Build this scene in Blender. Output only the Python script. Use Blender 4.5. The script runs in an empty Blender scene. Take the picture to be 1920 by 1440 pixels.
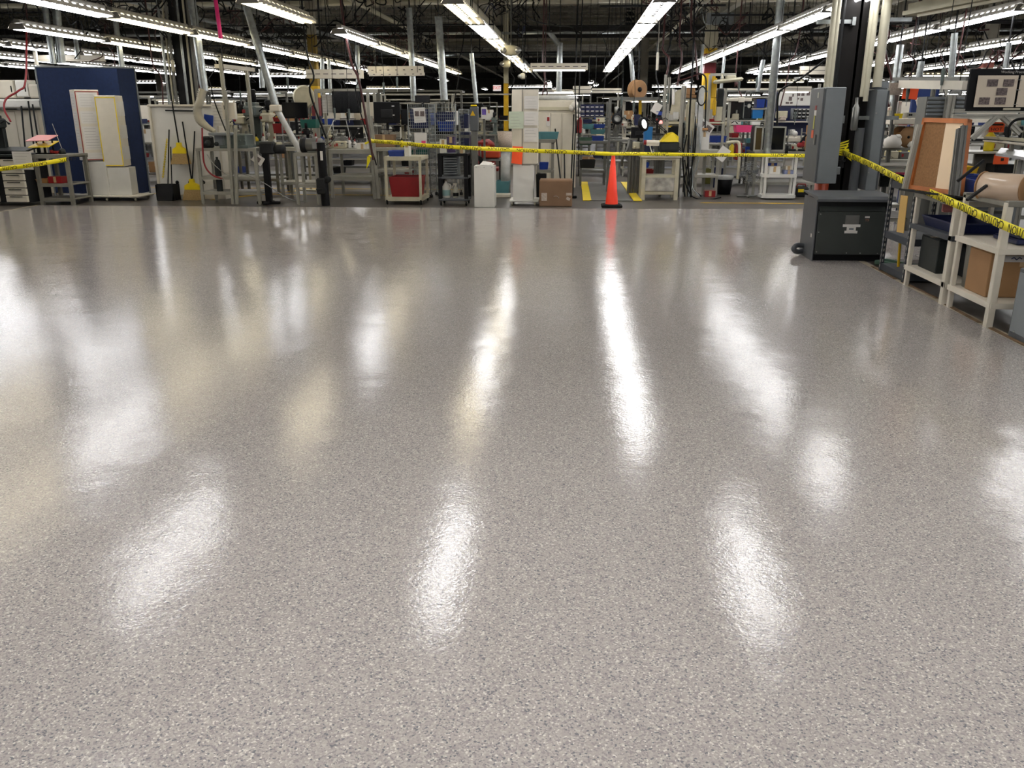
import bpy, math, random
from mathutils import Vector, Matrix
RND = random.Random(11)
COL = bpy.context.scene.collection
SC = bpy.context.scene
PI = math.pi
# ---------------------------------------------------------------- camera
FPX = 1580.0; CH = 1.6; TH = math.atan(508/1580); AL = math.radians(3.96)
def ray(px, py):
    x = (px-960)/FPX; y = -(py-720)/FPX
    fw = math.cos(TH)+y*math.sin(TH); up = -math.sin(TH)+y*math.cos(TH)
    return Vector((x*math.cos(AL)-fw*math.sin(AL), x*math.sin(AL)+fw*math.cos(AL), up))
def aty(px, py, Y):
    r = ray(px, py); t = Y/r.y; return Vector((r.x*t, Y, CH+r.z*t))
def atx(px, py, X):
    r = ray(px, py); t = X/r.x; return Vector((X, r.y*t, CH+r.z*t))
def atz(px, py, z=0):
    r = ray(px, py); t = (z-CH)/r.z; return Vector((r.x*t, r.y*t, z))
cam_d = bpy.data.cameras.new('camera'); cam = bpy.data.objects.new('camera', cam_d); COL.objects.link(cam)
cam_d.sensor_width = 36; cam_d.sensor_fit = 'HORIZONTAL'; cam_d.lens = FPX/1920*36
cam_d.clip_start = .05; cam_d.clip_end = 400
cam.location = (0, 0, CH); cam.rotation_euler = (PI/2-TH, 0, AL)
SC.camera = cam
SC.view_settings.view_transform = 'Standard'; SC.view_settings.look = 'None'
SC.view_settings.gamma = 1; SC.view_settings.use_curve_mapping = False
SC.view_settings.exposure = 0.28
# ---------------------------------------------------------------- materials
def lin(h):
    h = h.lstrip('#'); c = [int(h[i:i+2], 16)/255 for i in (0, 2, 4)]
    return tuple((v/12.92 if v <= .04045 else ((v+.055)/1.055)**2.4) for v in c)+(1,)
MATS = {}
def mat(name, col, rough=.5, metal=0, var=.12, scale=6, emit=0, alpha=1, trans=0, bump=0, spec=.5, detail=4):
    if name in MATS: return MATS[name]
    m = bpy.data.materials.new(name); m.use_nodes = True; nt = m.node_tree; b = nt.nodes['Principled BSDF']
    c = lin(col)
    b.inputs['Roughness'].default_value = rough; b.inputs['Metallic'].default_value = metal
    b.inputs['Specular IOR Level'].default_value = spec
    if trans: b.inputs['Transmission Weight'].default_value = trans
    if alpha < 1: b.inputs['Alpha'].default_value = alpha
    if emit:
        b.inputs['Base Color'].default_value = c
        b.inputs['Emission Color'].default_value = c; b.inputs['Emission Strength'].default_value = emit
    else:
        tc = nt.nodes.new('ShaderNodeTexCoord'); n = nt.nodes.new('ShaderNodeTexNoise'); n.inputs['Scale'].default_value = scale
        n.inputs['Detail'].default_value = detail
        r = nt.nodes.new('ShaderNodeValToRGB'); r.color_ramp.elements[0].position = .3; r.color_ramp.elements[1].position = .7
        r.color_ramp.elements[0].color = tuple(v*(1-var) for v in c[:3])+(1,)
        r.color_ramp.elements[1].color = tuple(min(1, v*(1+var*.6)) for v in c[:3])+(1,)
        nt.links.new(tc.outputs['Object'], n.inputs['Vector']); nt.links.new(n.outputs['Fac'], r.inputs['Fac'])
        nt.links.new(r.outputs['Color'], b.inputs['Base Color'])
        if bump:
            bp = nt.nodes.new('ShaderNodeBump'); bp.inputs['Strength'].default_value = bump; bp.inputs['Distance'].default_value = .01
            nt.links.new(n.outputs['Fac'], bp.inputs['Height']); nt.links.new(bp.outputs['Normal'], b.inputs['Normal'])
    MATS[name] = m; return m
alu = mat('extruded_aluminium', '#a5a398', .38, .35)
alud = mat('grey_aluminium', '#6e6e69', .45, .4)
galv = mat('galvanised_steel', '#9ea3a2', .34, .85, .25, 14)
steel = mat('brushed_steel', '#9a9a96', .35, .8)
white = mat('white_paint', '#cdc6b6', .5, 0, .06)
white2 = mat('white_melamine', '#d3d1ca', .4, 0, .04)
cream = mat('cream_paint', '#b8b29a', .5, 0, .12, 9)
creamd = mat('pale_grey_paint', '#7c796f', .5, 0, .12, 9)
paper = mat('white_paper', '#cfccc6', .8, 0, .04)
papergr = mat('pale_green_paper', '#b9c4ae', .8, 0, .05)
black = mat('black_plastic', '#0e0e10', .55, 0, .2, spec=.2)
blacks = mat('black_gloss_screen', '#0d0e11', .15, 0, .05)
dark = mat('dark_steel', '#1e1f20', .55, 0, .25, spec=.25)
char = mat('charcoal_machine_paint', '#272b2a', .5, 0, .3, spec=.25)
gmach = mat('grey_machine_paint', '#56605c', .5, .1, .25)
green = mat('machine_green_paint', '#3d5a4a', .5, .1, .25)
navy = mat('navy_fabric', '#122549', .9, 0, .15, 20, bump=.2)
blue = mat('blue_plastic', '#1c3a8c', .4, 0, .12)
blued = mat('dark_blue_plastic', '#151f48', .4, 0, .12)
sky = mat('bright_blue_plastic', '#1f6fae', .4, 0, .1)
teal = mat('teal_plastic', '#4c7f86', .45, 0, .12)
tealg = mat('teal_green_plastic', '#1d5a50', .45, 0, .15)
red = mat('red_plastic', '#861014', .45, 0, .1)
redp = mat('red_paint', '#8c1a16', .5, 0, .2)
redhose = mat('dark_red_rubber', '#3f1411', .5, 0, .1)
orange = mat('orange_paper', '#ff5a28', .7, 0, .05)
coneo = mat('fluorescent_orange_plastic', '#ff3a14', .45, 0, .04)
yellow = mat('yellow_paint', '#cfa50a', .5, 0, .12)
yel = mat('yellow_plastic', '#e3c814', .45, 0, .08)
tapey = mat('yellow_barrier_film', '#f3e312', .4, 0, .05)
tapeb = mat('black_ink', '#15130c', .7, 0, 0)
straw = mat('straw_bristles', '#a98d5d', .9, 0, .3, 90, bump=.4)
card = mat('brown_cardboard', '#7f634a', .85, 0, .08, 5)
card2 = mat('tan_cardboard', '#99744e', .85, 0, .08, 5)
wood = mat('orange_varnished_wood', '#b46a35', .5, 0, .2, 8)
cork = mat('cork_board', '#8c6640', .9, 0, .2, 60)
ply = mat('pale_plywood', '#a87b4c', .7, 0, .2, 7)
hard = mat('pale_cream_board', '#e6cdaa', .7, 0, .04)
gpaint = mat('grey_enamel', '#7a7f82', .45, .1, .06)
gpaintd = mat('dark_grey_enamel', '#54575a', .45, .1, .08)
trafo = mat('green_grey_enamel', '#3b3f3c', .45, .1, .08)
slate = mat('slate_shelf_paint', '#3c4045', .5, .1, .1)
rubber = mat('black_rubber', '#101010', .7, 0, .1, spec=.2)
hose = mat('off_white_ribbed_hose', '#aba592', .55, 0, .1)
conduit = mat('cream_conduit', '#b9b49e', .45, .1, .08)
cablek = mat('black_cable', '#0e0e0e', .6, 0, .1, spec=.2)
pink = mat('pink_plastic', '#e8457e', .5, 0, .05)
pinkt = mat('magenta_ribbon', '#e01f78', .6, 0, .05)
pinkp = mat('pale_pink_plastic', '#d98d88', .5, 0, .05)
orangep = mat('orange_plastic', '#c2401a', .5, 0, .1)
potr = mat('rust_orange_paint', '#9c3a1a', .5, 0, .15)
filmm = mat('wrapped_film_roll', '#c9b39c', .18, 0, .06)
cloth = mat('white_cloth', '#d4d0c8', .9, 0, .05)
glassy = mat('cloudy_plastic_bag', '#b9bab6', .2, 0, .2, 8)
brickred = mat('maroon_paint', '#6d1c22', .5, 0, .1)
colgrey = mat('column_grey_paint', '#8c877b', .6, 0, .12)
darkcol = mat('dark_brown_steel', '#120f0d', .7, 0, .25, 4, spec=.25)
photo1 = mat('printed_photographs', '#6b5f5c', .7, 0, .7, 60)
sticker = mat('printed_sticker', '#b6a89a', .6, 0, .25, 60)
orsign = mat('orange_sign_face', '#e8551a', .6, 0, .05)
signw = mat('lit_exit_face', '#f2e6e0', .5, emit=.6)
signr = mat('lit_exit_letters', '#d8231c', .5, emit=.5)
lampw = mat('magnifier_ring_light', '#ffffff', .5, emit=5)
ledb = mat('small_blue_screen', '#5f9ed8', .5, emit=.8)
TUBE = mat('cool_white_tube', '#fcfcff', .4, emit=19.0)
TUBEW = mat('warm_white_tube', '#fff3d2', .4, emit=9.0)
TASK = mat('task_light_tube', '#fffaf0', .4, emit=4.5)
refl = mat('white_reflector_enamel', '#e6e3dc', .4, 0, .02)
fixt = mat('grey_light_housing', '#807d76', .5, .1, .05)

def floor_mat():
    m = bpy.data.materials.new('epoxy_flake_floor'); m.use_nodes = True; nt = m.node_tree; N = nt.nodes; L = nt.links
    b = N['Principled BSDF']; tc = N.new('ShaderNodeTexCoord')
    v = N.new('ShaderNodeTexVoronoi'); v.inputs['Scale'].default_value = 190; L.new(tc.outputs['Object'], v.inputs['Vector'])
    r = N.new('ShaderNodeValToRGB'); cr = r.color_ramp; cr.interpolation = 'CONSTANT'
    cr.elements[0].position = 0; cr.elements[0].color = lin('#77767a')
    cr.elements[1].position = .07; cr.elements[1].color = lin('#958f8e')
    for p, c in ((.28, '#a69f9b'), (.6, '#aea7a2'), (.82, '#b8b2ab'), (.94, '#d0cbc3')):
        e = cr.elements.new(p); e.color = lin(c)
    sep = N.new('ShaderNodeSeparateColor'); L.new(v.outputs['Color'], sep.inputs['Color']); L.new(sep.outputs[0], r.inputs['Fac'])
    n2 = N.new('ShaderNodeTexNoise'); n2.inputs['Scale'].default_value = 1.3; n2.inputs['Detail'].default_value = 5; L.new(tc.outputs['Object'], n2.inputs['Vector'])
    mr = N.new('ShaderNodeMapRange'); mr.inputs['To Min'].default_value = .93; mr.inputs['To Max'].default_value = 1.07; L.new(n2.outputs['Fac'], mr.inputs['Value'])
    mx = N.new('ShaderNodeMix'); mx.data_type = 'RGBA'; mx.blend_type = 'MULTIPLY'; mx.inputs['Factor'].default_value = 1
    L.new(r.outputs['Color'], mx.inputs['A']); L.new(mr.outputs['Result'], mx.inputs['B']); L.new(mx.outputs['Result'], b.inputs['Base Color'])
    n = N.new('ShaderNodeTexNoise'); n.inputs['Scale'].default_value = 72; n.inputs['Detail'].default_value = 3; L.new(tc.outputs['Object'], n.inputs['Vector'])
    bp = N.new('ShaderNodeBump'); bp.inputs['Strength'].default_value = .9; bp.inputs['Distance'].default_value = .0009
    L.new(n.outputs['Fac'], bp.inputs['Height'])
    n3 = N.new('ShaderNodeTexNoise'); n3.inputs['Scale'].default_value = 2.2; n3.inputs['Detail'].default_value = 3; L.new(tc.outputs['Object'], n3.inputs['Vector'])
    bp2 = N.new('ShaderNodeBump'); bp2.inputs['Strength'].default_value = .8; bp2.inputs['Distance'].default_value = .006
    L.new(n3.outputs['Fac'], bp2.inputs['Height']); L.new(bp.outputs['Normal'], bp2.inputs['Normal']); L.new(bp2.outputs['Normal'], b.inputs['Normal'])
    b.inputs['Roughness'].default_value = .095; b.inputs['Specular IOR Level'].default_value = .5
    return m
epoxy = floor_mat()
concrete = mat('worn_concrete', '#514c46', .35, 0, .22, 1.5, bump=.02, detail=8)
matfloor = mat('grey_rubber_matting', '#5d5c58', .7, 0, .15, 10)
deckm = mat('grey_roof_deck', '#d2cfc2', .8, 0, .2, 1.2)
joistm = mat('grey_joist_paint', '#b8b4a6', .7, .1, .2)
wallm = mat('grey_block_wall', '#8c897f', .8, 0, .2, .8)
beamd = mat('dark_girder_paint', '#26221f', .7, 0, .2)

# ---------------------------------------------------------------- mesh builder
def frame_of(d):
    d = d.normalized(); a = Vector((0, 0, 1)) if abs(d.z) < .95 else Vector((0, 1, 0))
    u = d.cross(a).normalized(); return u, d.cross(u).normalized()
class MB:
    def __init__(s): s.v = []; s.f = []; s.sm = []
    def add(s, vs, fs, smooth=False, ctr=None):
        o = len(s.v); s.v += [Vector(v) for v in vs]
        for f in fs: s.f.append([i+o for i in f]); s.sm.append(smooth)
        return s
    def box(s, c, d, b=0, rz=0, rx=0, ry=0):
        c = Vector(c); hx, hy, hz = d[0]/2, d[1]/2, d[2]/2; b = min(b, hx*.9, hy*.9, hz*.9)
        M = Matrix.Rotation(rz, 3, 'Z') @ Matrix.Rotation(ry, 3, 'Y') @ Matrix.Rotation(rx, 3, 'X')
        S = (-1, 1)
        if b <= 0:
            vs = [Vector((x*hx, y*hy, z*hz)) for x in S for y in S for z in S]
            fs = [(0, 1, 3, 2), (4, 6, 7, 5), (0, 4, 5, 1), (2, 3, 7, 6), (0, 2, 6, 4), (1, 5, 7, 3)]
        else:
            vs = []; I = {}
            for x in S:
                for y in S:
                    for z in S:
                        for k, v in enumerate(((x*hx, y*(hy-b), z*(hz-b)), (x*(hx-b), y*hy, z*(hz-b)), (x*(hx-b), y*(hy-b), z*hz))):
                            I[(x, y, z, k)] = len(vs); vs.append(Vector(v))
            fs = []
            for q in S:
                fs.append([I[(q, -1, -1, 0)], I[(q, 1, -1, 0)], I[(q, 1, 1, 0)], I[(q, -1, 1, 0)]])
                fs.append([I[(-1, q, -1, 1)], I[(1, q, -1, 1)], I[(1, q, 1, 1)], I[(-1, q, 1, 1)]])
                fs.append([I[(-1, -1, q, 2)], I[(1, -1, q, 2)], I[(1, 1, q, 2)], I[(-1, 1, q, 2)]])
                for w in S:
                    fs.append([I[(q, w, -1, 0)], I[(q, w, 1, 0)], I[(q, w, 1, 1)], I[(q, w, -1, 1)]])
                    fs.append([I[(q, -1, w, 0)], I[(q, 1, w, 0)], I[(q, 1, w, 2)], I[(q, -1, w, 2)]])
                    fs.append([I[(-1, q, w, 1)], I[(1, q, w, 1)], I[(1, q, w, 2)], I[(-1, q, w, 2)]])
                    for z in S: fs.append([I[(q, w, z, 0)], I[(q, w, z, 1)], I[(q, w, z, 2)]])
            g = []
            for f in fs:
                p = [vs[i] for i in f]; n = (p[1]-p[0]).cross(p[2]-p[0]); m = sum(p, Vector())/len(p)
                g.append(f if n.dot(m) > 0 else f[::-1])
            fs = g
        return s.add([c+M@v for v in vs], fs)
    def span(s, x0, x1, y0, y1, z0, z1, b=0): return s.box(((x0+x1)/2, (y0+y1)/2, (z0+z1)/2), (abs(x1-x0), abs(y1-y0), abs(z1-z0)), b)
    def beam(s, p, q, w, h=None, up=None):
        p = Vector(p); q = Vector(q); h = h or w; d = q-p; u, v = frame_of(d)
        vs = [a+u*(x*w/2)+v*(y*h/2) for a in (p, q) for x, y in ((-1, -1), (1, -1), (1, 1), (-1, 1))]
        return s.add(vs, [(0, 3, 2, 1), (4, 5, 6, 7), (0, 1, 5, 4), (1, 2, 6, 5), (2, 3, 7, 6), (3, 0, 4, 7)])
    def prof(s, p, q, w):                      # slotted aluminium extrusion
        p = Vector(p); q = Vector(q); u, v = frame_of(q-p); a = w/2; g = w*.13; t = w*.16
        pts = [(-a, -a), (-g, -a), (-g, -a+t), (g, -a+t), (g, -a), (a, -a), (a, -g), (a-t, -g), (a-t, g), (a, g), (a, a), (g, a), (g, a-t), (-g, a-t), (-g, a), (-a, a), (-a, g), (-a+t, g), (-a+t, -g), (-a, -g)]
        n = len(pts); vs = [c+u*x+v*y for c in (p, q) for x, y in pts]
        return s.add(vs, [[i, (i+1) % n, n+(i+1) % n, n+i] for i in range(n)]+[list(range(n))[::-1], list(range(n, 2*n))])
    def tube(s, pts, r, n=8, cap=True, cyc=False):
        pts = [Vector(p) for p in pts]; m = len(pts); vs = []; rs = r if isinstance(r, (list, tuple)) else [r]*m
        u = None
        for i, p in enumerate(pts):
            d = (pts[(i+1) % m] if (i < m-1 or cyc) else p)-(pts[i-1] if (i > 0 or cyc) else p)
            d = d.normalized() if d.length > 1e-9 else Vector((0, 0, 1))
            if u is None: u, v = frame_of(d)
            else:
                u = (u-d*u.dot(d)); u = u.normalized() if u.length > 1e-6 else frame_of(d)[0]; v = d.cross(u).normalized()
            for k in range(n):
                a = 2*PI*k/n; vs.append(p+(u*math.cos(a)+v*math.sin(a))*rs[i])
        fs = []
        for i in range(m if cyc else m-1):
            j = (i+1) % m
            for k in range(n): fs.append((i*n+k, i*n+(k+1) % n, j*n+(k+1) % n, j*n+k))
        s.add(vs, fs, True)
        if cap and not cyc: s.add(vs[:n], [tuple(range(n))[::-1]]); s.add(vs[-n:], [tuple(range(n))])
        return s
    def lathe(s, prof, c=(0, 0, 0), n=24, axis='Z', rot=None, flat=False):
        c = Vector(c); vs = []; m = len(prof)
        for (r, z) in prof:
            for k in range(n):
                a = 2*PI*k/n; p = Vector((r*math.cos(a), r*math.sin(a), z))
                if axis == 'X': p = Vector((p.z, p.x, p.y))
                if axis == 'Y': p = Vector((p.x, p.z, p.y))
                if rot: p = rot @ p
                vs.append(c+p)
        fs = [(i*n+k, i*n+(k+1) % n, (i+1)*n+(k+1) % n, (i+1)*n+k) for i in range(m-1) for k in range(n)]
        return s.add(vs, fs, not flat)
    def plate(s, pts, th, n=None):
        pts = [Vector(p) for p in pts]; n = n or (pts[1]-pts[0]).cross(pts[2]-pts[0]).normalized(); m = len(pts)
        return s.add(pts+[p+n*th for p in pts], [list(range(m))[::-1], list(range(m, 2*m))]+[[i, (i+1) % m, m+(i+1) % m, m+i] for i in range(m)])
    def mesh(s, name, m, off=None):
        me = bpy.data.meshes.new(name); vs = [v-off for v in s.v] if off else s.v
        me.from_pydata([tuple(v) for v in vs], [], s.f); me.polygons.foreach_set('use_smooth', s.sm)
        me.materials.append(m); me.validate(); me.update(); return me
def smooth_path(pts, k=6):
    pts = [Vector(p) for p in pts]; out = []
    P = [pts[0]*2-pts[1]]+pts+[pts[-1]*2-pts[-2]]
    for i in range(1, len(P)-2):
        a, b, c, d = P[i-1:i+3]
        for j in range(k):
            t = j/k; out.append(.5*((2*b)+(c-a)*t+(2*a-5*b+4*c-d)*t*t+(3*b-a-3*c+d)*t**3))
    return out+[pts[-1]]

class T:                                        # one thing; parts given in world (w=True) or local coordinates
    def __init__(s, name, label, cat, loc=(0, 0, 0), rz=0, group=None, w=False):
        s.o = bpy.data.objects.new(name, None); COL.objects.link(s.o); s.o.empty_display_size = .1
        s.loc = Vector(loc); s.o.location = s.loc; s.o.rotation_euler = (0, 0, rz); s.w = w
        s.o['label'] = label; s.o['category'] = cat
        if group: s.o['group'] = group
    def p(s, name, mb, m, label=None, par=None):
        o = bpy.data.objects.new(name, mb.mesh(name, m, s.loc if s.w else None)); COL.objects.link(o)
        o.parent = par or s.o
        if label: o['label'] = label
        return o
def solo(name, mb, m, label, cat, group=None, loc=None):
    vs = mb.v
    if loc is None:
        xs = [v.x for v in vs]; ys = [v.y for v in vs]; zs = [v.z for v in vs]
        loc = Vector(((min(xs)+max(xs))/2, (min(ys)+max(ys))/2, min(zs)))
    o = bpy.data.objects.new(name, mb.mesh(name, m, Vector(loc))); COL.objects.link(o); o.location = loc
    o['label'] = label; o['category'] = cat
    if group: o['group'] = group
    return o
def struct(name, mb, m, kind='structure'):
    o = bpy.data.objects.new(name, mb.mesh(name, m)); COL.objects.link(o); o['kind'] = kind; return o
def dup(root, loc, rz=None, label=None, group=None):
    if isinstance(root, T): root = root.o
    r = root.copy(); COL.objects.link(r); r.location = loc
    if rz is not None: r.rotation_euler = (0, 0, rz)
    if label: r['label'] = label
    if group: r['group'] = group
    for ch in list(root.children):
        c = ch.copy(); COL.objects.link(c); c.parent = r
        for g in list(ch.children):
            d = g.copy(); COL.objects.link(d); d.parent = c
    return r
TXT = {}
def text_mesh(t, size, m, ext=.001):
    k = (t, m.name)
    if k in TXT: return TXT[k]
    cu = bpy.data.curves.new('lettering', 'FONT'); cu.body = t; cu.size = size; cu.extrude = ext; cu.align_x = 'CENTER'; cu.align_y = 'CENTER'; cu.resolution_u = 2
    o = bpy.data.objects.new('lettering', cu); COL.objects.link(o)
    dg = bpy.context.evaluated_depsgraph_get(); me = bpy.data.meshes.new_from_object(o.evaluated_get(dg))
    bpy.data.objects.remove(o); me.materials.clear(); me.materials.append(m); TXT[k] = me; return me
def text(par, t, size, loc, m, rot=(PI/2, 0, 0), name='lettering', sx=1):
    o = bpy.data.objects.new(name, text_mesh(t, size, m)); COL.objects.link(o); o.parent = par
    o.location = loc; o.rotation_euler = rot; o.scale = (sx, 1, 1); return o
# ================================================================ SHELL
EDGE_X, EDGE_Y = 3.25, 15.03
m = MB(); pts = [(-9.65, -12, 0), (3.25, -12, 0), (3.25, 9.9, 0), (5.6, 9.9, 0), (5.6, 15.3, 0), (4.3, 15.3, 0), (1.2, 15.08, 0), (-4.4, 14.98, 0), (-9.65, 14.93, 0)]
m.plate(pts, .006); struct('floor', m, epoxy)
m = MB(); m.span(-45, 40, -14, 110, -.2, 0); struct('floor_slab', m, concrete)
m = MB()                                          # worn edge strips around the new coating
m.span(3.25, 3.33, -12, 9.9, 0, .004); struct('trim_1', m, mat('dusty_edge_strip', '#a09580', .8, 0, .35, 6))
m = MB(); m.span(-9.73, -9.65, -12, 14.93, 0, .004); struct('trim_2', m, MATS['dusty_edge_strip'])
m = MB()
for i in range(9):
    y0 = 1.2+i*.93; m.box((3.29+.015*math.sin(i*2), y0+.4, .008), (.035, .75, .006), .002, rz=.03*math.sin(i*3))
struct('trim_3', m, mat('brown_masking_tape', '#6b5236', .8, 0, .3, 12))
m = MB(); m.span(-45, 40, -14, 110, 6.0, 6.2); struct('ceiling', m, deckm)
for i, (a, b) in enumerate((((-45, -14), (-45, 110)), ((40, -14), (40, 110)), ((-45, 110), (40, 110)), ((-45, -14), (40, -14)))):
    m = MB(); m.span(min(a[0], b[0])-.1, max(a[0], b[0])+.1, min(a[1], b[1])-.1, max(a[1], b[1])+.1, 0, 6.1)
    struct(('wall_left', 'wall_right', 'wall_back', 'wall_front')[i], m, wallm)
# roof deck ribs, open-web joists and girders
m = MB()
for i in range(70): m.span(-45, 40, 20+i*1.2, 20.25+i*1.2, 5.93, 6.0)
struct('ceiling_rib', m, deckm)
jm = MB(); x = -42
jm.span(-42, 38, -.05, .05, 5.86, 5.93); jm.span(-42, 38, -.04, .04, 5.17, 5.22)
while x < 38:
    jm.beam((x, 0, 5.2), (x+.6, 0, 5.88), .035); jm.beam((x+.6, 0, 5.88), (x+1.2, 0, 5.2), .035); x += 1.2
y = 20; k = 0; first = None
while y < 78:
    if first is None: first = struct('roof_joist', jm, joistm); first.location = (0, y, 0)
    else: o = first.copy(); COL.objects.link(o); o.location = (0, y, 0)
    y += 2.0
for yy in (14.2, 32, 50, 68):
    m = MB(); m.span(-42, 38, yy-.13, yy+.13, 4.12, 4.16); m.span(-42, 38, yy-.02, yy+.02, 4.14, 4.5); m.span(-42, 38, yy-.13, yy+.13, 4.48, 4.52)
    if yy > 20: struct('roof_girder', m, beamd)
for xx in (-14.5, -2.7, 4.7, 16):
    m = MB(); m.span(xx-.02, xx+.02, 20, 78, 4.62, 5.0); m.span(xx-.12, xx+.12, 20, 78, 4.6, 4.64); m.span(xx-.12, xx+.12, 20, 78, 4.98, 5.02)
    struct('roof_girder', m, joistm)
# yellow aisle lines and mats on the old concrete
def line(x0, x1, y0, y1, nm='painted_floor_line'):
    m = MB(); m.plate([(x0, y0, .003), (x1, y0, .003), (x1, y1, .003), (x0, y1, .003)], .002); struct(nm, m, yellow)
line(-12, -3.1, 17.3, 17.4); line(-12, -2.4, 18.75, 18.85); line(2.4, 5.2, 16.2, 16.28)
m = MB(); m.plate([(-7.0, 16.2, .004), (-6.9, 16.2, .004), (-5.6, 18.7, .004), (-5.7, 18.7, .004)], .002); struct('painted_floor_line', m, yellow)
m = MB(); a, b, c, d = [atz(*q) for q in ((1108, 376), (1175, 376), (1176, 336), (1117, 338))]
m.plate([(.35, 16.45, .004), (1.16, 16.45, .004), (1.16, 21, .004), (.35, 21, .004)], .012); solo('floor_mat', m, matfloor, 'grey rubber anti-fatigue mat between yellow edges behind the orange cone', 'floor mat')
for x0 in (.22, 1.18):
    m = MB(); m.plate([(x0, 16.45, .006), (x0+.16, 16.45, .006), (x0+.16, 21, .006), (x0, 21, .006)], .012)
    struct('mat_edge_strip', m, yel)
# ================================================================ LIGHT FIXTURES
LROOT = {}
def fixture(kind, length, tube_m, name='fluorescent_light'):
    t = T(name, 'x', 'ceiling light'); L = length; h = L/2
    b = MB(); b.span(-.045, .045, -h, h, .1, .155, .008); t.p('housing', b, fixt)
    r = MB()                                    # slotted trough reflector
    n = int(L/.17); dy = L/n
    for s in (-1, 1):
        for (x0, z0, x1, z1) in ((.0, .095, .045, .094), (.088, .09, .098, .088), (.116, .066, .15, .02)):
            r.plate([(s*x0, -h, z0), (s*x1, -h, z1), (s*x1, h, z1), (s*x0, h, z0)], .003)
        for i in range(n):
            y0 = -h+i*dy; r.plate([(s*.045, y0, .094), (s*.088, y0, .09), (s*.088, y0+dy*.28, .09), (s*.045, y0+dy*.28, .094)], .003)
            r.plate([(s*.098, y0, .088), (s*.116, y0, .066), (s*.116, y0+dy*.5, .066), (s*.098, y0+dy*.5, .088)], .003)
    t.p('reflector', r, refl)
    for s in (-1, 1):
        u = MB(); u.tube([(s*.06, -h+.02, .012), (s*.06, h-.02, .012)], .019, 8); t.p('tube', u, tube_m)
    for s in (-1, 1):
        e = MB(); e.plate([(-.145, s*(h-.012), 0), (.145, s*(h-.012), 0), (.1, s*(h-.012), .09), (-.1, s*(h-.012), .09)], .01); t.p('end_cap', e, fixt)
    for s in (-1, 1):
        c = MB(); c.tube([(0, s*(h-.3), .14), (0, s*(h-.3), 3.0)], .006, 5); t.p('hanger', c, dark)
    return t
PROTO = {'c': fixture('c', 2.44, TUBE), 'w': fixture('w', 2.44, TUBEW)}
used = {'c': False, 'w': False}
def put_light(x, y, z, kind, label, group, rz=0):
    if not used[kind]:
        used[kind] = True; o = PROTO[kind].o; o.location = (x, y, z); o.rotation_euler = (0, 0, rz); o['label'] = label; o['group'] = group; return o
    return dup(PROTO[kind], (x, y, z), rz, label, group)
ORD = ['nearest', 'second', 'third', 'fourth', 'fifth', 'sixth', 'seventh', 'eighth', 'ninth', 'tenth', 'eleventh', 'twelfth']
rows = [(-16.2, 20.5, 5, 'far outer left'), (-13.8, 16.5, 6, 'sixth left'), (-11.35, 13.3, 7, 'fifth left'), (-8.87, 11.95, 8, 'fourth left'), (-6.55, 8.45, 9, 'third left'),
        (-3.98, 12.1, 8, 'second left'), (-1.50, 12.35, 7, 'first left of the central girder'), (1.07, 12.35, 8, 'first right of the central girder'),
        (3.40, 11.0, 8, 'second right'), (5.87, 11.0, 8, 'third right'), (8.40, 13.4, 7, 'fourth right'), (10.75, 17, 6, 'fifth right'), (13.2, 19.5, 5, 'outer right')]
for (x, y0, n, nm) in rows:
    y = y0
    for i in range(n):
        if nm == 'fourth left' and i == 1: y += .55
        if nm == 'second left' and i == 1: y += 1.6
        if y > 30: break
        k = 'w' if (x in (-1.5, -8.87) and i % 2 == 0) or (x in (-3.98, -6.55) and i % 3 != 1) else 'c'
        put_light(x, y+.03, 2.87, k, '%s suspended fluorescent strip in the %s light row' % (ORD[i], nm), 'fluorescent strips over the floor in long rows'); y += 2.62
# near row just above the picture; unseen rows behind it added for floor brightness
for x in (-4.2, -1.22, 1.9, 5.35, 8.6): put_light(x, 7.85, 2.87, 'c', 'suspended fluorescent strip just above the top edge of the picture', 'fluorescent strips outside the picture')  # the last strip, far right and unseen, is added to brighten that side
for i in range(7):
    for y in (3.2, .55, -2.1, -4.75, -7.4): put_light(-8.4+i*2.7, y, 2.87, 'c', 'unseen fluorescent strip added above and behind the viewer to light the floor', 'added fluorescent strips behind the viewer')
# cross rows in the far bays
for j, (yy, xs) in enumerate(((32.4, (-16, 18)), (40, (-20, 20)), (49, (-26, 24)), (60, (-30, 30)), (70, (-34, 34)))):
    x = xs[0]; i = 0
    while x < xs[1]:
        i += 1; skip = (-3.6 < x < 5.2 and j < 2) or RND.random() < (.6 if x < 3 else .3)
        if not skip: put_light(x, yy, 2.87+RND.uniform(-.05, .1), 'c' if RND.random() < .8 else 'w', 'distant fluorescent strip running crosswise in the %s far cross row' % ORD[j], 'distant crosswise strips, %s row' % ORD[j], PI/2)
        x += 2.62
for x in (-6.5, -1.5, 1.2, 6, 11, -12):
    for i in range(7):
        y = 38.5+i*5
        if RND.random() < .4: put_light(x+RND.uniform(-.3, .3), y, 3.1+.02*i, 'c', 'distant fluorescent strip running lengthwise in the far bays', 'distant lengthwise strips in the far bays')
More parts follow.
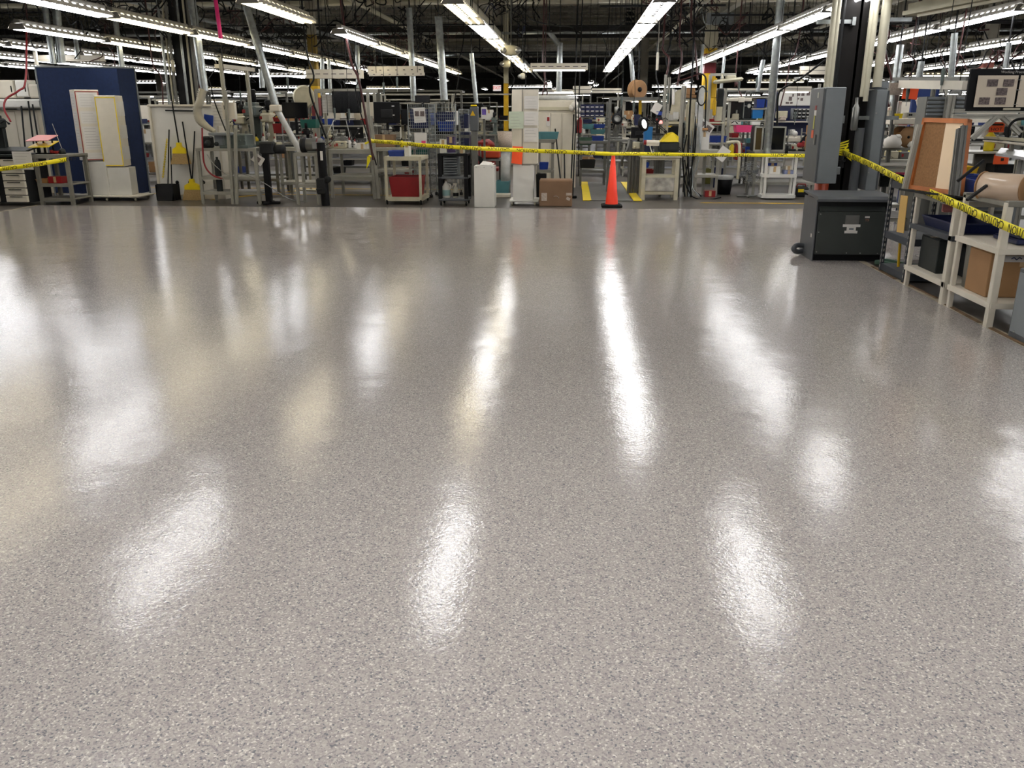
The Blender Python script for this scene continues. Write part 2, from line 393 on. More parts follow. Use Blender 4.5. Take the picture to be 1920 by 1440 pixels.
# ================================================================ GENERATORS
def R4(px0, px1, py0, py1, Y):
    mx = (px0+px1)/2; my = (py0+py1)/2
    return aty(px0, my, Y).x, aty(px1, my, Y).x, aty(mx, py1, Y).z, aty(mx, py0, Y).z
def X_(px, Y, py=250): return aty(px, py, Y).x
def Z_(py, Y, px=960): return aty(px, py, Y).z
def bin_(x0, x1, y0, y1, z0, z1, mt, label, cat='bin', group=None, name='storage_bin', lip=.012):
    """open tapered stacking bin"""
    w = x1-x0; d = y1-y0; h = z1-z0; t = T(name, label, cat, ((x0+x1)/2, (y0+y1)/2, z0), group=group)
    b = MB(); k = .07*min(w, d); a = w/2; c = d/2; th = .006
    for (p, q) in (((-1, -1), (1, -1)), ((1, -1), (1, 1)), ((1, 1), (-1, 1)), ((-1, 1), (-1, -1))):
        P = [(p[0]*(a-k), p[1]*(c-k), 0), (q[0]*(a-k), q[1]*(c-k), 0), (q[0]*a, q[1]*c, h), (p[0]*a, p[1]*c, h)]
        b.plate(P, th)
    b.span(-a+k, a-k, -c+k, c-k, 0, .006); t.p('shell', b, mt)
    r = MB()
    for s in (-1, 1): r.box((0, s*c, h-lip/2), (w+lip, lip, lip*1.3), .002); r.box((s*a, 0, h-lip/2), (lip, d, lip*1.3), .002)
    t.p('rim', r, mt); return t
def carton(x0, x1, y0, y1, z0, z1, mt, label, group=None, flaps=True, cat='cardboard box', name='cardboard_box', rz=0):
    w = x1-x0; d = y1-y0; h = z1-z0; t = T(name, label, cat, ((x0+x1)/2, (y0+y1)/2, z0), rz, group)
    b = MB(); b.box((0, 0, h/2), (w, d, h), min(.006, h*.1)); t.p('body', b, mt)
    f = MB(); f.box((0, -d*.25, h+.003), (w*.99, d*.49, .005), .001); f.box((0, d*.25, h+.003), (w*.99, d*.49, .005), .001); t.p('top_flap', f, mt)
    s = MB(); s.box((0, 0, h+.0065), (w, .05, .002)); s.box((0, -d/2-.001, h-.05), (.05, .002, .1)); t.p('packing_tape', s, mat('clear_packing_tape', '#b59a74', .3)); return t
def monitor(x, y, z, w, h, label, rz=0, group=None, back=False, stand=.1, name='computer_monitor', tilt=0):
    t = T(name, label, 'monitor', (x, y, z), rz, group); c = stand+h/2
    b = MB(); b.box((0, 0, c), (w, .03, h), .008, rx=tilt); b.box((0, .025, c), (w*.7, .03, h*.7), .01, rx=tilt); t.p('casing', b, black)
    if back:
        v = MB(); v.box((0, -.02, c-.02), (w*.45, .02, h*.4), .006)
        for i in range(3): v.box((0, -.032, c-.06+i*.04), (w*.3, .006, .008))
        t.p('back_cover', v, dark); g = MB(); g.box((w*.25, -.018, c+h*.3), (.05, .003, .02)); g.box((w*.25, -.018, c-h*.12), (.05, .003, .02)); t.p('maker_label', g, paper)
    else:
        s = MB(); s.box((0, -.0165, c), (w-.03, .004, h-.03), rx=tilt); t.p('screen', s, blacks)
        g = MB(); g.box((0, -.017, stand+.008), (.03, .003, .006)); t.p('power_button', g, steel)
    if stand > 0:
        n = MB(); n.box((0, .02, stand/2+.02), (.05, .025, stand+.06), .005); n.box((0, .02, .008), (w*.5, .16, .016), .006); t.p('stand', n, black)
    return t
def duct(name, p, q, r, label, cat='duct', group=None, mt=None, n=14, step=.9):
    p = Vector(p); q = Vector(q); L = (q-p).length; d = (q-p)/L; t = T(name, label, cat, p if p.z < q.z else q, w=True, group=group)
    b = MB(); b.tube([p, q], r, n); t.p('pipe', b, mt or galv); k = step*.5
    c = MB()
    while k < L: c.tube([p+d*(k-.012), p+d*(k+.012)], r*1.07, n); k += step
    if c.v: t.p('seam_ring', c, mt or galv)
    tp = p if p.z > q.z else q
    if tp.z < 5.2: c = MB(); c.tube([tp-Vector((0, 0, .1)), (tp.x, tp.y, 5.98)], .012, 5); t.p('hanger', c, dark)
    return t
def cable(pts, r, mt, label, cat='cable', group=None, name='hanging_cable', k=5):
    m = MB(); m.tube(smooth_path(pts, k), r, 6); return solo(name, m, mt, label, cat, group)
def legs(t, xs, ys, z0, z1, w, mt, prof=True, name='leg'):
    for x in xs:
        for y in ys:
            b = MB(); (b.prof if prof else b.beam)((x, y, z0+.02), (x, y, z1), w) if prof else b.beam((x, y, z0), (x, y, z1), w)
            if prof: b.lathe([(0, z0), (w*.5, z0), (w*.5, z0+.012), (w*.18, z0+.02), (0, z0+.02)], (x, y, 0), 10)
            t.p(name, b, mt)
def shelf(t, x0, x1, y0, y1, z, mt, th=.03, name='shelf', rail=True):
    b = MB(); b.span(x0, x1, y0, y1, z-th, z, .004)
    if rail:
        for yy in (y0, y1): b.span(x0, x1, yy-.012, yy+.012, z-th-.03, z-.002, .003)
    return t.p(name, b, mt)
def paper_sheet(par, x, y, z, w, h, mt=None, rot=0, name='paper_sheet', nrm='y', lines=True, t=None):
    """thin sheet on a face looking to -Y (nrm y) or -X (nrm x) with rows of print"""
    a = MB(); l = MB()
    cs, sn = math.cos(rot), math.sin(rot)
    def pt(u, v, o): 
        uu = u*cs-v*sn; vv = u*sn+v*cs
        return (x+uu, y-o, z+vv) if nrm == 'y' else (x-o, y-uu, z+vv)
    P = [pt(-w/2, -h/2, 0), pt(w/2, -h/2, 0), pt(w/2, h/2, 0), pt(-w/2, h/2, 0)]
    a.plate(P, .002, Vector((0, -1, 0)) if nrm == 'y' else Vector((-1, 0, 0)))
    s = t.p(name, a, mt or paper, par=par)
    if lines:
        k = max(2, int(h/.05))
        for i in range(k):
            v = h/2-(i+.8)*h/(k+.4); e = w*RND.uniform(.15, .4); q = .0025
            l.plate([pt(-w*.4, v, .003), pt(e, v, .003), pt(e, v+h*.012, .003), pt(-w*.4, v+h*.012, .003)], .0008, Vector((0, -1, 0)) if nrm == 'y' else Vector((-1, 0, 0)))
        t.p('printed_lines', l, MATS['printed_grey'], par=s)
    return s
mat('printed_grey', '#8f8b88', .8, 0, 0)
def caster(t, x, y, z=0, r=.04, mt=None, fork=True):
    b = MB(); b.lathe([(0, -.014), (r*.8, -.014), (r, -.008), (r, .008), (r*.8, .014), (0, .014)], (x, y, z+r), 16, 'X'); w = t.p('caster', b, mt or rubber)
    if fork:
        f = MB(); f.box((x-.02, y, z+r*1.3), (.004, .03, r*1.5)); f.box((x+.02, y, z+r*1.3), (.004, .03, r*1.5)); f.box((x, y, z+r*2.06), (.05, .05, .006)); t.p('caster_fork', f, steel, par=w)
    return w
def workstation(name, w, d, h, top, lbl, rnd, light=True, grp='g', m=None):
    m = m or alu; t = T(name, lbl, 'workbench', (0, 0, 0), group=grp); a = w/2; c = d/2
    for x in (-a, a):
        b = MB(); b.prof((x, -c, 0), (x, -c, h), .045); t.p('leg', b, m)
        b = MB(); b.prof((x, c, 0), (x, c, top), .045); t.p('upright', b, m)
        
        for (ya, zz) in ((-c, .2), (-c, h-.03), (-c*.3, top-.03)): b = MB(); b.prof((x, ya, zz), (x, c, zz), .04); t.p('side_rail', b, m)
    b = MB(); b.span(-a-.02, a+.02, -c-.03, c+.02, h-.005, h+.03, .004); t.p('worktop', b, creamd)
    
    for (ya, zz) in ((c, top-.02), (c, h+.1), (-c, .2), (c, .2)): b = MB(); b.prof((-a, ya, zz), (a, ya, zz), .042); t.p('cross_rail', b, m)
    b = MB(); b.span(-a, a, c-.3, c, h+.42, h+.44, .003); t.p('shelf', b, m)
    b = MB(); b.span(-a, a, -c, c, .21, .225, .003); t.p('lower_shelf', b, gpaintd)
    if rnd > .5: b = MB(); b.span(-a*.3 if rnd > .75 else -a+.03, a-.03, c+.005, c+.015, h+.5, top-.25); t.p('back_panel', b, white if rnd > .75 else gpaint)
    if light:
        b = MB(); b.box((0, -c*.3, top-.045), (w*.85, .16, .05), .01); f = t.p('task_light', b, white)
        b = MB(); b.box((0, -c*.3, top-.072), (w*.8, .09, .006)); t.p('task_tube', b, TASK, par=f)
    return t
def press(name, s, lbl, cat='machine', grp=None, m1=None, m2=None):
    m1 = m1 or gmach; t = T(name, lbl, cat, (0, 0, 0), group=grp)
    b = MB(); b.box((0, 0, .03*s), (.34*s, .3*s, .06*s), .01*s); b.box((0, .1*s, .3*s), (.14*s, .09*s, .5*s), .01*s); t.p('base', b, m1)
    b = MB(); b.box((0, -.02*s, .5*s), (.2*s, .34*s, .16*s), .025*s); b.box((0, -.02*s, .6*s), (.15*s, .2*s, .06*s), .01*s); t.p('head', b, m1)
    b = MB(); b.lathe([(0, 0), (.05*s, 0), (.05*s, .18*s), (.03*s, .2*s), (0, .2*s)], (0, .02*s, .62*s), 14); t.p('motor', b, m2 or black)
    b = MB(); b.lathe([(.0, .2*s), (.015*s, .2*s), (.022*s, .3*s), (.03*s, .32*s), (.03*s, .43*s), (0, .43*s)], (0, -.12*s, 0), 12); t.p('spindle', b, steel)
    b = MB(); b.tube([(.11*s, -.05*s, .5*s), (.2*s, -.1*s, .55*s), (.26*s, -.12*s, .5*s)], .01*s, 6); b.lathe([(0, 0), (.018*s, .005*s), (.018*s, .03*s), (0, .035*s)], (.26*s, -.12*s, .48*s), 10); t.p('lever', b, black)
    b = MB(); b.box((-.08*s, -.19*s, .5*s), (.05*s, .012*s, .05*s), .004*s); t.p('control_box', b, redp); return t
def broom(x, y, z, tilt, label, hlen=1.2, rz=0, bl=.2, w=.24, ty=0):
    t = T('broom', label, 'broom', (x, y, z), rz)
    b = MB(); n = 10
    for i in range(n):                         # bristle tufts
        u = -w/2+w*(i+.5)/n; b.plate([(u-w/n*.48, -.035, bl), (u+w/n*.48, -.035, bl), (u*1.4+w/n*.68, -.045, .0+.008*(i % 2)), (u*1.4-w/n*.68, -.045, .004*(i % 3))], .08, Vector((0, 1, 0)))
    t.p('bristles', b, straw)
    b = MB(); b.plate([(-w/2, -.04, bl), (w/2, -.04, bl), (w/2-.01, -.04, bl+.08), (.045, -.04, bl+.13), (.035, -.04, bl+.2), (-.035, -.04, bl+.2), (-.045, -.04, bl+.13), (-w/2+.01, -.04, bl+.08)], .08, Vector((0, 1, 0))); t.p('head', b, yel)
    b = MB(); b.tube([(0, 0, bl+.15), (hlen*math.sin(tilt), hlen*math.sin(ty), bl+.15+hlen*math.cos(tilt))], .014, 8); t.p('handle', b, black); return t
# ================================================================ LEFT SIDE
# --- white drawer cabinet at far left
Y = 14.85
xa, xb = -10.75, -9.78
t = T('tool_cabinet', 'low white steel cabinet with stacked drawers at the far left edge of the coating', 'cabinet', (-10.3, 14.8, 0), w=True)
ztop = .88
b = MB(); b.span(xa-.5, xb, Y+.06, Y+.75, .05, ztop, .006); t.p('body', b, dark)
for (u, v, n) in ((xa-.4, xa+.43, 5), (xa+.55, xb, 6)):
    for i in range(n):
        z0 = .06+i*(ztop-.12)/n; b = MB(); b.span(u+.01, v-.01, Y, Y+.055, z0+.008, z0+(ztop-.12)/n-.006, .006); d = t.p('drawer', b, white)
        h = MB(); h.span((u+v)/2-.12, (u+v)/2+.12, Y-.014, Y+.0, z0+(ztop-.12)/n-.03, z0+(ztop-.12)/n-.018, .002); t.p('handle', h, dark, par=d)
b = MB(); b.span(xa-.5, xb+.02, Y-.02, Y+.77, ztop-.02, ztop+.02, .006); t.p('worktop', b, char)
x0, x1, z0, z1 = R4(24, 60, 284, 318, 14.78)
t = T('instruction_sheet', 'white printed sheet taped to the front of the white drawer cabinet', 'paper', ((x0+x1)/2, 14.79, z0), w=True)
paper_sheet(None, (x0+x1)/2, 14.79, (z0+z1)/2, x1-x0, z1-z0, t=t)
# machine on top of the cabinet
o = press('bench_grinder', 1.0, 'dark machine tool with a red hose standing on the far left cabinet', m1=char); o.o.location = (-10.35, 15.15, ztop+.02); o.o.scale = (1.3, 1, 1.05)
b = MB(); b.plate([(X_(-20, 14.95), 14.95, .93), (X_(42, 14.95), 14.95, .93), (X_(42, 14.95), 15.3, .985), (X_(-20, 14.95), 15.3, .985)], .03); solo('machine_tray', b, char, 'black sloping tray on the left cabinet top in front of the machine', 'tray')
cable([aty(20, 228, 15.2), aty(8, 205, 15.3), aty(12, 185, 15.4), aty(35, 170, 15.5), aty(48, 150, 15.6), aty(50, 40, 16)], .018, mat('bright_red_rubber', '#8a1c22', .45), 'red air hose looping down to the machine on the left cabinet', 'hose', name='air_hose')
# --- grey bench left
Y = 15.1; x0 = X_(64, Y, 300); x1 = X_(128, Y, 300)
t = T('steel_workbench', 'grey steel bench with open shelves beside the blue partition', 'workbench', (x0, Y, 0), w=True)
legs(t, (x0+.03, x1-.03), (Y, Y+.6), 0, .85, .06, creamd, False)
shelf(t, x0-.02, x1+.02, Y-.02, Y+.62, .89, creamd, .04, 'worktop'); shelf(t, x0, x1, Y, Y+.6, .38, creamd, .03); 
shelf(t, x0, x1, Y, Y+.6, .12, creamd, .03, 'lower_shelf')
z = .89
for (px0, px1, py0, py1, mt, nm) in ((53, 95, 257, 265, pinkp, 'pale pink'), (58, 97, 268, 277, yel, 'yellow')):
    a, c, z0, z1 = R4(px0, px1, py0, py1, 15.2)
    tt = T('paper_tray', '%s sloping letter tray on the grey bench at left' % nm, 'tray', ((a+c)/2, 15.2, z0), w=True)
    b = MB(); b.plate([(a, 15.1, z0), (c, 15.1, z0+.01), (c+.03, 15.4, z1+.02), (a+.06, 15.4, z1+.02)], .012); tt.p('tray', b, mt)
    b = MB(); 
    for xx in (a+.08, (a+c)/2, c-.04): b.beam((xx, 15.3, z+.004), (xx, 15.3, z0+.02), .02)
    b.span(a+.06, c, 15.25, 15.35, z+.001, z+.02, .004); tt.p('support', b, dark)
a, c, z0, z1 = R4(91, 117, 328, 340, 15.15); carton(a, c, 15.12, 15.35, .381, .381+(z1-z0), red, 'small red and white box on the shelf of the grey bench', flaps=False, cat='box', name='parts_box')
bin_(a-.25, a-.03, 15.15, 15.4, .381, .45, ply, 'shallow brown tray beside the red box on the grey bench shelf', 'tray', name='parts_tray')
b = MB(); b.box((X_(105, 15.3, 288), 15.3, z+.03), (.14, .1, .05), .015); b.lathe([(0, 0), (.03, 0), (.03, .05), (0, .055)], (X_(100, 15.3, 288), 15.25, z+.02), 12); solo('hand_tool', b, redp, 'small red tool lying on the grey bench', 'tool')
tt = T('task_lamp', 'small dark lamp base with thin rod on the grey bench corner', 'lamp', (X_(117, 15.3, 285), 15.3, z), w=True); xx = X_(117, 15.3, 285)
b = MB(); b.lathe([(0, z), (.06, z), (.05, z+.08), (.015, z+.1), (0, z+.1)], (xx, 15.3, 0), 16); tt.p('base', b, char)
b = MB(); b.tube([(xx, 15.3, z+.09), tuple(aty(105, 250, 15.3)), tuple(aty(98, 232, 15.35))], .007, 6); tt.p('rod', b, steel)
# --- blue partition with folded right wing
A = [aty(65, 123, 16.85), aty(218, 124, 16.6), aty(248, 127, 17.3)]
xs = [A[0].x, A[1].x, A[2].x]
t = T('fabric_partition', 'tall navy blue fabric partition booth behind the two white notice pillars', 'partition', (xs[0], 16.7, 0), w=True)
b = MB(); b.plate([(xs[0], 16.85, .05), (xs[1], 16.6, .05), (xs[1], 16.6, 2.43), (xs[0], 16.85, 2.46)], .06, Vector((0, 1, 0))); t.p('front_panel', b, navy)
b = MB(); b.plate([(xs[1], 16.6, .05), (xs[2]+.03, 17.3, .05), (xs[2]+.03, 17.3, 2.45), (xs[1], 16.6, 2.43)], .06, Vector((-.6, .8, 0))); t.p('side_panel', b, navy)
b = MB(); b.tube([(xs[0], 16.85, 2.46), (xs[1], 16.6, 2.43), (xs[2]+.03, 17.3, 2.45)], .018, 6); b.tube([(xs[0], 16.85, 0), (xs[0], 16.85, 2.46)], .02, 6); b.tube([(xs[2]+.04, 17.3, 0), (xs[2]+.04, 17.3, 2.45)], .02, 6); t.p('edge_trim', b, gpaint)
# --- notice pillars on a dolly
t = T('wheeled_dolly', 'low white dolly board on casters under the two white notice pillars', 'dolly', (X_(205, 16, 373), 16.0, 0), w=True)
xd0, xd1 = X_(143, 15.95, 372), X_(268, 15.95, 372)
b = MB(); b.span(xd0, xd1, 15.8, 16.42, .07, .1, .008); t.p('deck', b, white)
for xx in (xd0+.1, (xd0+xd1)/2, xd1-.1):
    for yy in (15.86, 16.36): caster(t, xx, yy, 0, .03, cream)
def pillar(xl, xr, yf, dep, zp, zt, ped, label, edge, ppl, rz=0, brz=0, nm='notice_pillar', side=1, shift=0):
    xc = (xl+xr)/2; t = T(nm, label, 'notice pillar', (xc, yf+dep/2, .1), rz); w = xr-xl; zz = zp-.1; H = zt-.1
    b = MB(); b.box((ped, 0, zz/2), (w*1.08, dep*.95, zz), .006); t.p('pedestal', b, white2)
    b = MB(); b.box((0, 0, (zz+H)/2+.01), (w, dep, H-zz-.02), .006); t.p('board', b, white)
    if edge:
        e = MB(); q = -dep/2-.002
        for sx in (-1, 1): e.span(sx*(w/2-.012)-.008, sx*(w/2-.012)+.008, q-.002, q, zz+.03, H-.03)
        for z_ in (zz+.035, H-.035): e.span(-w/2+.01, w/2-.01, q-.002, q, z_-.008, z_+.008)
        t.p('border_tape', e, edge)
    for (u, v, ww, hh, f) in ppl:
        if f == 'f': paper_sheet(None, u*w, -dep/2-.004, zz+v*(H-zz), ww*w, hh, t=t)
        elif f == 'l': paper_sheet(None, -w/2-.004, u*dep, zz+v*(H-zz), ww*dep, hh, t=t, nrm='x')
        else:
            s = MB(); s.span(w/2, w/2+.004, (u-ww/2)*dep, (u+ww/2)*dep, zz+v*(H-zz)-hh/2, zz+v*(H-zz)+hh/2); t.p('paper_sheet', s, paper)
    for o in t.o.children:
        if not o.name.startswith('pedestal'): o.rotation_euler = (0, 0, brz)
    return t
x0, x1, _, _ = R4(141, 184, 200, 250, 16.0)
pillar(x0, x1-.03, 15.9, .34, Z_(303, 15.9, 170), Z_(168, 15.9, 155), .08, 'white notice pillar with red-brown tape border, left one on the dolly', redp,
       [(0, .86, .78, .26, 'f'), (0, .62, .78, .22, 'f'), (0, .33, .8, .42, 'f'), (0, .08, .78, .12, 'f'), (-.1, .85, .8, .28, 'l'), (-.1, .6, .8, .28, 'l'), (-.1, .36, .8, .28, 'l'), (-.1, .12, .8, .25, 'l')], brz=.76)
x0, x1, _, _ = R4(193, 229, 200, 300, 16.1)
pillar(x0, x1, 15.95, .36, Z_(314, 15.95, 220), Z_(179, 15.95, 200), .06, 'white notice pillar with bright yellow tape border, right one on the dolly', yel,
       [(.1, .82, .8, .26, 'r'), (.1, .5, .8, .24, 'r'), (.1, .2, .8, .24, 'r')], rz=.12)
# --- mop handles and pale cabinets behind at far left
Yc = 17.0
def cab(px0, px1, py0, py1, Y, mt, label, doors=2, name='storage_cabinet', dep=.5, cat='cabinet', zb=None):
    x0, x1, z0, z1 = R4(px0, px1, py0, py1, Y); z0 = z0 if zb is None else zb
    t = T(name, label, cat, ((x0+x1)/2, Y, z0), w=True); b = MB(); b.span(x0, x1, Y+.02, Y+dep, z0, z1, .008); t.p('body', b, mt)
    w = (x1-x0)/doors
    for i in range(doors):
        b = MB(); b.span(x0+i*w+.006, x0+(i+1)*w-.006, Y, Y+.02, z0+.02, z1-.02, .005); d = t.p('door', b, mt)
        h = MB(); hx = x0+(i+1)*w-.05 if i % 2 == 0 else x0+i*w+.05; h.span(hx-.008, hx+.008, Y-.02, Y, (z0+z1)/2-.06, (z0+z1)/2+.06, .003); t.p('handle', h, dark, par=d)
    return t
cab(-40, 82, 206, 380, 17.2, white, 'tall pale double cabinet left of the blue partition', 3, zb=0)
cab(-40, 80, 186, 203, 17.05, white2, 'long low white box on top of the pale cabinet at left', 1, 'wall_cabinet', .4)
cab(-30, 26, 150, 184, 17.3, white, 'pale square cabinet stacked high at the left edge', 1, 'wall_cabinet', .3)
cab(29, 52, 150, 182, 17.25, white2, 'narrow white cabinet with vent stacked beside the left edge', 1, 'wall_cabinet', .3)
cab(54, 78, 158, 184, 17.2, white, 'small white cabinet touching the blue partition top', 1, 'wall_cabinet', .3)
for i, (xa_, ya, xb_, yb) in enumerate(((40, 199, 47, 276), (53, 190, 62, 262), (61, 196, 71, 258))):
    p = aty(xa_, ya, 16.9); q = aty(xb_, yb, 16.6); d = (q-p).normalized(); q2 = q+d*(q.z/abs(d.z))
    b = MB(); b.tube([p, q2], .016, 8); t = T('mop', 'black mop handle leaning on the pale cabinet, %s of three' % ('left', 'middle', 'right')[i], 'mop', q2, w=True); t.p('handle', b, black)
    b = MB(); b.box((q2.x, q2.y, .03), (.2, .08, .06), .01); t.p('mop_head', b, cloth)
# --- galvanised ducts rising from the blue booth
duct('exhaust_duct', aty(101, 120, 17.2), aty(84, 10, 17.2), .062, 'left one of twin galvanised ducts above the blue partition')
duct('exhaust_duct', aty(115, 118, 17.3), aty(102, -20, 17.3), .08, 'right one of twin galvanised ducts above the blue partition')
duct('exhaust_duct', aty(229, 125, 17.6), aty(214, 20, 17.6), .052, 'single slim galvanised duct over the right corner of the blue partition')
x0, x1, z0, z1 = R4(70, 186, 103, 112, 19); b = MB(); b.span(x0, x1, 19, 19.25, z0, z1, .01); b.span(x0, x1, 18.98, 19.27, z0-.03, z0, .004); solo('overhead_cable_tray', b, white, 'white horizontal trunking just above the blue partition', 'cable tray')
b = MB(); b.beam(aty(64, 85, 18.9), aty(69, 122, 18.9), .06); b.beam(aty(40, 88, 18.9), aty(64, 85, 18.9), .05); solo('support_bracket', b, white, 'white bent bracket at the top left corner of the blue partition', 'bracket')
# --- white board with brooms
x0 = X_(287, 16.35, 250); x1 = X_(402, 16.35, 250); zt = Z_(200, 16.35, 300)
t = T('white_board', 'tall white board with three round holes holding brooms', 'board', ((x0+x1)/2, 16.35, 0), w=True)
b = MB(); b.span(x0, x1+.1, 16.35, 16.4, .08, zt, .006); t.p('panel', b, white2)
b = MB(); b.span(x0-.02, x0+.02, 16.3, 16.75, 0, zt+.02, .004); b.span(x1+.08, x1+.12, 16.3, 16.75, 0, zt+.02, .004); b.span(x0, x1+.1, 16.3, 16.75, .0, .09, .004); b.span(x0-.03, x1+.13, 16.3, 16.8, zt, zt+.04, .006); t.p('cabinet_frame', b, white)
for px in (332, 356, 381):
    b = MB(); b.lathe([(0, -.002), (.036, -.002), (.036, .003), (.028, .003)], (X_(px, 16.34, 342), 16.346, Z_(342, 16.34, px)), 20, 'Y'); t.p('hole', b, black)
b = MB(); b.tube([aty(310, 207, 16.3), aty(362, 208, 16.3)], .013, 8); t.p('hanger_rail', b, black)
q = aty(340, 308, 16.2); broom(q.x, q.y, q.z, -.075, 'yellow broom hung high on the white board', 1.2, w=.27, ty=.05)
q = aty(364, 378, 16.1); broom(q.x, q.y, 0, -.1, 'yellow broom standing low on the floor against the white board', 1.1, w=.3, ty=.12)
b = MB(); b.tube([aty(360, 345, 16.22), aty(365, 246, 16.3)], .012, 8); solo('pole', b, black, 'bare black pole crossing the handle of the low broom', 'pole')
x0, x1, z0, z1 = R4(298, 331, 347, 376, 16.05)
t = T('dustpan', 'black long-handled lobby dustpan leaning against the white board', 'dustpan', ((x0+x1)/2, 16.0, 0), w=True)
b = MB(); b.plate([(x0+.03, 15.9, .0), (x1-.03, 15.9, .0), (x1, 16.0, .31), (x0, 16.0, .31)], .01); b.plate([(x0+.03, 15.9, 0), (x1-.03, 15.9, 0), (x1-.03, 16.2, 0), (x0+.03, 16.2, 0)], .01); b.span(x0, x0+.01, 15.93, 16.2, .01, .3); b.span(x1-.01, x1, 15.93, 16.2, .01, .3); b.span(x0, x1, 16.2, 16.21, .0, .3); t.p('pan', b, black)
b = MB(); b.tube([((x0+x1)/2, 16.1, .28), tuple(aty(317, 243, 16.28))], .012, 8); t.p('handle', b, black)
b = MB(); b.tube([((x0+x1)/2+.06, 16.12, .2), tuple(aty(320, 275, 16.25))], .01, 8); solo('stick', b, black, 'thin black stick standing in the black dustpan', 'stick')
b = MB()
for i in range(16):
    p = aty(313-i*.5, 262+i*4.6, 16.28); b.lathe([(.012, -.006), (.022, 0), (.012, .006)], p, 8, 'Y')
b.tube([aty(313, 262, 16.28), aty(305, 335, 16.28)], .005, 5); solo('plastic_chain', b, yel, 'thin yellow plastic chain hanging at the left edge of the white board', 'chain')
# --- column cluster behind board with conduits
t = T('building_column', 'dark steel column wrapped in grey conduits behind the white broom board', 'column', (-7.9, 18.2, 0), w=True)
def ibeam(x, y, z0, z1, w, d, th=.02):
    b = MB(); b.span(x-w/2, x+w/2, y-d/2, y-d/2+th, z0, z1); b.span(x-w/2, x+w/2, y+d/2-th, y+d/2, z0, z1); b.span(x-th/2, x+th/2, y-d/2, y+d/2, z0, z1); return b
xc = X_(352, 18.2, 130); t.p('steel_section', ibeam(xc, 18.2, 0, 5.9, .36, .36), dark)
for i, dx in enumerate((-.36, -.28, -.2, .03, .16, .25, .34)):
    b = MB(); b.tube([(xc+dx, 17.95+.02*(i % 2), 1.2 if i % 2 else 1.5), (xc+dx, 17.95+.02*(i % 2), 5.9)], (.03, .022, .035)[i % 3], 8); t.p('conduit', b, (galv, conduit, alud)[i % 3])
b = MB(); b.box((xc, 17.9, 1.62), (.55, .12, .16), .01); b.box((xc+.4, 17.9, 1.5), (.22, .12, .3), .01); t.p('junction_box', b, dark)
b = MB(); b.box((xc-.17, 17.9, 2.52), (.07, .06, .24), .03); t.p('work_lamp', b, cream)
# ================================================================ CENTRE LEFT
# --- aluminium machine frame with duct and flexible hose
x0 = X_(385, 15.6, 330); x1 = X_(492, 15.6, 330)
t = T('machine_stand', 'aluminium profile stand with shelves right of the white broom board', 'machine stand', ((x0+x1)/2, 15.5, 0), w=True)
legs(t, (x0+.02, x1), (15.35, 15.95), 0, .98, .05, alu)
b = MB(); pxm = X_(437, 15.22, 380); b.prof((pxm, 15.22, .02), (X_(424, 15.22, 190), 15.22, Z_(172, 15.22, 424)), .05); b.prof((pxm+.07, 15.22, .02), (X_(430, 15.22, 190)+.06, 15.22, Z_(240, 15.22, 430)), .05); t.p('front_post', b, alu)
for z in (.2, .47, .97):
    b = MB()
    for yy in (15.35, 15.95): b.prof((x0, yy, z), (x1, yy, z), .045)
    for xx in (x0, x1): b.prof((xx, 15.35, z), (xx, 15.95, z), .045)
    b.span(x0, x1, 15.37, 15.93, z+.02, z+.03); t.p('shelf', b, alu)
b = MB(); b.box((X_(446, 15.6, 262), 15.6, 1.12), (.46, .4, .24), .02); b.box((X_(446, 15.6, 262), 15.58, 1.02), (.52, .44, .06), .01)
for k in range(3): b.lathe([(0, -.01), (.018, -.01), (.018, .01), (0, .01)], (X_(440+k*9, 15.38, 262), 15.395, 1.13), 10, 'Y')
mo = solo('lathe_headstock', b, gmach, 'grey-green machine head with black knobs on the aluminium stand', 'machine')
b = MB(); b.box((X_(395, 15.6, 275), 15.5, 1.1), (.16, .2, .2), .02); b.lathe([(0, -.05), (.05, -.05), (.06, .0), (.03, .05), (0, .05)], (X_(392, 15.4, 278), 15.38, 1.08), 14, 'Y'); b.lathe([(0, -.03), (.035, -.03), (.035, .03), (0, .03)], (X_(408, 15.4, 280), 15.38, 1.07), 14, 'Y'); solo('machine_vise', b, char, 'dark round clamp fittings at left end of the aluminium stand', 'machine part')
x0_, x1_, z0, z1 = R4(399, 427, 250, 262, 15.45)
b = MB(); b.box(((x0_+x1_)/2+.05, 15.45, 1.24), (.4, .34, .05), .01); b.box(((x0_+x1_)/2, 15.5, 1.13), (.2, .2, .2), .01); solo('suction_hood', b, gpaint, 'grey sheet metal hood under the end of the ribbed hose', 'hood')
d1 = duct('exhaust_duct', aty(384, 171, 15.7), aty(358, -10, 15.7), .07, 'galvanised duct joining the off-white ribbed hose')
pts = smooth_path([aty(380, 168, 15.68), aty(375, 190, 15.62), aty(370, 205, 15.6), aty(373, 222, 15.57), aty(385, 235, 15.52), aty(403, 247, 15.48)], 12)
rs = [(.08 if i % 2 else .06)*(1-.5*max(0, (i-40)/max(1, len(pts)-40))) for i in range(len(pts))]
b = MB(); b.tube(pts, rs, 14); solo('ribbed_hose', b, hose, 'off-white ribbed flexible hose curving down onto the aluminium stand', 'hose')
cable([aty(379, 240, 15.3), aty(380, 280, 15.28), aty(384, 310, 15.28), aty(398, 328, 15.3), aty(420, 336, 15.35)], .016, MATS['bright_red_rubber'], 'red air hose hanging at the left leg of the aluminium stand', 'hose', name='air_hose')
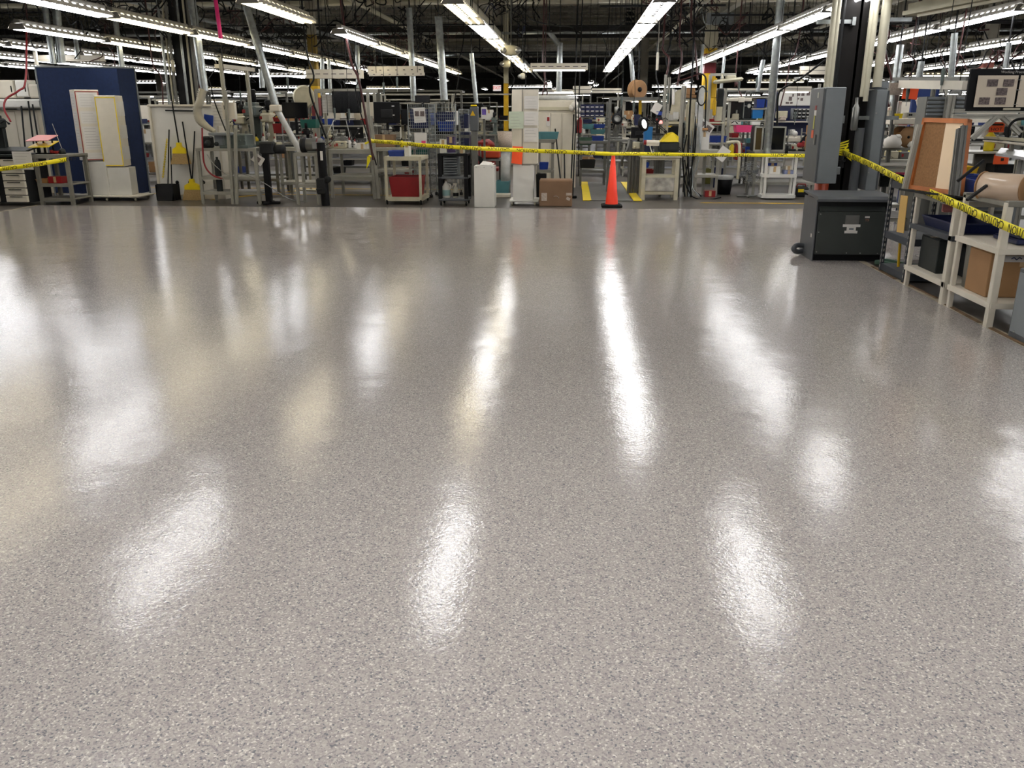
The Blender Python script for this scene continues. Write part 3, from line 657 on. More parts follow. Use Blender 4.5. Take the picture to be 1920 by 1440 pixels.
cable([aty(362, 0, 15.9), aty(372, 120, 15.8), aty(392, 150, 15.8), aty(402, 190, 15.7), aty(423, 245, 15.4)], .012, cablek, 'black cable slanting down behind the ribbed hose to the aluminium stand', 'cable')
cable([aty(388, 290, 15.3), aty(405, 312, 15.2), aty(430, 330, 15.2), aty(455, 327, 15.2), aty(490, 340, 15.1), aty(540, 372, 15.3), aty(570, 378, 15.5)], .007, steel, 'thin grey cable trailing from the aluminium stand to the floor', 'cable')
b = MB(); p = aty(405, 302, 15.4); b.tube([(p.x, 15.45, .22), (p.x, 15.45, .72)], .055, 14); b.lathe([(.055, .72), (.04, .78), (.02, .8), (.02, .84), (0, .84)], (p.x, 15.45, 0), 14); solo('gas_cylinder', b, char, 'slim dark cylinder standing in the aluminium stand', 'cylinder')
x0_, x1_, z0, z1 = R4(418, 442, 192, 224, 15.3)
tt = T('wall_switch_box', 'pale control boxes strapped to the tall post of the aluminium stand', 'control box', ((x0_+x1_)/2, 15.3, z0), w=True)
b = MB(); b.span(x0_, x1_, 15.26, 15.36, z0, z1, .01); tt.p('box', b, white); b = MB(); b.span(x0_+.04, x0_+.1, 15.25, 15.262, z1-.12, z1-.05, .003); tt.p('switch', b, dark)
x0_, x1_, z0, z1 = R4(398, 422, 204, 236, 15.75)
tt = T('notice_board', 'pale sheets pinned behind the tall aluminium post', 'notice', ((x0_+x1_)/2, 15.75, z0), w=True)
paper_sheet(None, (x0_+x1_)/2, 15.75, (z0+z1)/2+.05, x1_-x0_, z1-z0+.1, t=tt)
b = MB(); q = aty(391, 227, 15.72); b.box(q, (.17, .02, .22), .004, ry=.15); solo('blue_folder', b, blue, 'small blue folder behind the ribbed hose', 'folder')
# upper light bar on posts (white) at left centre
def lightbar(px0, py0, px1, py1, Y0, Y1, label, h=.14, lit=False, th=.18, name='task_light_bar'):
    p = aty(px0, py0, Y0); q = aty(px1, py1, Y1); t = T(name, label, 'light bar', (p+q)/2, w=True)
    b = MB(); b.beam(p, q, th, h); t.p('housing', b, white)
    d = (q-p).normalized(); b = MB()
    n = 7
    for i in range(n):
        c = p+(q-p)*((i+.5)/n)-Vector((0, th/2+.001, 0)); b.box(c+Vector((0, 0, .0)), (.1, .004, .012))
    t.p('vent_slots', b, dark)
    if lit:
        b = MB(); b.beam(p+d*.05-Vector((0, 0, h/2+.012)), q-d*.05-Vector((0, 0, h/2+.012)), .1, .018); t.p('tube', b, TASK)
    for k in (.12, .88):
        b = MB(); c = p+(q-p)*k; b.tube([c, (c.x, c.y, 5.2)], .006, 5); t.p('hanger', b, dark)
    return t
lightbar(411, 124, 470, 131, 16.2, 17.6, 'white swivelling light bar above the aluminium stand left of the slanting duct', .07)
b = MB(); q = aty(466, 150, 17); b.prof((q.x, 17, 0), (q.x-.02, 17, Z_(133, 17, 465)), .06); solo('support_post', b, alu, 'vertical aluminium post under the right end of the white light bar', 'post')
b = MB(); q = aty(416, 140, 16.2); b.prof((q.x+.02, 16.2, 0), (q.x, 16.2, Z_(108, 16.2, 410)), .06); solo('support_post', b, alu, 'vertical aluminium post under the left end of the white light bar', 'post')
# slanting galvanised duct
duct('slanting_duct', aty(462, 12, 15.9), aty(519, 205, 15.9), .068, 'long galvanised duct slanting down right of the aluminium stand')
b = MB(); b.tube([aty(519, 205, 15.9), aty(530, 225, 15.9), aty(566, 290, 15.7)], [.06, .055, .055], 12); solo('clear_hose', b, glassy, 'translucent grey hose continuing from the slanting duct to the motor', 'hose')
b = MB(); q = aty(517, 203, 15.86); b.box(q, (.2, .14, .12), .02); solo('hose_clamp', b, white, 'white collar where the slanting duct meets the clear hose', 'clamp')
# mid machines behind the stand
def mach(px, py_base, Y, s, label, m1=None, m2=None, name='drill_press', z=None, rz=0, sc=(1, 1, 1)):
    o = press(name, s, label, m1=m1, m2=m2); p = aty(px, py_base, Y); o.o.location = (p.x, Y, p.z if z is None else z); o.o.rotation_euler = (0, 0, rz); o.o.scale = sc; return o
# black pedestal stand
x = X_(503, 15.45, 370); t = T('pedestal_stand', 'black post on a cross base with a tilted white card right of the aluminium stand', 'stand', (x, 15.45, 0), w=True)
b = MB(); b.box((x, 15.45, .03), (.42, .09, .05), .01); b.box((x, 15.45, .03), (.09, .42, .05), .01); t.p('base', b, black)
b = MB(); b.box((X_(501, 15.45, 330), 15.45, .5), (.11, .1, .9), .01); t.p('post', b, black)
b = MB(); b.box((X_(503, 15.45, 285), 15.45, 1.0), (.26, .2, .22), .03); b.lathe([(0, -.1), (.08, -.1), (.08, .1), (0, .1)], (X_(522, 15.4, 285), 15.45, .98), 18, 'X'); t.p('motor', b, dark)
b = MB(); q = aty(484, 299, 15.38); b.box(q, (.2, .008, .16), .001, ry=.6); t.p('card', b, paper)
b = MB(); b.box((q.x, q.y-.006, q.z), (.08, .004, .08), ry=.6); t.p('photo', b, photo1)
b = MB(); b.box(aty(494, 276, 15.4), (.1, .08, .05), .02); t.p('yellow_cap', b, yel)
# small aluminium trestle with motor
x0 = X_(561, 15.5, 380); x1 = X_(603, 15.5, 380); zt = .885
t = T('aluminium_trestle', 'narrow aluminium trestle frame beside the black drum post', 'stand', ((x0+x1)/2, 15.6, 0), w=True)
legs(t, (x0+.02, x1-.02), (15.4, 15.8), 0, zt, .05, alu)
for z in (.34, zt):
    b = MB()
    for yy in (15.4, 15.8): b.prof((x0, yy, z), (x1, yy, z), .05)
    for xx in (x0+.02, x1-.02): b.prof((xx, 15.4, z), (xx, 15.8, z), .05)
    if z > .5: b.span(x0, x1, 15.4, 15.8, z+.025, z+.035)
    t.p('cross_rail', b, alu)
t = T('blower_motor', 'grey blower motor on the narrow aluminium trestle', 'motor', (X_(588, 15.55, 290), 15.55, zt+.035), w=True); xm = X_(590, 15.55, 290); zc = zt+.035+.13
b = MB(); b.lathe([(0, -.17), (.1, -.17), (.12, -.14), (.12, .14), (.1, .17), (0, .17)], (xm, 15.55, zc), 24, 'X'); b.box((xm, 15.55, zt+.05), (.22, .18, .03), .005); t.p('body', b, alud)
b = MB(); b.lathe([(0, -.05), (.13, -.05), (.13, .05), (0, .05)], (xm-.18, 15.55, zc), 24, 'X'); t.p('fan_cover', b, dark)
b = MB(); b.box((xm+.05, 15.42, zc), (.09, .01, .12), .003); t.p('rating_plate', b, steel)
b = MB(); b.lathe([(.09, -.012), (.125, -.012), (.125, .012), (.09, .012)], (xm+.08, 15.55, zc), 24, 'X'); t.p('cooling_ring', b, brickred)
# black drum post
x = X_(608, 15.3, 340); t = T('black_drum_post', 'tall black cylindrical post with white tag and dark clamp below', 'post', (x, 15.3, 0), w=True)
b = MB(); b.tube([(x, 15.3, .0), (x-.02, 15.3, 1.1)], .075, 16); t.p('post', b, black)
b = MB(); b.box((x+.01, 15.2, .88), (.045, .012, .16), .003); t.p('tag', b, paper)
b = MB(); b.box((x-.03, 15.22, .35), (.16, .14, .28), .02); b.lathe([(0, -.03), (.06, -.03), (.06, .03), (0, .03)], (x+.09, 15.2, .47), 16, 'Y'); b.box((x-.05, 15.2, .3), (.13, .13, .03), .005); t.p('clamp', b, dark)
# large aluminium bench
Yb = 16.55; x0 = X_(622, Yb, 330); x1 = X_(700, Yb, 330)
t = T('aluminium_workbench', 'large aluminium profile bench with lower shelf behind the black drum post', 'workbench', ((x0+x1)/2, Yb, 0), w=True)
legs(t, (x0, x1), (Yb, Yb+.8), 0, .9, .05, alu)
for z, nm in ((.92, 'worktop'), (.42, 'shelf')):
    b = MB(); b.span(x0-.03, x1+.03, Yb-.03, Yb+.83, z-.005, z+.02, .004)
    for yy in (Yb, Yb+.8): b.prof((x0, yy, z-.035), (x1, yy, z-.035), .06)
    t.p(nm, b, alu)
b = MB(); b.prof((X_(705, 16.45, 380), 16.45, 0.02), (X_(689, 16.45, 220), 16.45, Z_(218, 16.45, 690)), .05); b.prof((X_(711, 16.45, 380), 16.45, 0.02), (X_(696, 16.45, 220), 16.45, Z_(218, 16.45, 690)), .05); t.p('tall_post', b, alu)
tpost = aty(691, 264, 16.4)
# hutch frame behind with monitors
Yh = 17.6; x0 = X_(596, Yh, 230); x1 = X_(692, Yh, 230); zt = Z_(167, Yh, 640)
t = T('aluminium_hutch', 'aluminium frame with shelves holding the large black monitor', 'frame', ((x0+x1)/2, Yh, 0), w=True)
for xx in (x0, x1):
    for yy in (Yh, Yh+.6):
        b = MB(); b.prof((xx, yy, 0), (xx, yy, zt), .055); t.p('upright', b, alu)
b = MB(); b.prof((x0, Yh, zt-.03), (x1+.2, Yh, zt-.03), .07); b.prof((x0, Yh+.6, zt-.03), (x1, Yh+.6, zt-.03), .05); t.p('top_rail', b, alu)
zs = Z_(235, Yh, 650); b = MB(); b.span(x0, x1+.15, Yh-.05, Yh+.5, zs-.03, zs, .004); t.p('shelf', b, alu)
b = MB(); b.span(x0, x1, Yh-.05, Yh+.6, .9, .94, .004); t.p('worktop', b, creamd)
for (a_, b_) in ((604, 613), (614, 626)):
    q0, q1, z0, z1 = R4(a_, b_, 178, 212, Yh+.1); tt = T('paper_notice', 'pale sheet hanging %s in the frame left of the large monitor' % ('leftmost' if a_ == 604 else 'nearest'), 'paper', ((q0+q1)/2, Yh+.1, z0), w=True); paper_sheet(None, (q0+q1)/2, Yh+.1, (z0+z1)/2, q1-q0, z1-z0, t=tt)
q0, q1, z0, z1 = R4(623, 677, 171, 212, Yh-.08); monitor((q0+q1)/2, Yh-.08, z0-.12, q1-q0, z1-z0, 'largest black monitor, hung in the aluminium frame left of the tall post', stand=.12)
q0, q1, z0, z1 = R4(530, 577, 192, 222, 17); monitor((q0+q1)/2, 17, z0-.3, q1-q0, z1-z0, 'black monitor on a stalk beside the end of the slanting duct', stand=.3, name='computer_monitor')
q0, q1, z0, z1 = R4(701, 750, 193, 233, 16.9); monitor((q0+q1)/2, 16.9, z0-.1, q1-q0, z1-z0, 'black monitor seen from behind, right of the tall aluminium post', stand=.12, back=True)
q0, q1, z0, z1 = R4(752, 766, 207, 236, 17); monitor((q0+q1)/2, 17, z0-.1, q1-q0, z1-z0, 'narrow black screen edge between the monitor back and wire rack', stand=.12)
q0, q1, z0, z1 = R4(778, 806, 179, 193, 18.0); monitor((q0+q1)/2, 18.0, 1.181, q1-q0, z1-z0, 'small black monitor high above the wire racks', stand=z0-1.181)
# bench supporting those: left bench behind trestle
def simple_bench(px0, px1, Y, d, h, label, z2=.3, m=None, name='workbench', prof=True, rail=True, py=330, topm=None):
    x0 = X_(px0, Y, py); x1 = X_(px1, Y, py); t = T(name, label, 'workbench', ((x0+x1)/2, Y, 0), w=True); m = m or alu
    legs(t, (x0+.03, x1-.03), (Y+.03, Y+d-.03), 0, h-.03, .05, m, prof)
    shelf(t, x0-.02, x1+.02, Y-.02, Y+d+.02, h, topm or m, .035, 'worktop', rail)
    if z2: shelf(t, x0, x1, Y, Y+d, z2, m, .025, 'lower_shelf', rail)
    return t, x0, x1
simple_bench(525, 598, 16.8, .6, .96, 'aluminium bench under the monitor beside the slanting duct', .3)
simple_bench(702, 772, 16.8, .6, .96, 'aluminium bench under the monitor seen from behind', .55)
simple_bench(440, 522, 17.6, .7, .95, 'workbench carrying machines behind the aluminium stand', .3, m=creamd)
simple_bench(375, 436, 17.9, .6, .95, 'workbench behind the right side of the white broom board', .3, m=creamd)
q0, q1, z0, z1 = R4(470, 505, 185, 222, 17.8)
for (px, s, m1, lb) in ((455, 1.0, cream, 'cream upright press left among machines behind the aluminium stand'), (478, 1.35, gmach, 'large grey press with shiny head behind the aluminium stand'), (505, 1.1, cream, 'cream press with dark motor beside the slanting duct')):
    mach(px, 240, 17.9, s, lb, m1, z=.96)
for (px0, px1, py0, py1, Y, mt, lb) in ((563, 592, 224, 240, 17.0, tealg, 'teal green toolbox behind the narrow trestle'), (512, 528, 232, 250, 17.2, red, 'red parts box by the end of the slanting duct'), (512, 528, 220, 228, 17.2, redp, 'small dull red box stacked above the red parts box')):
    q0, q1, z0, z1 = R4(px0, px1, py0, py1, Y); bin_(q0, q1, Y, Y+.3, z0, z1, mt, lb, 'box', name='tool_box')
q0, q1, z0, z1 = R4(560, 600, 240, 258, 17.0); mach(575, 258, 16.95, .55, 'small black drill unit on the bench under the teal toolbox', black, z=.965)
# oval fan / reel and yellow thing near column
b = MB(); q = aty(570, 182, 18.4); b.lathe([(.2, -.03), (.24, 0), (.2, .03)], q, 28, 'Y'); b.lathe([(0, -.02), (.2, -.02)], q, 28, 'Y'); b.box((q.x, q.y+.04, (q.z-.2)/2), (.05, .03, q.z-.2)); b.box((q.x, q.y, .01), (.4, .3, .02)); solo('round_cable_reel', b, cream, 'pale oval reel showing above the monitor beside the slanting duct', 'reel')
# light bars above
lightbar(576, 139, 680, 139, 17.8, 17.8, 'long white light bar above the large black monitor', .17)
lightbar(690, 132, 793, 131, 18.4, 18.8, 'long pale light bar above the wire racks, left of the twin pipes', .15)
lightbar(693, 140, 795, 139, 18.2, 18.6, 'lower pale rail under the light bar above the wire racks', .06)
lightbar(995, 125, 1102, 125, 17.7, 17.7, 'short crosswise light fixture hanging right of the central light row', .12, True, .2, 'hanging_task_light')
# bench clutter on large bench: cables and white boxes
q0, q1, z0, z1 = R4(669, 689, 270, 280, 16.6); carton(q0, q1, 16.6, 16.8, .941, .941+z1-z0, white2, 'white box on the large aluminium bench near the tall post', cat='box', name='parts_box')
q0, q1, z0, z1 = R4(690, 729, 240, 264, 16.4)
carton(q0, q1, 16.85, 17.1, .965, .965+(z1-z0)*1.0, card, 'dark brown carton beneath the monitor seen from behind')
for i in range(9):
    px = RND.uniform(618, 690); p = aty(px, RND.uniform(225, 250), 17.2); e = Vector((p.x+RND.uniform(-.2, .2), 16.7, .95+RND.uniform(0, .1)))
    cable([p, (p.x+RND.uniform(-.15, .15), 16.9, (p.z+.95)/2-RND.uniform(.0, .15)), e], .008, RND.choice([cablek, cablek, steel]), 'thin cable drooping over the large aluminium bench', 'cable', 'cables drooping over the large aluminium bench')
for i, (px, mt) in enumerate(((632, blued), (646, dark), (658, blued), (670, dark))):
    q = aty(px, 225, 17.6); bin_(q.x-.07, q.x+.07, 17.55, 17.8, zs, zs+.1, mt, 'small dark bin on the shelf under the largest monitor, %s from left' % ORD[i].replace('nearest', 'first'), group='small bins under the largest monitor')
for i, (px, mt) in enumerate(((605, blue), (625, black), (645, dark), (664, black))):
    q = aty(px, 255, 17.5); mach(px, 262, 17.75, .32, 'small dark fixture on the worktop under the largest monitor', mt, z=.94, name='test_fixture').o['group'] = 'small fixtures under the largest monitor'
# --- cream cart with red bin
Yc = 15.55; x0 = X_(722, Yc, 330); x1 = X_(790, Yc, 330); D = .75; zt = Z_(294, Yc, 760); zb = Z_(372, Yc, 760)
t = T('utility_cart', 'cream angle-iron cart on casters holding a large red tub', 'cart', ((x0+x1)/2, Yc+D/2, 0), w=True)
for xx in (x0+.02, x1-.02):
    for yy in (Yc, Yc+D): b = MB(); b.beam((xx, yy, zb-.02), (xx, yy, zt), .045); t.p('post', b, cream); caster(t, xx, yy, 0, .05)
for z, nm in ((zt, 'top_deck'), (zb+.02, 'bottom_deck')):
    b = MB(); b.span(x0, x1, Yc-.02, Yc+D+.02, z-.015, z, .003); b.span(x0, x1, Yc-.03, Yc-.015, z-.065, z+.005); b.span(x0, x1, Yc+D+.015, Yc+D+.03, z-.065, z+.005)
    for xx in (x0, x1): b.span(xx-.008, xx+.008, Yc-.03, Yc+D+.03, z-.065, z+.005)
    t.p(nm, b, cream)
q0, q1, z0, z1 = R4(731, 788, 333, 370, Yc+.1); bin_(q0, q1, Yc+.06, Yc+.66, zb+.021, zb+.02+(z1-z0), red, 'large dark red tub on the lower deck of the cream cart', 'tub', name='plastic_tub')
q0, q1, z0, z1 = R4(728, 757, 284, 294, Yc+.1); bin_(q0, q1, Yc+.1, Yc+.4, zt+.001, zt+.1, blue, 'blue bin on top of the cream cart')
q0, q1, z0, z1 = R4(758, 767, 268, 294, Yc+.1); carton(q0, q1, Yc+.1, Yc+.3, zt+.001, zt+.26, white2, 'upright white box on top of the cream cart', cat='box', name='document_box')
# --- wire grid racks
def wirepanel(px0, px1, py0, py1, Y, Y2, label, nx=10, nz=26, zb=0):
    p = aty(px0, 300, Y); q = aty(px1, 300, Y2); z1 = Z_(py0, Y, px0); t = T('wire_grid_rack', label, 'wire rack', ((p.x+q.x)/2, Y, zb), w=True)
    b = MB(); P = lambda k, z: Vector((p.x+(q.x-p.x)*k, p.y+(q.y-p.y)*k, z))
    for i in range(nx+1): b.tube([P(i/nx, zb+.08), P(i/nx, z1)], .004 if 0 < i < nx else .012, 5)
    for i in range(nz+1): z = zb+.08+(z1-zb-.08)*i/nz; b.tube([P(0, z), P(1, z)], .004, 4)
    t.p('wire_mesh', b, galv); b = MB()
    for k in (.1, .9): b.lathe([(0, 0), (.03, 0), (.03, .05), (.01, .06), (.01, .1), (0, .1)], P(k, zb), 10)
    t.p('foot', b, dark); return t
wirepanel(768, 806, 195, 376, 16.9, 16.9, 'wire grid panel with a photo sheet clipped on it, left of the black cart')
wirepanel(806, 818, 195, 376, 16.9, 17.6, 'side wire grid panel receding behind the black cart', 7)
wirepanel(818, 856, 195, 376, 17.3, 17.3, 'wire grid panel with upright rungs behind the black cart')
wirepanel(862, 880, 205, 300, 17.5, 17.9, 'narrow wire grid panel with the yellow-tagged grey case', 7)
q0, q1, z0, z1 = R4(776, 798, 202, 230, 16.85); t = T('photo_sheet', 'white sheet with two photographs clipped to the wire grid', 'paper', ((q0+q1)/2, 16.85, z0), w=True)
s = paper_sheet(None, (q0+q1)/2, 16.84, (z0+z1)/2, q1-q0, z1-z0, t=t, rot=.05)
b = MB()
for k in (.27, .73): b.box((q0+(q1-q0)*k, 16.832, z0+(z1-z0)*.6), ((q1-q0)*.35, .003, (z1-z0)*.35))
t.p('photograph', b, photo1, par=s)
q0, q1, z0, z1 = R4(777, 800, 249, 272, 16.85); t = T('paper_holder', 'pale clear folder hanging on the wire grid below the photo sheet', 'holder', ((q0+q1)/2, 16.85, z0), w=True); b = MB(); b.span(q0, q1, 16.83, 16.87, z0, z1, .006); t.p('folder', b, paper); b = MB(); b.span(q1-.1, q1-.02, 16.825, 16.83, z0, z0+.08); t.p('pink_note', b, pink)
for i, (px0, px1, py0, py1, mt) in enumerate(((772, 802, 280, 292, tealg), (770, 806, 205, 240, blued), (820, 850, 210, 225, blued), (822, 850, 228, 246, blue), (864, 878, 215, 240, blued), (864, 880, 248, 275, blued), (808, 818, 212, 235, blue), (845, 860, 252, 262, blued))):
    q0, q1, z0, z1 = R4(px0, px1, py0, py1, 17.75); bin_(q0, q1, 17.7, 18.0, z0, z1, mt, 'dark bin standing on the rack behind the wire grid panels', group='dark bins behind the wire grids')
simple_bench(768, 880, 17.72, .5, 1.18, 'grey shelf rack behind the wire grid panels', .62, m=alud, name='shelf_rack')
q0, q1, z0, z1 = R4(881, 896, 200, 246, 17.4); t = T('grey_lunch_locker', 'tall grey electrical case with a yellow warning tag', 'case', ((q0+q1)/2, 17.4, 0), w=True)
b = MB(); b.span(q0, q1, 17.4, 17.6, z0, z1, .01); t.p('case', b, gpaintd)
b = MB(); b.span(q0+.02, q1-.02, 17.42, 17.58, 0, z0, .004); t.p('post', b, alud)
b = MB(); c = Vector(((q0+q1)/2-.02, 17.395, z1-.12)); b.plate([c+Vector((-.05, 0, -.05)), c+Vector((.05, 0, -.05)), c+Vector((0, 0, .05))], .003, Vector((0, -1, 0))); t.p('warning_triangle', b, yellow)
b = MB(); b.box(((q0+q1)/2, 17.4, z1+.02), (.12, .04, .03), .01); t.p('yellow_clip', b, yel)
q0, q1, z0, z1 = R4(902, 913, 201, 223, 17.8); t = T('colour_poster', 'small poster with purple flower print beside the grey case', 'poster', ((q0+q1)/2, 17.8, z0), w=True); b = MB(); b.span(q0, q1, 17.8, 17.81, z0, z1); t.p('sheet', b, paper); b = MB(); b.box(((q0+q1)/2, 17.797, z0+(z1-z0)*.6), ((q1-q0)*.7, .003, (z1-z0)*.5)); t.p('print', b, mat('purple_print', '#5f4a9c', .7, 0, .5, 30))
b = MB(); b.box(((q0+q1)/2, 17.84, z0-.5), (.04, .04, 1.2)); b.span((q0+q1)/2-.15, (q0+q1)/2+.15, 17.7, 18, 0, .03, .006); t.p('stand', b, alud)
# --- black cart
Yc = 15.4; x0 = X_(821, Yc, 330); x1 = X_(877, Yc, 330); D = .5; zt = Z_(288, Yc, 850)
t = T('black_av_cart', 'black open cart with shelves holding a white jug and spray bottle', 'cart', ((x0+x1)/2, Yc+D/2, 0), w=True)
for xx in (x0+.035, x1-.035):
    for yy in (Yc+.03, Yc+D-.03): b = MB(); b.box((xx, yy, (zt+.08)/2), (.07, .06, zt-.08), .008); t.p('post', b, black)
for xx, yy in ((x0+.04, Yc+.05), (x1-.04, Yc+.05), (x0+.04, Yc+D-.05), (x1-.04, Yc+D-.05)): caster(t, xx, yy, 0, .035, fork=False)
for z, nm in ((zt, 'top'), (Z_(331, Yc, 850), 'shelf'), (.13, 'shelf')):
    b = MB(); b.span(x0, x1, Yc, Yc+D, z-.045, z, .008); t.p(nm, b, black if nm == 'top' else gpaintd)
b = MB()
for i in range(9): b.box(((x0+x1)/2-.05, Yc+.12, .92-i*.045-.0), (.22, .2, .012), .002)
b.box(((x0+x1)/2-.05, Yc+.22, .73), (.3, .02, .42), .004); solo('slotted_tray_stack', b, gpaint, 'stack of grey slotted trays inside the upper bay of the black cart', 'tray stack')
bpy.data.objects  # (contents)
xj = X_(836, Yc+.12, 360); t = T('white_jug', 'white plastic gallon jug on the bottom shelf of the black cart', 'jug', (xj, Yc+.16, .131))
b = MB(); b.lathe([(0, 0), (.068, 0), (.075, .012), (.075, .16), (.066, .2), (.03, .265), (.024, .275), (.024, .29), (0, .29)], (0, 0, 0), 22); t.p('body', b, white2)
b = MB(); b.lathe([(.027, .285), (.027, .31), (0, .31)], (0, 0, 0), 14); t.p('cap', b, white)
b = MB(); b.tube([(.045, -.03, .25), (.085, -.04, .235), (.09, -.04, .18), (.07, -.03, .15)], .012, 8); t.p('handle', b, white2)
b = MB(); b.lathe([(.0765, .04), (.0765, .14)], (0, 0, 0), 22); t.p('label_wrap', b, mat('pale_teal_label', '#88a8a6', .5))
xj = X_(854, Yc+.12, 360); t = T('spray_bottle', 'translucent spray bottle beside the white jug', 'spray bottle', (xj, Yc+.16, .131))
b = MB(); b.lathe([(0, 0), (.045, 0), (.05, .01), (.05, .12), (.035, .17), (.018, .2), (.018, .22), (0, .22)], (0, 0, 0), 18); t.p('bottle', b, mat('frosted_plastic', '#b3b1a2', .3))
b = MB(); b.box((-.01, 0, .245), (.08, .028, .04), .008); b.box((-.045, 0, .215), (.012, .014, .05), .004, ry=.4); b.lathe([(.02, .205), (.02, .23), (0, .23)], (0, 0, 0), 12); t.p('trigger_head', b, white)
b = MB(); b.lathe([(.051, .03), (.051, .09)], (0, 0, 0), 18); t.p('label_wrap', b, black)
for (px0, px1, py0, mt, lb) in ((825, 838, 262, white2, 'white carton with blue base on top of the black cart'), (839, 853, 257, mat('dark_purple_card', '#3b2d55', .6), 'dark purple carton on top of the black cart'), (862, 870, 278, cream, 'small cream cup on top of the black cart')):
    q0, q1, z0, z1 = R4(px0, px1, py0, 288, Yc+.15); carton(q0, q1, Yc+.1, Yc+.28, zt+.001, z1, mt, lb, cat='box', name='supply_box')
# --- white slim cabinet
Yc = 15.2; x0 = X_(889, Yc, 345); x1 = X_(927, Yc, 345); zt = Z_(311, Yc, 905)
t = T('white_pedestal_box', 'plain white rectangular pedestal left of the paper-covered pillar', 'pedestal', ((x0+x1)/2, Yc+.16, 0), w=True)
b = MB(); b.span(x0, x1, Yc, Yc+.36, 0, zt, .005); t.p('body', b, white2)
b = MB()
for k in (.12, .5, .88): b.box((x0+(x1-x0)*k, Yc-.001, zt-.025), (.02, .004, .008))
t.p('screw_caps', b, steel)
b = MB(); b.plate([(x0+.08, Yc+.05, zt+.001), (x1-.05, Yc+.08, zt+.004), (x1-.02, Yc+.3, zt+.03), (x0+.12, Yc+.28, zt+.045)], .004); b.plate([(x0+.1, Yc+.04, zt+.01), (x0+.26, Yc+.02, zt+.006), (x0+.3, Yc+.22, zt+.05), (x0+.14, Yc+.2, zt+.07)], .003); solo('loose_papers', b, paper, 'loose white papers lying on top of the white pedestal', 'papers')
# --- paper-covered pillar on dolly
Yc = 15.55; x0 = X_(959, Yc, 250); xm = X_(979, Yc-.02, 250); x1 = X_(1008, Yc, 250); zt = Z_(168, Yc, 985); zb = Z_(307, Yc, 985)
t = T('paper_covered_pillar', 'white notice pillar covered in hung papers with an orange sheet, on a dolly', 'notice pillar', ((x0+x1)/2, Yc+.2, 0), w=True)
b = MB(); b.span(X_(955, Yc, 380), X_(1010, Yc, 380), Yc-.05, Yc+.5, .07, .1, .006); t.p('dolly_deck', b, white2)
for xx in (X_(960, Yc, 380), X_(1003, Yc, 380)):
    for yy in (Yc, Yc+.44): caster(t, xx, yy, 0, .03, cream)
b = MB(); b.span(X_(962, Yc, 345), X_(1000, Yc, 345), Yc+.0, Yc+.42, .1, zb-.02, .006); t.p('pedestal', b, white2)
yl = Yc+.12
b = MB(); P = [(x0, yl), (xm, Yc), (x1, Yc+.02), (x1, Yc+.42), (x0, Yc+.42)]
b.plate([(x, y, zb) for x, y in P], zt-zb, Vector((0, 0, 1))); t.p('column_board', b, white)
b = MB(); b.plate([(x-.01 if x < xm else x+.01, y-.01, zb-.03) for x, y in P], .03, Vector((0, 0, 1))); b.plate([(x, y, zt) for x, y in P], .012, Vector((0, 0, 1))); b.box((xm, Yc-.004, (zt+zb)/2), (.014, .01, zt-zb)); t.p('frame_edge', b, creamd)
for (k, (py0, py1), mt) in ((0, (180, 204), None), (1, (209, 235), None), (2, (240, 266), None)):
    z0, z1 = Z_(py1, Yc, 995), Z_(py0, Yc, 995); paper_sheet(None, (xm+x1)/2+.02, Yc-.012, (z0+z1)/2, (x1-xm)*.92, z1-z0, t=t)
paper_sheet(None, (x0+xm)/2-.01, Yc-.02, (Z_(209, Yc)+Z_(241, Yc))/2, .26, Z_(209, Yc)-Z_(241, Yc), papergr, t=t)
b = MB(); z0, z1 = Z_(308, Yc, 968), Z_(274, Yc, 968); b.plate([(x0+.0, Yc-.03, z0+.02), (xm+.0, Yc-.06, z0), (xm+.02, Yc-.03, z1-.01), (x0+.02, Yc-.02, z1)], .003, Vector((0, -1, 0))); t.p('orange_sheet', b, orange)
# --- cardboard box right of pillar
Yc = 15.4; x0 = X_(1011, Yc, 362); x1 = X_(1073, Yc, 362); zt = Z_(338, Yc+.02, 1040)
t = T('cardboard_box', 'wide brown cardboard box on the floor left of the orange cone', 'cardboard box', ((x0+x1)/2, Yc+.2, 0), w=True)
b = MB(); b.span(x0, x1, Yc, Yc+.42, 0, zt, .012); t.p('body', b, card)
b = MB(); b.span(x0+.01, x1-.01, Yc+.02, Yc+.2, zt, zt+.006); b.span(x0+.01, x1-.01, Yc+.22, Yc+.4, zt, zt+.006); t.p('top_flap', b, card)
b = MB(); b.box((x0+.09, Yc-.003, .17), (.1, .004, .14)); b.box((x1-.06, Yc-.003, .22), (.1, .004, .045)); b.box((x1-.07, Yc-.003, .14), (.07, .004, .05), ry=.4); t.p('shipping_label', b, sticker)
b = MB(); b.tube(smooth_path([((x0+x1)/2-.04, Yc-.003, .18), ((x0+x1)/2+.02, Yc-.003, .185), ((x0+x1)/2+.06, Yc-.003, .15)]), .005, 5); t.p('printed_arc', b, sticker)
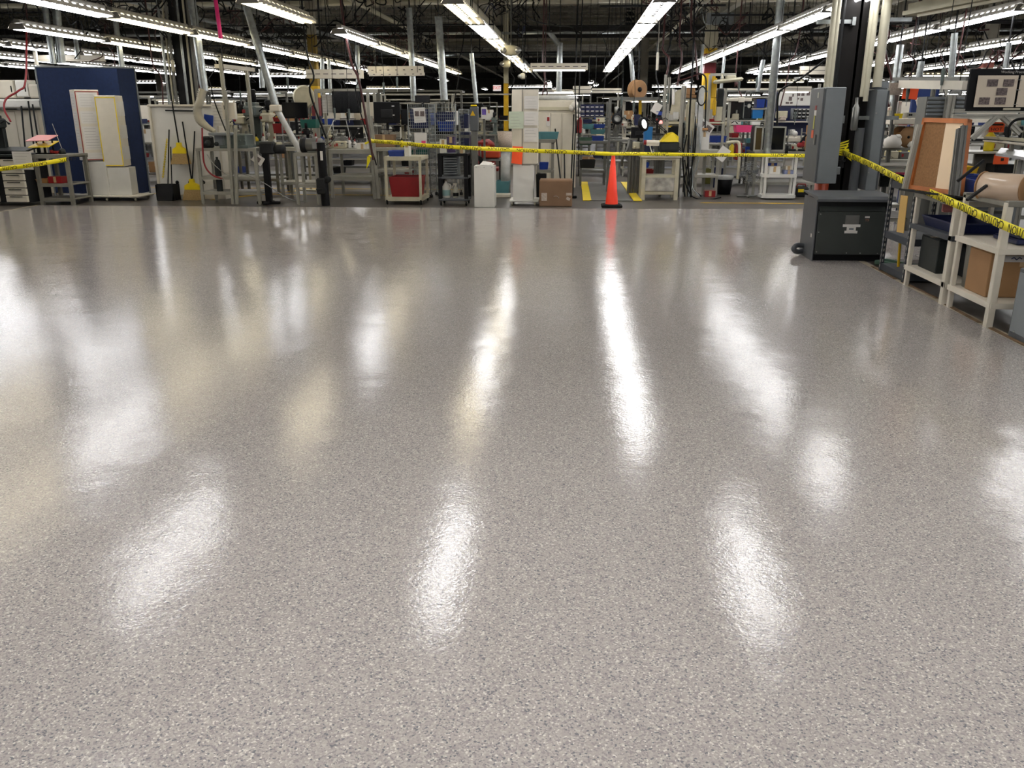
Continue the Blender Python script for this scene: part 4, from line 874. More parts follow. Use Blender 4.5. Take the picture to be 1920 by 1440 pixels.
# --- big white cabinet/booth behind
Yc = 18.2; x0 = X_(1005, Yc, 250); x1 = X_(1081, Yc, 250); zt = Z_(188, Yc, 1040)
t = T('white_enclosure', 'large white sheet metal enclosure behind the paper-covered pillar', 'enclosure', ((x0+x1)/2, Yc, 0), w=True)
b = MB(); b.span(x0, x1, Yc, Yc+1.2, .1, zt, .015); t.p('body', b, white)
for (a_, b_) in ((.02, .33), (.36, .62), (.65, .97)):
    b = MB(); b.span(x0+(x1-x0)*a_, x0+(x1-x0)*b_, Yc-.015, Yc, .25, zt-.25, .006); t.p('door', b, white)
b = MB(); b.span(x0, x1, Yc-.03, Yc-.012, zt-.2, zt-.13, .004); t.p('top_band', b, cream)
b = MB(); q = aty(1028, 227, Yc-.02); b.box((q.x, Yc-.02, q.z), (.08, .006, .2), .002); l = t.p('safety_label', b, paper); b = MB(); b.box((q.x, Yc-.024, q.z+.04), (.05, .003, .08)); t.p('red_print', b, redp, par=l)
b = MB(); b.lathe([(.0, 0), (.55, 0), (.6, .06), (.52, .1), (0, .1)], ((x0+x1)/2-.15, Yc+.6, zt), 28); t.p('round_dome', b, glassy)
q = aty(1078, 198, 18.1)
b = MB(); 
for i, (dx, dz, s) in enumerate(((0, 0, .09), (.05, -.09, .07), (-.06, -.04, .07), (.07, -.2, .05), (.0, .06, .05))): b.lathe([(0, -s), (s*.8, -s*.6), (s, 0), (s*.7, s*.7), (0, s)], (q.x+dx, q.y, q.z+dz), 10)
solo('white_cloth', b, cloth, 'crumpled white cloth hanging at the top right corner of the white enclosure', 'cloth')
for i, (xa_, ya, xb_, yb) in enumerate(((1041, 242, 1051, 338), (1058, 287, 1059, 340), (1076, 215, 1071, 340), (1080, 215, 1075, 340))):
    p = aty(xa_, ya, 18.1); q = aty(xb_, yb, 17.2); d = (q-p).normalized(); q2 = q+d*(q.z/abs(d.z)); b = MB(); b.tube([p, q2], .015, 7)
    t = T('cleaning_pole', 'black pole leaning on the white enclosure, %s from left' % ('first', 'second', 'third', 'fourth')[i], 'pole', q2, w=True); t.p('handle', b, black); b = MB(); b.box((q2.x, q2.y, .025), (.16, .06, .05), .01); t.p('foot', b, rubber)
# grey bench with teal bins beside
tt, x0, x1 = simple_bench(1006, 1038, 16.9, .5, 1.12, 'grey stand holding the pale blue tray behind the paper-covered pillar', .55, m=creamd, prof=False)
bin_(x0-.1, x1+.08, 16.9, 17.3, 1.121, 1.25, teal, 'pale teal tray on the grey stand beside the paper pillar', 'tray', name='plastic_tray')
q0, q1, z0, z1 = R4(1007, 1028, 289, 298, 16.95); bin_(q0, q1, 16.95, 17.2, .551, .68, blue, 'blue bin on the lower shelf of the grey stand'); 
q0, q1, z0, z1 = R4(1006, 1024, 305, 335, 16.4); bin_(q0, q1, 16.3, 16.6, 0, .5, black, 'black waste bin between the pillar and the brown box', 'waste bin', name='waste_bin')
# --- red carts and shop items seen in the aisle
q0, q1, z0, z1 = R4(896, 924, 255, 272, 19.2)
t = T('shop_vacuum', 'red wheeled shop vacuum with yellow label in the aisle', 'vacuum', ((q0+q1)/2, 19.2, 0), w=True); xc = (q0+q1)/2
b = MB(); b.lathe([(0, .45), (.2, .45), (.22, .5), (.22, .85), (.2, .9), (0, .9)], (xc, 19.3, 0), 22); t.p('tank', b, red)
b = MB(); b.lathe([(0, .9), (.21, .9), (.18, .98), (.08, 1.05), (0, 1.05)], (xc, 19.3, 0), 22); t.p('motor_head', b, redp)
b = MB(); b.box((xc+.06, 19.07, .98-.12), (.1, .01, .12), .004); t.p('yellow_label', b, yellow)
b = MB(); b.span(xc-.3, xc+.3, 19.0, 19.6, .38, .45, .01); t.p('platform', b, redp)
for s in (-1, 1): caster(t, xc+s*.22, 19.1, 0, .06); b = MB(); b.box((xc+s*.2, 19.1, .25), (.03, .03, .28)); t.p('leg', b, dark)
q0, q1, z0, z1 = R4(906, 937, 283, 296, 18.2)
t = T('red_hand_cart', 'low orange-red platform cart with black wheels in the aisle', 'cart', ((q0+q1)/2, 18.3, 0), w=True)
b = MB(); b.span(q0, q1, 18.1, 18.7, z0, z1, .02); t.p('tub', b, orangep); b = MB(); b.span(q0-.06, q1+.06, 18.15, 18.65, z0-.06, z0-.02, .006); t.p('frame', b, galv)
for s in (0, 1):
    b = MB(); b.tube([(q0+s*(q1-q0), 18.2, z0-.04), (q0+s*(q1-q0), 18.2, .1)], .015, 6); t.p('leg', b, dark); caster(t, q0+s*(q1-q0), 18.2, 0, .05, fork=False)
b = MB(); b.lathe([(.05, -.03), (.12, -.03), (.14, 0), (.12, .03), (.05, .03)], (q0-.12, 18.1, .62), 22, 'Y'); t.p('wheel', b, rubber)
q0, q1, z0, z1 = R4(884, 910, 262, 270, 18.6); tt = T('red_stool', 'dark red round-topped stool left of the shop vacuum', 'stool', ((q0+q1)/2, 18.6, 0), w=True)
b = MB(); b.lathe([(0, 0), (.19, 0), (.2, .03), (.19, .05), (0, .05)], ((q0+q1)/2, 18.7, z0), 22); tt.p('seat', b, redp); b = MB()
for a_ in range(4): an = a_*PI/2+.4; b.tube([((q0+q1)/2+.1*math.cos(an), 18.7+.1*math.sin(an), z0), ((q0+q1)/2+.22*math.cos(an), 18.7+.22*math.sin(an), 0)], .014, 6)
tt.p('leg_frame', b, steel)
bin_(X_(930, 17.6, 340), X_(955, 17.6, 340), 17.5, 17.9, .0, .28, teal, 'dusty teal tub on the floor between the white pedestal and the pillar', 'tub', name='plastic_tub')
b = MB(); b.span(X_(928, 17.3, 360), X_(958, 17.3, 360), 17.05, 17.35, .0, .06, .005); solo('floor_pallet', b, white, 'low white board on the floor left of the paper pillar', 'board')
q = aty(945, 262, 17.5); b = MB(); b.lathe([(0, 0), (.13, 0), (.17, .38), (.165, .38), (.125, .01), (0, .01)], (q.x, 17.9, .86), 20); solo('speckled_bucket', b, sticker, 'speckled grey bucket on the post left of the pillar', 'bucket')
b = MB(); b.lathe([(0, 0), (.1, 0), (.1, .86), (0, .86)], (q.x, 17.9, 0), 16); solo('bucket_post', b, glassy, 'cloudy plastic cylinder under the speckled bucket', 'cylinder')
# yellow column in the distance
def column(px, Y, w, bands, label, m=None, ztop=6.0, py=200, base_y=None):
    xc = X_(px, Y, py); t = T('painted_column', label, 'column', (xc, Y, 0), w=True)
    z = 0
    for (zt_, mt, nm) in bands:
        b = MB(); b.box((xc, Y, (z+zt_)/2), (w, w, zt_-z), .01); t.p(nm, b, mt); z = zt_
    return t
column(949, 30, .16, ((2.55, yellow, 'yellow_guard'), (5.9, cream, 'upper_shaft')), 'slim column painted yellow to head height in the centre aisle', py=200)
column(590, 24, .22, ((1.4, colgrey, 'shaft'), (2.0, brickred, 'red_band'), (2.3, yellow, 'yellow_band'), (3.6, mat('dark_yellow_paint', '#7a6420', .7, 0, .3), 'dirty_band'), (5.9, colgrey, 'upper_shaft')), 'column with yellow and maroon bands behind the hutch frame', py=150)
t = T('striped_column', 'cream column with yellow, maroon and white bands right of the light rows', 'column', (X_(1334, 26.5, 70), 26.5, 0), w=True); xc = X_(1336, 26.5, 40); z = 0
for (py, mt, nm) in ((205, colgrey, 'lower_shaft'), (138, yellow, 'lower_band'), (118, brickred, 'maroon_band'), (108, white2, 'white_band'), (101, brickred, 'thin_maroon_band'), (91, yellow, 'yellow_band'), (-60, cream, 'upper_shaft')):
    zz = Z_(py, 26.5, 1333); b = MB(); b.box((xc, 26.5, (z+zz)/2), (.34, .34, zz-z), .01); t.p(nm, b, mt); z = zz
q = aty(1350, 35, 26.2); b = MB(); b.box(q, (.75, .2, .3), .01); solo('junction_cabinet', b, gpaint, 'grey box fixed high on the striped column', 'junction box')
column(1574, 34, .3, ((2.6, white2, 'shaft'), (2.85, mat('salmon_paint', '#c9786a', .7), 'salmon_band'), (5.9, cream, 'upper_shaft')), 'distant white column with a salmon band left of the dark column', py=120)
column(1683, 30, .3, ((5.9, colgrey, 'shaft'),), 'plain grey distant column right of the dark column', py=120)
column(1850, 27, .3, ((2.75, white2, 'shaft'), (2.85, white, 'white_band'), (3.1, mat('salmon_paint', '#c9786a'), 'salmon_band'), (5.9, colgrey, 'upper_shaft')), 'distant column with a salmon band above the black notebook board', py=120)
column(1208, 34, .28, ((5.9, colgrey, 'shaft'),), 'plain grey column above the brown flange reel', py=120)
column(1177, 40, .4, ((5.9, dark, 'shaft'),), 'dark column right of the central aisle', py=150)
column(300, 40, .3, ((5.9, colgrey, 'shaft'),), 'distant grey column above the white broom board', py=150)
# ================================================================ CONE + TAPE
t = T('traffic_cone', 'tall fluorescent orange traffic cone with black base holding up the caution tape', 'traffic cone', (.72, 15.45, 0))
b = MB(); b.lathe([(.118, .035), (.112, .06), (.03, .9), (.022, .905), (0, .905)], n=36); t.p('cone_body', b, coneo)
b = MB(); b.box((0, 0, .022), (.37, .37, .04), .012); b.box((0, 0, .045), (.3, .3, .012), .005); t.p('base', b, rubber)
b = MB(); b.lathe([(.03, .885), (.036, .89), (.036, .9), (.028, .915), (0, .915)], n=20); t.p('tip_ring', b, coneo)
def tape(pts, wd, label, up=Vector((0, 0, 1)), pitch=.5, size=.062, txt=True, name='caution_tape', phase=.2, tw=.0, flip=True, face=-1, group=None):
    path = smooth_path(pts, 6); t = T(name, label, 'barrier tape', path[0], w=True); b = MB(); vs = []; n = len(path)
    for i, p in enumerate(path):
        u = Vector((0, math.sin(tw*math.sin(i*.35)), math.cos(tw*math.sin(i*.35)))); vs += [p-u*wd/2, p+u*wd/2]
    fs = [(2*i, 2*i+2, 2*i+3, 2*i+1) for i in range(n-1)]; b.add(vs, fs, True); o = t.p('film', b, tapey)
    sm = o.modifiers.new('thick', 'SOLIDIFY'); sm.thickness = .0006; sm.offset = 0
    if txt:
        acc = 0; nxt = phase
        for i in range(n-1):
            p, q = path[i], path[i+1]; L = (q-p).length
            while nxt < acc+L:
                k = (nxt-acc)/L; c = p+(q-p)*k; d = (q-p).normalized(); nrm = d.cross(Vector((0, 0, 1))).normalized()*1.0
                # nrm points to the viewer side
                if nrm.dot(Vector((0, 0, 0))-Vector((c.x, c.y, 0))) < 0: nrm = -nrm
                upv = Vector((0, 0, 1)); rt = upv.cross(nrm).normalized()
                if d.dot(rt) < 0: d = -d
                upv = nrm.cross(d).normalized()
                X = d; Yv = upv
                if flip: X = -d; Yv = -upv
                M = Matrix((X, Yv, X.cross(Yv))).transposed()
                lo = bpy.data.objects.new('lettering', text_mesh('CAUTION', size, tapeb, .0004)); COL.objects.link(lo); lo.parent = t.o
                lo.location = c+nrm*.002-t.loc; lo.rotation_euler = M.to_euler(); nxt += pitch
            acc += L
    return t
tape([aty(690, 264, 16.35), aty(735, 267, 15.7), aty(790, 272, 15.4), aty(880, 277.5, 15.3), aty(960, 281, 15.3), aty(1060, 285, 15.25), aty(1143, 288.5, 15.36)], .068, 'yellow caution tape from the tall aluminium post to the orange cone', phase=.45, size=.085, tw=.15)
tape([aty(1143, 288.5, 15.36), aty(1200, 288.5, 15.4), aty(1300, 290, 15.4), aty(1420, 291, 15.2), aty(1512, 292, 14.8)], .058, 'yellow caution tape from the orange cone to the grey panel cabinet', phase=.35, size=.085, tw=.2)
tape([aty(1512, 292, 14.8), aty(1640, 288, 14.2), aty(1730, 285, 13.6)], .055, 'yellow caution tape stretched behind the dark column toward the cork board', phase=.4)
tape([aty(1578, 285, 10.95), atx(1625, 305, 3.24), atx(1700, 342, 3.2), atx(1780, 377, 3.18), atx(1860, 413, 3.17), atx(1960, 455, 3.16)], .066, 'yellow caution tape sloping from the dark column across the right-hand shelves', phase=.25, size=.062, pitch=.45)
tape([aty(-30, 321, 14.5), aty(0, 317, 14.55), aty(62, 309, 14.6), aty(125, 299, 15.0)], .075, 'yellow caution tape across the white drawer cabinet at far left', phase=.4, size=.075)
b = MB(); q = aty(1578, 285, 10.95)
for i in range(6): b.plate([q+Vector((-.08, .0, -.03+.02*i)), q+Vector((.06, -.02, -.05+.035*i)), q+Vector((.07, -.02, -.03+.035*i)), q+Vector((-.08, .0, -.01+.02*i))], .003)
for i in range(4): b.plate([q+Vector((0, -.02, 0)), q+Vector((.05+.02*i, -.04, .1-.06*i)), q+Vector((.06+.02*i, -.04, .07-.06*i)), q+Vector((0, -.02, -.02))], .002)
solo('tape_knot', b, tapey, 'crumpled knot of yellow tape tied round the pipe on the dark column', 'tape knot')
b = MB(); q = aty(691, 264, 16.35); b.tube([q+Vector((-.06, -.03, -.05)), q+Vector((.06, -.05, 0)), q+Vector((.05, -.05, .05))], .02, 6); b.plate([q+Vector((-.03, -.04, -.28)), q+Vector((.02, -.04, -.28)), q+Vector((.03, -.05, -.36)), q+Vector((-.06, -.04, -.52))], .002); b.tube([q+Vector((0, -.03, -.27)), q+Vector((.05, -.04, -.29))], .02, 6)
solo('tape_knot', b, tapey, 'yellow tape knot with hanging tail on the tall aluminium post', 'tape knot')
# ================================================================ CENTRE RIGHT
# bin wall left of cone
Yc = 20; t, x0, x1 = simple_bench(1086, 1136, Yc, .5, 1.0, 'open steel rack with rows of blue bins behind the orange cone', .35, m=alud, name='bin_rack')
zt = Z_(190, Yc, 1110)
for xx in (x0, x1): b = MB(); b.prof((xx, Yc+.5, 1.0), (xx, Yc+.5, zt), .05); t.p('upright', b, alud)
for z in (1.3, 1.52): b = MB(); b.span(x0, x1, Yc, Yc+.5, z-.02, z, .003); t.p('shelf', b, alud)
for r, (py0, py1) in enumerate(((196, 203), (203.5, 211), (212, 219))):
    for i in range(5):
        q0, q1, z0, z1 = R4(1089+i*8.8, 1097+i*8.8, py0, py1, Yc); tt = bin_(q0, q1, Yc, Yc+.2, z0, z1, blued, 'small dark blue parts bin in the %s row of the bin rack behind the cone' % ('top', 'second', 'third')[r], group='small blue bins, %s row' % ('top', 'second', 'third')[r], name='parts_bin')
        b = MB(); b.box((0, -.105, (z1-z0)*.35), ((q1-q0)*.7, .004, (z1-z0)*.25)); tt.p('label_card', b, paper)
for (px0, px1, py0, py1, mt, lb) in ((1093, 1113, 233, 242, teal, 'pale teal bin on the bin rack behind the cone'), (1114, 1134, 233, 240, blue, 'bright blue bin beside the pale teal bin'), (1107, 1134, 243, 251, teal, 'wide teal bin below the bright blue bin'), (1110, 1132, 255, 267, blue, 'largest blue bin of the rack behind the cone'), (1093, 1110, 224, 231, blued, 'dark blue bin under the small label bins'), (1086, 1110, 258, 272, green, 'dull green bin at the lower left of the bin rack'), (1112, 1131, 289, 296, blued, 'dark blue bin below the tape left of the cone'), (1087, 1116, 300, 315, dark, 'dark grey crate low behind the tape left of the cone')):
    q0, q1, z0, z1 = R4(px0, px1, py0, py1, Yc); bin_(q0, q1, Yc-.02, Yc+.3, z0, z1, mt, lb)
q0, q1, z0, z1 = R4(1082, 1091, 223, 250, 18.9); b = MB(); b.span(q0, q1, 18.9, 19.05, z0, z1, .02); b.box(((q0+q1)/2, 18.97, z1+.03), (.06, .1, .05), .01); solo('red_container', b, red, 'red plastic container hanging left of the blue bin rack', 'container')
lightbar(1074, 168, 1108, 168, 21, 21, 'short pale light bar above the blue bin rack', .15)
lightbar(1110, 170, 1165, 170, 21, 21, 'pale light bar above the aluminium frame behind the cone', .1)
# alu frame behind cone
Yc = 18.3; x0 = X_(1142, Yc, 250); x1 = X_(1234, Yc, 250); zt = Z_(183, Yc, 1180)
t = T('profile_scaffold', 'tall aluminium profile frame standing right behind the orange cone', 'frame', ((x0+x1)/2, Yc, 0), w=True)
for xx in (x0, x1):
    b = MB(); b.prof((xx, Yc, 0), (xx, Yc, zt), .05); b.prof((xx+.03, Yc+.6, 0), (xx+.03, Yc+.6, zt), .05); t.p('upright', b, alud)
b = MB(); b.prof((x0, Yc, zt-.02), (x1, Yc, zt-.02), .05); b.prof((x0, Yc+.6, zt-.02), (x1, Yc+.6, zt-.02), .05); t.p('top_rail', b, alud)
zs = Z_(262, Yc, 1160); b = MB(); b.span(x0, X_(1180, Yc, 262), Yc, Yc+.6, zs-.04, zs, .005); t.p('shelf', b, alud)
b = MB(); z = Z_(302, Yc, 1160); b.span(x0, X_(1177, Yc, 300), Yc, Yc+.6, z-.03, z, .005); t.p('lower_shelf', b, alud)
mach(1154, 262, Yc+.3, .8, 'grey bench machine on the shelf behind the magnifier lamp nearest the cone', alud, steel, z=zs)
mach(1170, 262, Yc+.3, .6, 'small pale fixture beside the grey bench machine behind the cone', white, steel, z=zs, name='test_fixture')
def magnifier(px, py, Y, r, yaw, arm, label, ringm=None):
    c = aty(px, py, Y); t = T('magnifier_lamp', label, 'magnifier lamp', c, w=True)
    Rm = Matrix.Rotation(yaw, 3, 'Z') @ Matrix.Rotation(-.25, 3, 'X')
    b = MB(); b.lathe([(r*.62, -.03), (r, -.03), (r*1.02, .02), (r*.8, .05), (r*.62, .05)], c, 30, 'Y', Rm); t.p('lamp_ring', b, black)
    b = MB(); b.lathe([(r*.45, -.022), (r*.62, -.022)], c, 30, 'Y', Rm); b.lathe([(r*.62, -.021), (r*.62, .02)], c, 30, 'Y', Rm); t.p('ring_light', b, ringm or lampw)
    b = MB(); b.lathe([(0, .0), (r*.5, 0), (r*.5, .01), (0, .01)], c, 24, 'Y', Rm); t.p('lens', b, glassy)
    pts = [Vector(p) for p in arm]
    b = MB()
    for i in range(len(pts)-1):
        for o in (-.02, .02): b.tube([pts[i]+Vector((0, o, o)), pts[i+1]+Vector((0, o, o))], .008, 6)
    for p in pts[:-1]: b.lathe([(0, -.03), (.03, -.03), (.03, .03), (0, .03)], p, 10, 'Y')
    t.p('arm', b, black); return t
magnifier(1157, 223, 17.9, .11, .2, [aty(1157, 215, 18), aty(1161, 205, 18.1), aty(1150, 240, 18.3)], 'black magnifier lamp nearer the cone, ring unlit grey', alud)
magnifier(1206, 233, 17, .135, .9, [aty(1212, 224, 17.1), aty(1216, 218, 17.2), aty(1248, 247, 17.2), aty(1276, 281, 17.2)], 'black magnifier lamp with glowing oval lens on a long slanting arm')
# tall inner tubes / legs cluster
for i, px in enumerate((1180, 1186, 1193, 1200)):
    b = MB(); b.tube([(X_(px, 18, 320), 18+.05*i, 0), (X_(px, 18, 320), 18+.05*i, Z_(262+3*i, 18, px))], .035, 10); solo('grey_standpipe', b, alud, 'vertical grey pipe between the cone and the scuffed white bench, %s from left' % ORD[i].replace('nearest', 'first'), 'pipe')
cable([aty(1180, 262, 18), aty(1176, 280, 17.9), aty(1168, 295, 17.9), aty(1166, 310, 18)], .03, alud, 'grey flexible conduit bending beside the cone tip', 'conduit')
for (px0, px1, py0, py1, Y, mt, lb) in ((1208, 1223, 238, 268, 17.5, sky, 'bright blue bag-like bin behind the glowing magnifier'), (1190, 1200, 215, 235, 18.4, blued, 'dark blue bin left of the glowing magnifier'), (1210, 1223, 270, 300, 17.6, blued, 'dark blue tub under the bench behind the scuffed white bench'), (1213, 1225, 318, 330, 17.7, red, 'red tub on the rack behind the scuffed white bench')):
    q0, q1, z0, z1 = R4(px0, px1, py0, py1, Y); bin_(q0, q1, Y, Y+.25, z0, z1, mt, lb)
b = MB(); q0, q1, z0, z1 = R4(1192, 1196, 266, 279, 17.7); q0 -= .06; b.span(q0, q1+.04, 17.7, 17.8, z0, z1, .01); b.lathe([(0, -.01), (.025, -.01), (.025, .01), (0, .01)], ((q0+q1)/2, 17.69, (z0+z1)/2-.03), 12, 'Y'); solo('socket_box', b, cream, 'cream electrical socket box on the pipes right of the cone', 'socket')
t = T('pneumatic_cylinder', 'white cylinder unit with red caps above the scuffed white bench', 'actuator', aty(1220, 268, 16.95), w=True); p = aty(1212, 267, 16.95); q = aty(1236, 268, 16.95)
b = MB(); b.tube([p, q], .05, 14); b.box((p+q)/2-Vector((0, 0, .03)), (.24, .08, .06), .01); t.p('barrel', b, white); b = MB(); b.tube([p-Vector((.05, 0, 0)), p+Vector((.01, 0, 0))], .045, 12); t.p('red_cap', b, red)
b = MB(); b.tube([aty(1218, 272, 16.9), aty(1222, 286, 16.9)], .01, 6); t.p('air_line', b, white)
# scuffed white bench
Yc = 16.75; x0 = X_(1203, Yc, 330); x1 = X_(1273, Yc, 330); zt = Z_(293, Yc, 1240); D = .55
t = T('scuffed_bench', 'white painted bench with scuffed marbled panel right of the cone', 'workbench', ((x0+x1)/2, Yc+D/2, 0), w=True)
legs(t, (x0+.04, x1-.04), (Yc+.03, Yc+D), 0, zt-.02, .075, cream, False)
b = MB(); b.span(x0-.03, x1+.04, Yc-.03, Yc+D+.04, zt-.03, zt+.02, .006); b.span(x0, x1, Yc, Yc+.02, zt-.07, zt-.03); t.p('worktop', b, cream)
b = MB(); b.span(x0+.04, x1-.04, Yc+.02, Yc+D, .42, .46, .004); b.span(x0+.06, x1-.06, Yc+.02, Yc+D, .10, .16, .004); t.p('shelf', b, cream)
b = MB(); b.span(x0+.08, x1-.08, Yc+.0, Yc+.03, .17, .42); t.p('scuffed_panel', b, mat('scuffed_white_paint', '#a8a49a', .6, 0, .45, 7))
# yellow tray and dark box
q0, q1, z0, z1 = R4(1240, 1272, 250, 266, 17.15)
t = T('yellow_scoop_tray', 'yellow sloping tray on a dark box above the scuffed white bench', 'tray', ((q0+q1)/2, 17.15, z0), w=True)
b = MB(); b.plate([(q0-.02, 17.1, z0), (q1, 17.1, z0), (q1, 17.1, z0+.1), (q0+.22, 17.15, z1+.02), (q0+.12, 17.12, z1)], .3, Vector((0, 1, 0))); t.p('tray', b, yel)
q0, q1, z0, z1 = R4(1237, 1273, 267, 284, 17.15); b = MB(); b.span(q0, q1, 17.1, 17.5, z0, z1, .01); b.span(q0+.03, q1-.03, 17.08, 17.1, z0+.03, z1-.03, .004); solo('dark_drawer_box', b, char, 'dark grey metal box under the yellow sloping tray', 'box')
simple_bench(1236, 1276, 17.4, .5, Z_(285, 17.4, 1255), 'dark backed bench behind the scuffed white bench', .3, m=alud)
# framed tower with shelf
Yc = 17.5; x0 = X_(1244, Yc, 230); x1 = X_(1274, Yc, 230)
t = T('aluminium_tower', 'aluminium frame tower with pale shelf above the yellow tray', 'frame', ((x0+x1)/2, Yc, 0), w=True)
zt = Z_(161, Yc, 1270)
b = MB(); b.prof((x1, Yc, 0), (x1+.03, Yc, zt), .06); b.prof((x1+.06, Yc+.05, 0), (x1+.08, Yc+.05, zt), .05); t.p('upright', b, alu)
b = MB(); b.prof((x0, Yc, .9), (x0, Yc, Z_(140, Yc, 1245)), .05); b.prof((x0+.07, Yc, 1.2), (x0+.07, Yc, Z_(145, Yc, 1245)), .05); b.prof((x0-.03, Yc, 1.4), (x0+.1, Yc, 1.4), .04); t.p('left_upright', b, alu)
zs = Z_(227, Yc, 1258); b = MB(); b.span(x0, x1, Yc, Yc+.5, zs-.06, zs-.01, .006); t.p('shelf', b, cream)
b = MB(); b.plate([(x1-.2, Yc, zs+.12), (x1, Yc, zs+.12), (x1, Yc, zt-.06), (x1-.14, Yc, zt-.1)], .01); t.p('pale_panel', b, cream)
b = MB(); b.tube([(x1-.14, Yc-.02, zs+.3), (x1-.16, Yc-.03, zs+.6), (x1-.1, Yc-.02, zt-.1)], .03, 8); t.p('hanging_bag', b, cloth)
q0, q1, z0, z1 = R4(1243, 1272, 211, 225, Yc); b = MB(); b.span(q0, q1, Yc, Yc+.35, zs, zs+.17, .02); b.box((q1-.05, Yc-.01, zs+.1), (.12, .03, .14), .02); solo('wrapped_parcel', b, glassy, 'grey plastic wrapped parcel on the pale shelf of the aluminium tower', 'parcel')
q0, q1, z0, z1 = R4(1252, 1266, 165, 208, Yc+.4); b = MB(); b.span(q0, q1, Yc+.4, Yc+.55, z0, z1, .01); b.span(q0+.02, q1-.02, Yc+.38, Yc+.4, z0+.1, z1-.1, .005); solo('dark_panel_case', b, char, 'tall dark grey-green case inside the aluminium tower', 'case')
q = aty(1231, 203, 17.4); b = MB(); b.box(q, (.16, .01, .2), .002, ry=.5); solo('tilted_paper', b, paper, 'tilted white paper left of the aluminium tower', 'paper')
q0, q1, z0, z1 = R4(1231, 1241, 209, 216, 17.4); bin_(q0, q1, 17.4, 17.6, z0, z1, blue, 'small bright blue bin under the tilted paper')
mach(1234, 250, 17.5, .6, 'dark cluttered fixture under the tower with red lamp', dark, black, z=1.18, name='test_fixture')
b = MB(); b.lathe([(0, 0), (.03, 0), (.03, .04), (.015, .06), (0, .06)], aty(1239, 232, 17.2), 12); solo('red_indicator_lamp', b, mat('lit_red_lamp', '#ff8a84', .4, emit=1.6), 'small glowing red indicator near the slanting magnifier arm', 'indicator lamp')
# brown flange reel, hanging
q = aty(1197, 168, 19); t = T('hose_reel', 'brown flanged wooden reel mounted high behind the glowing magnifier', 'reel', q, w=True)
b = MB(); b.lathe([(.05, -.05), (.17, -.05), (.19, -.04), (.19, -.02), (.1, -.01), (.1, .08), (.2, .09), (.2, .12), (0, .12)], q, 24, 'Y', Matrix.Rotation(.5, 3, 'Z')); t.p('drum', b, card2)
b = MB(); b.lathe([(0, -.06), (.05, -.06), (.05, -.03)], q, 14, 'Y', Matrix.Rotation(.5, 3, 'Z')); t.p('hub', b, black)
b = MB(); b.beam(q+Vector((.05, .1, -.12)), q+Vector((.07, .15, -.5)), .06); t.p('yellow_bracket', b, yellow); b = MB(); b.beam(q+Vector((.0, .12, 0)), (q.x, q.y+.12, 5.98), .025); t.p('hanger', b, dark)
# cable towers, hoses right of tower
for i, (pts, r, mt, lb) in enumerate((
    ([aty(1302, 0, 17.3), aty(1300, 100, 17.3), aty(1294, 200, 17.3), aty(1290, 300, 17.3), aty(1296, 370, 17.2)], .018, cablek, 'thick black cable hanging straight beside the aluminium tower'),
    ([aty(1277, 156, 17.4), aty(1292, 145, 17.4), aty(1305, 139, 17.4), aty(1320, 141, 17.3), aty(1324, 160, 17.2), aty(1322, 240, 17.2)], .015, cablek, 'black hose arching over the white hose loop'),
    ([aty(1270, 152, 17.3), aty(1290, 146, 17.3), aty(1312, 138, 17.3)], .014, redhose, 'dark red hose running to the top of the aluminium tower'),
    ([aty(1284, 300, 17.3), aty(1288, 330, 17.2), aty(1292, 360, 17.1), aty(1305, 372, 17.0), aty(1330, 374, 17.0), aty(1352, 370, 17)], .012, cablek, 'black cable curling along the floor under the right bench'))):
    cable(pts, r, mt, lb)
q = aty(1316, 180, 17.3); b = MB(); b.tube([q+Vector((.085*math.cos(a*.3), 0, .17*math.sin(a*.3))) for a in range(21)], .012, 8, cyc=True); solo('coiled_black_hose', b, cablek, 'oval loop of black hose hanging on the white rail', 'hose')
q0, q1, z0, z1 = R4(1308, 1318, 160, 290, 17.5); b = MB(); b.span(q0, q1, 17.5, 17.6, z0, z1, .01); b.span(q0-.06, q0-.02, 17.48, 17.55, z0, z1-.3, .005); solo('vertical_trunking', b, glassy, 'pale vertical trunking behind the oval hose loop', 'trunking')
for i in range(7):
    px = 1282+i*5+RND.uniform(-2, 2); p = aty(px, RND.uniform(200, 260), 17.5)
    cable([p, (p.x+RND.uniform(-.06, .06), 17.45, p.z*.6), (p.x+RND.uniform(-.1, .1), 17.4, .25), (p.x+RND.uniform(-.1, .2), 17.3, .02)], .012, RND.choice([cablek, cablek, galv, redhose]), 'cable in the tangled bundle right of the scuffed bench', 'cable', 'tangled cable bundle right of the scuffed bench')
b = MB(); b.prof((X_(1290, 17.6, 300), 17.6, 0), (X_(1290, 17.6, 200), 17.6, Z_(195, 17.6, 1290)), .08); b.span(X_(1286, 17.55), X_(1301, 17.55), 17.55, 17.6, 1.0, 1.85, .01); solo('cable_post', b, cream, 'cream post with long panel behind the tangled cable bundle', 'post')
b = MB(); b.box(aty(1293, 181, 18.5), (.24, .2, .06), .005); b.box(aty(1293, 171, 18.5), (.2, .2, .14), .005); q = aty(1293, 184, 18.5); c = MB(); c.prof((q.x, 18.55, 0), (q.x, 18.55, q.z-.03), .05); c.box((q.x, 18.5, q.z-.02), (.3, .25, .02)); solo('tall_pedestal_shelf', c, alud, 'tall thin aluminium pedestal under the small brown cartons', 'stand'); solo('carton_stack', b, card2, 'small brown cartons high right of the aluminium tower', 'cartons')
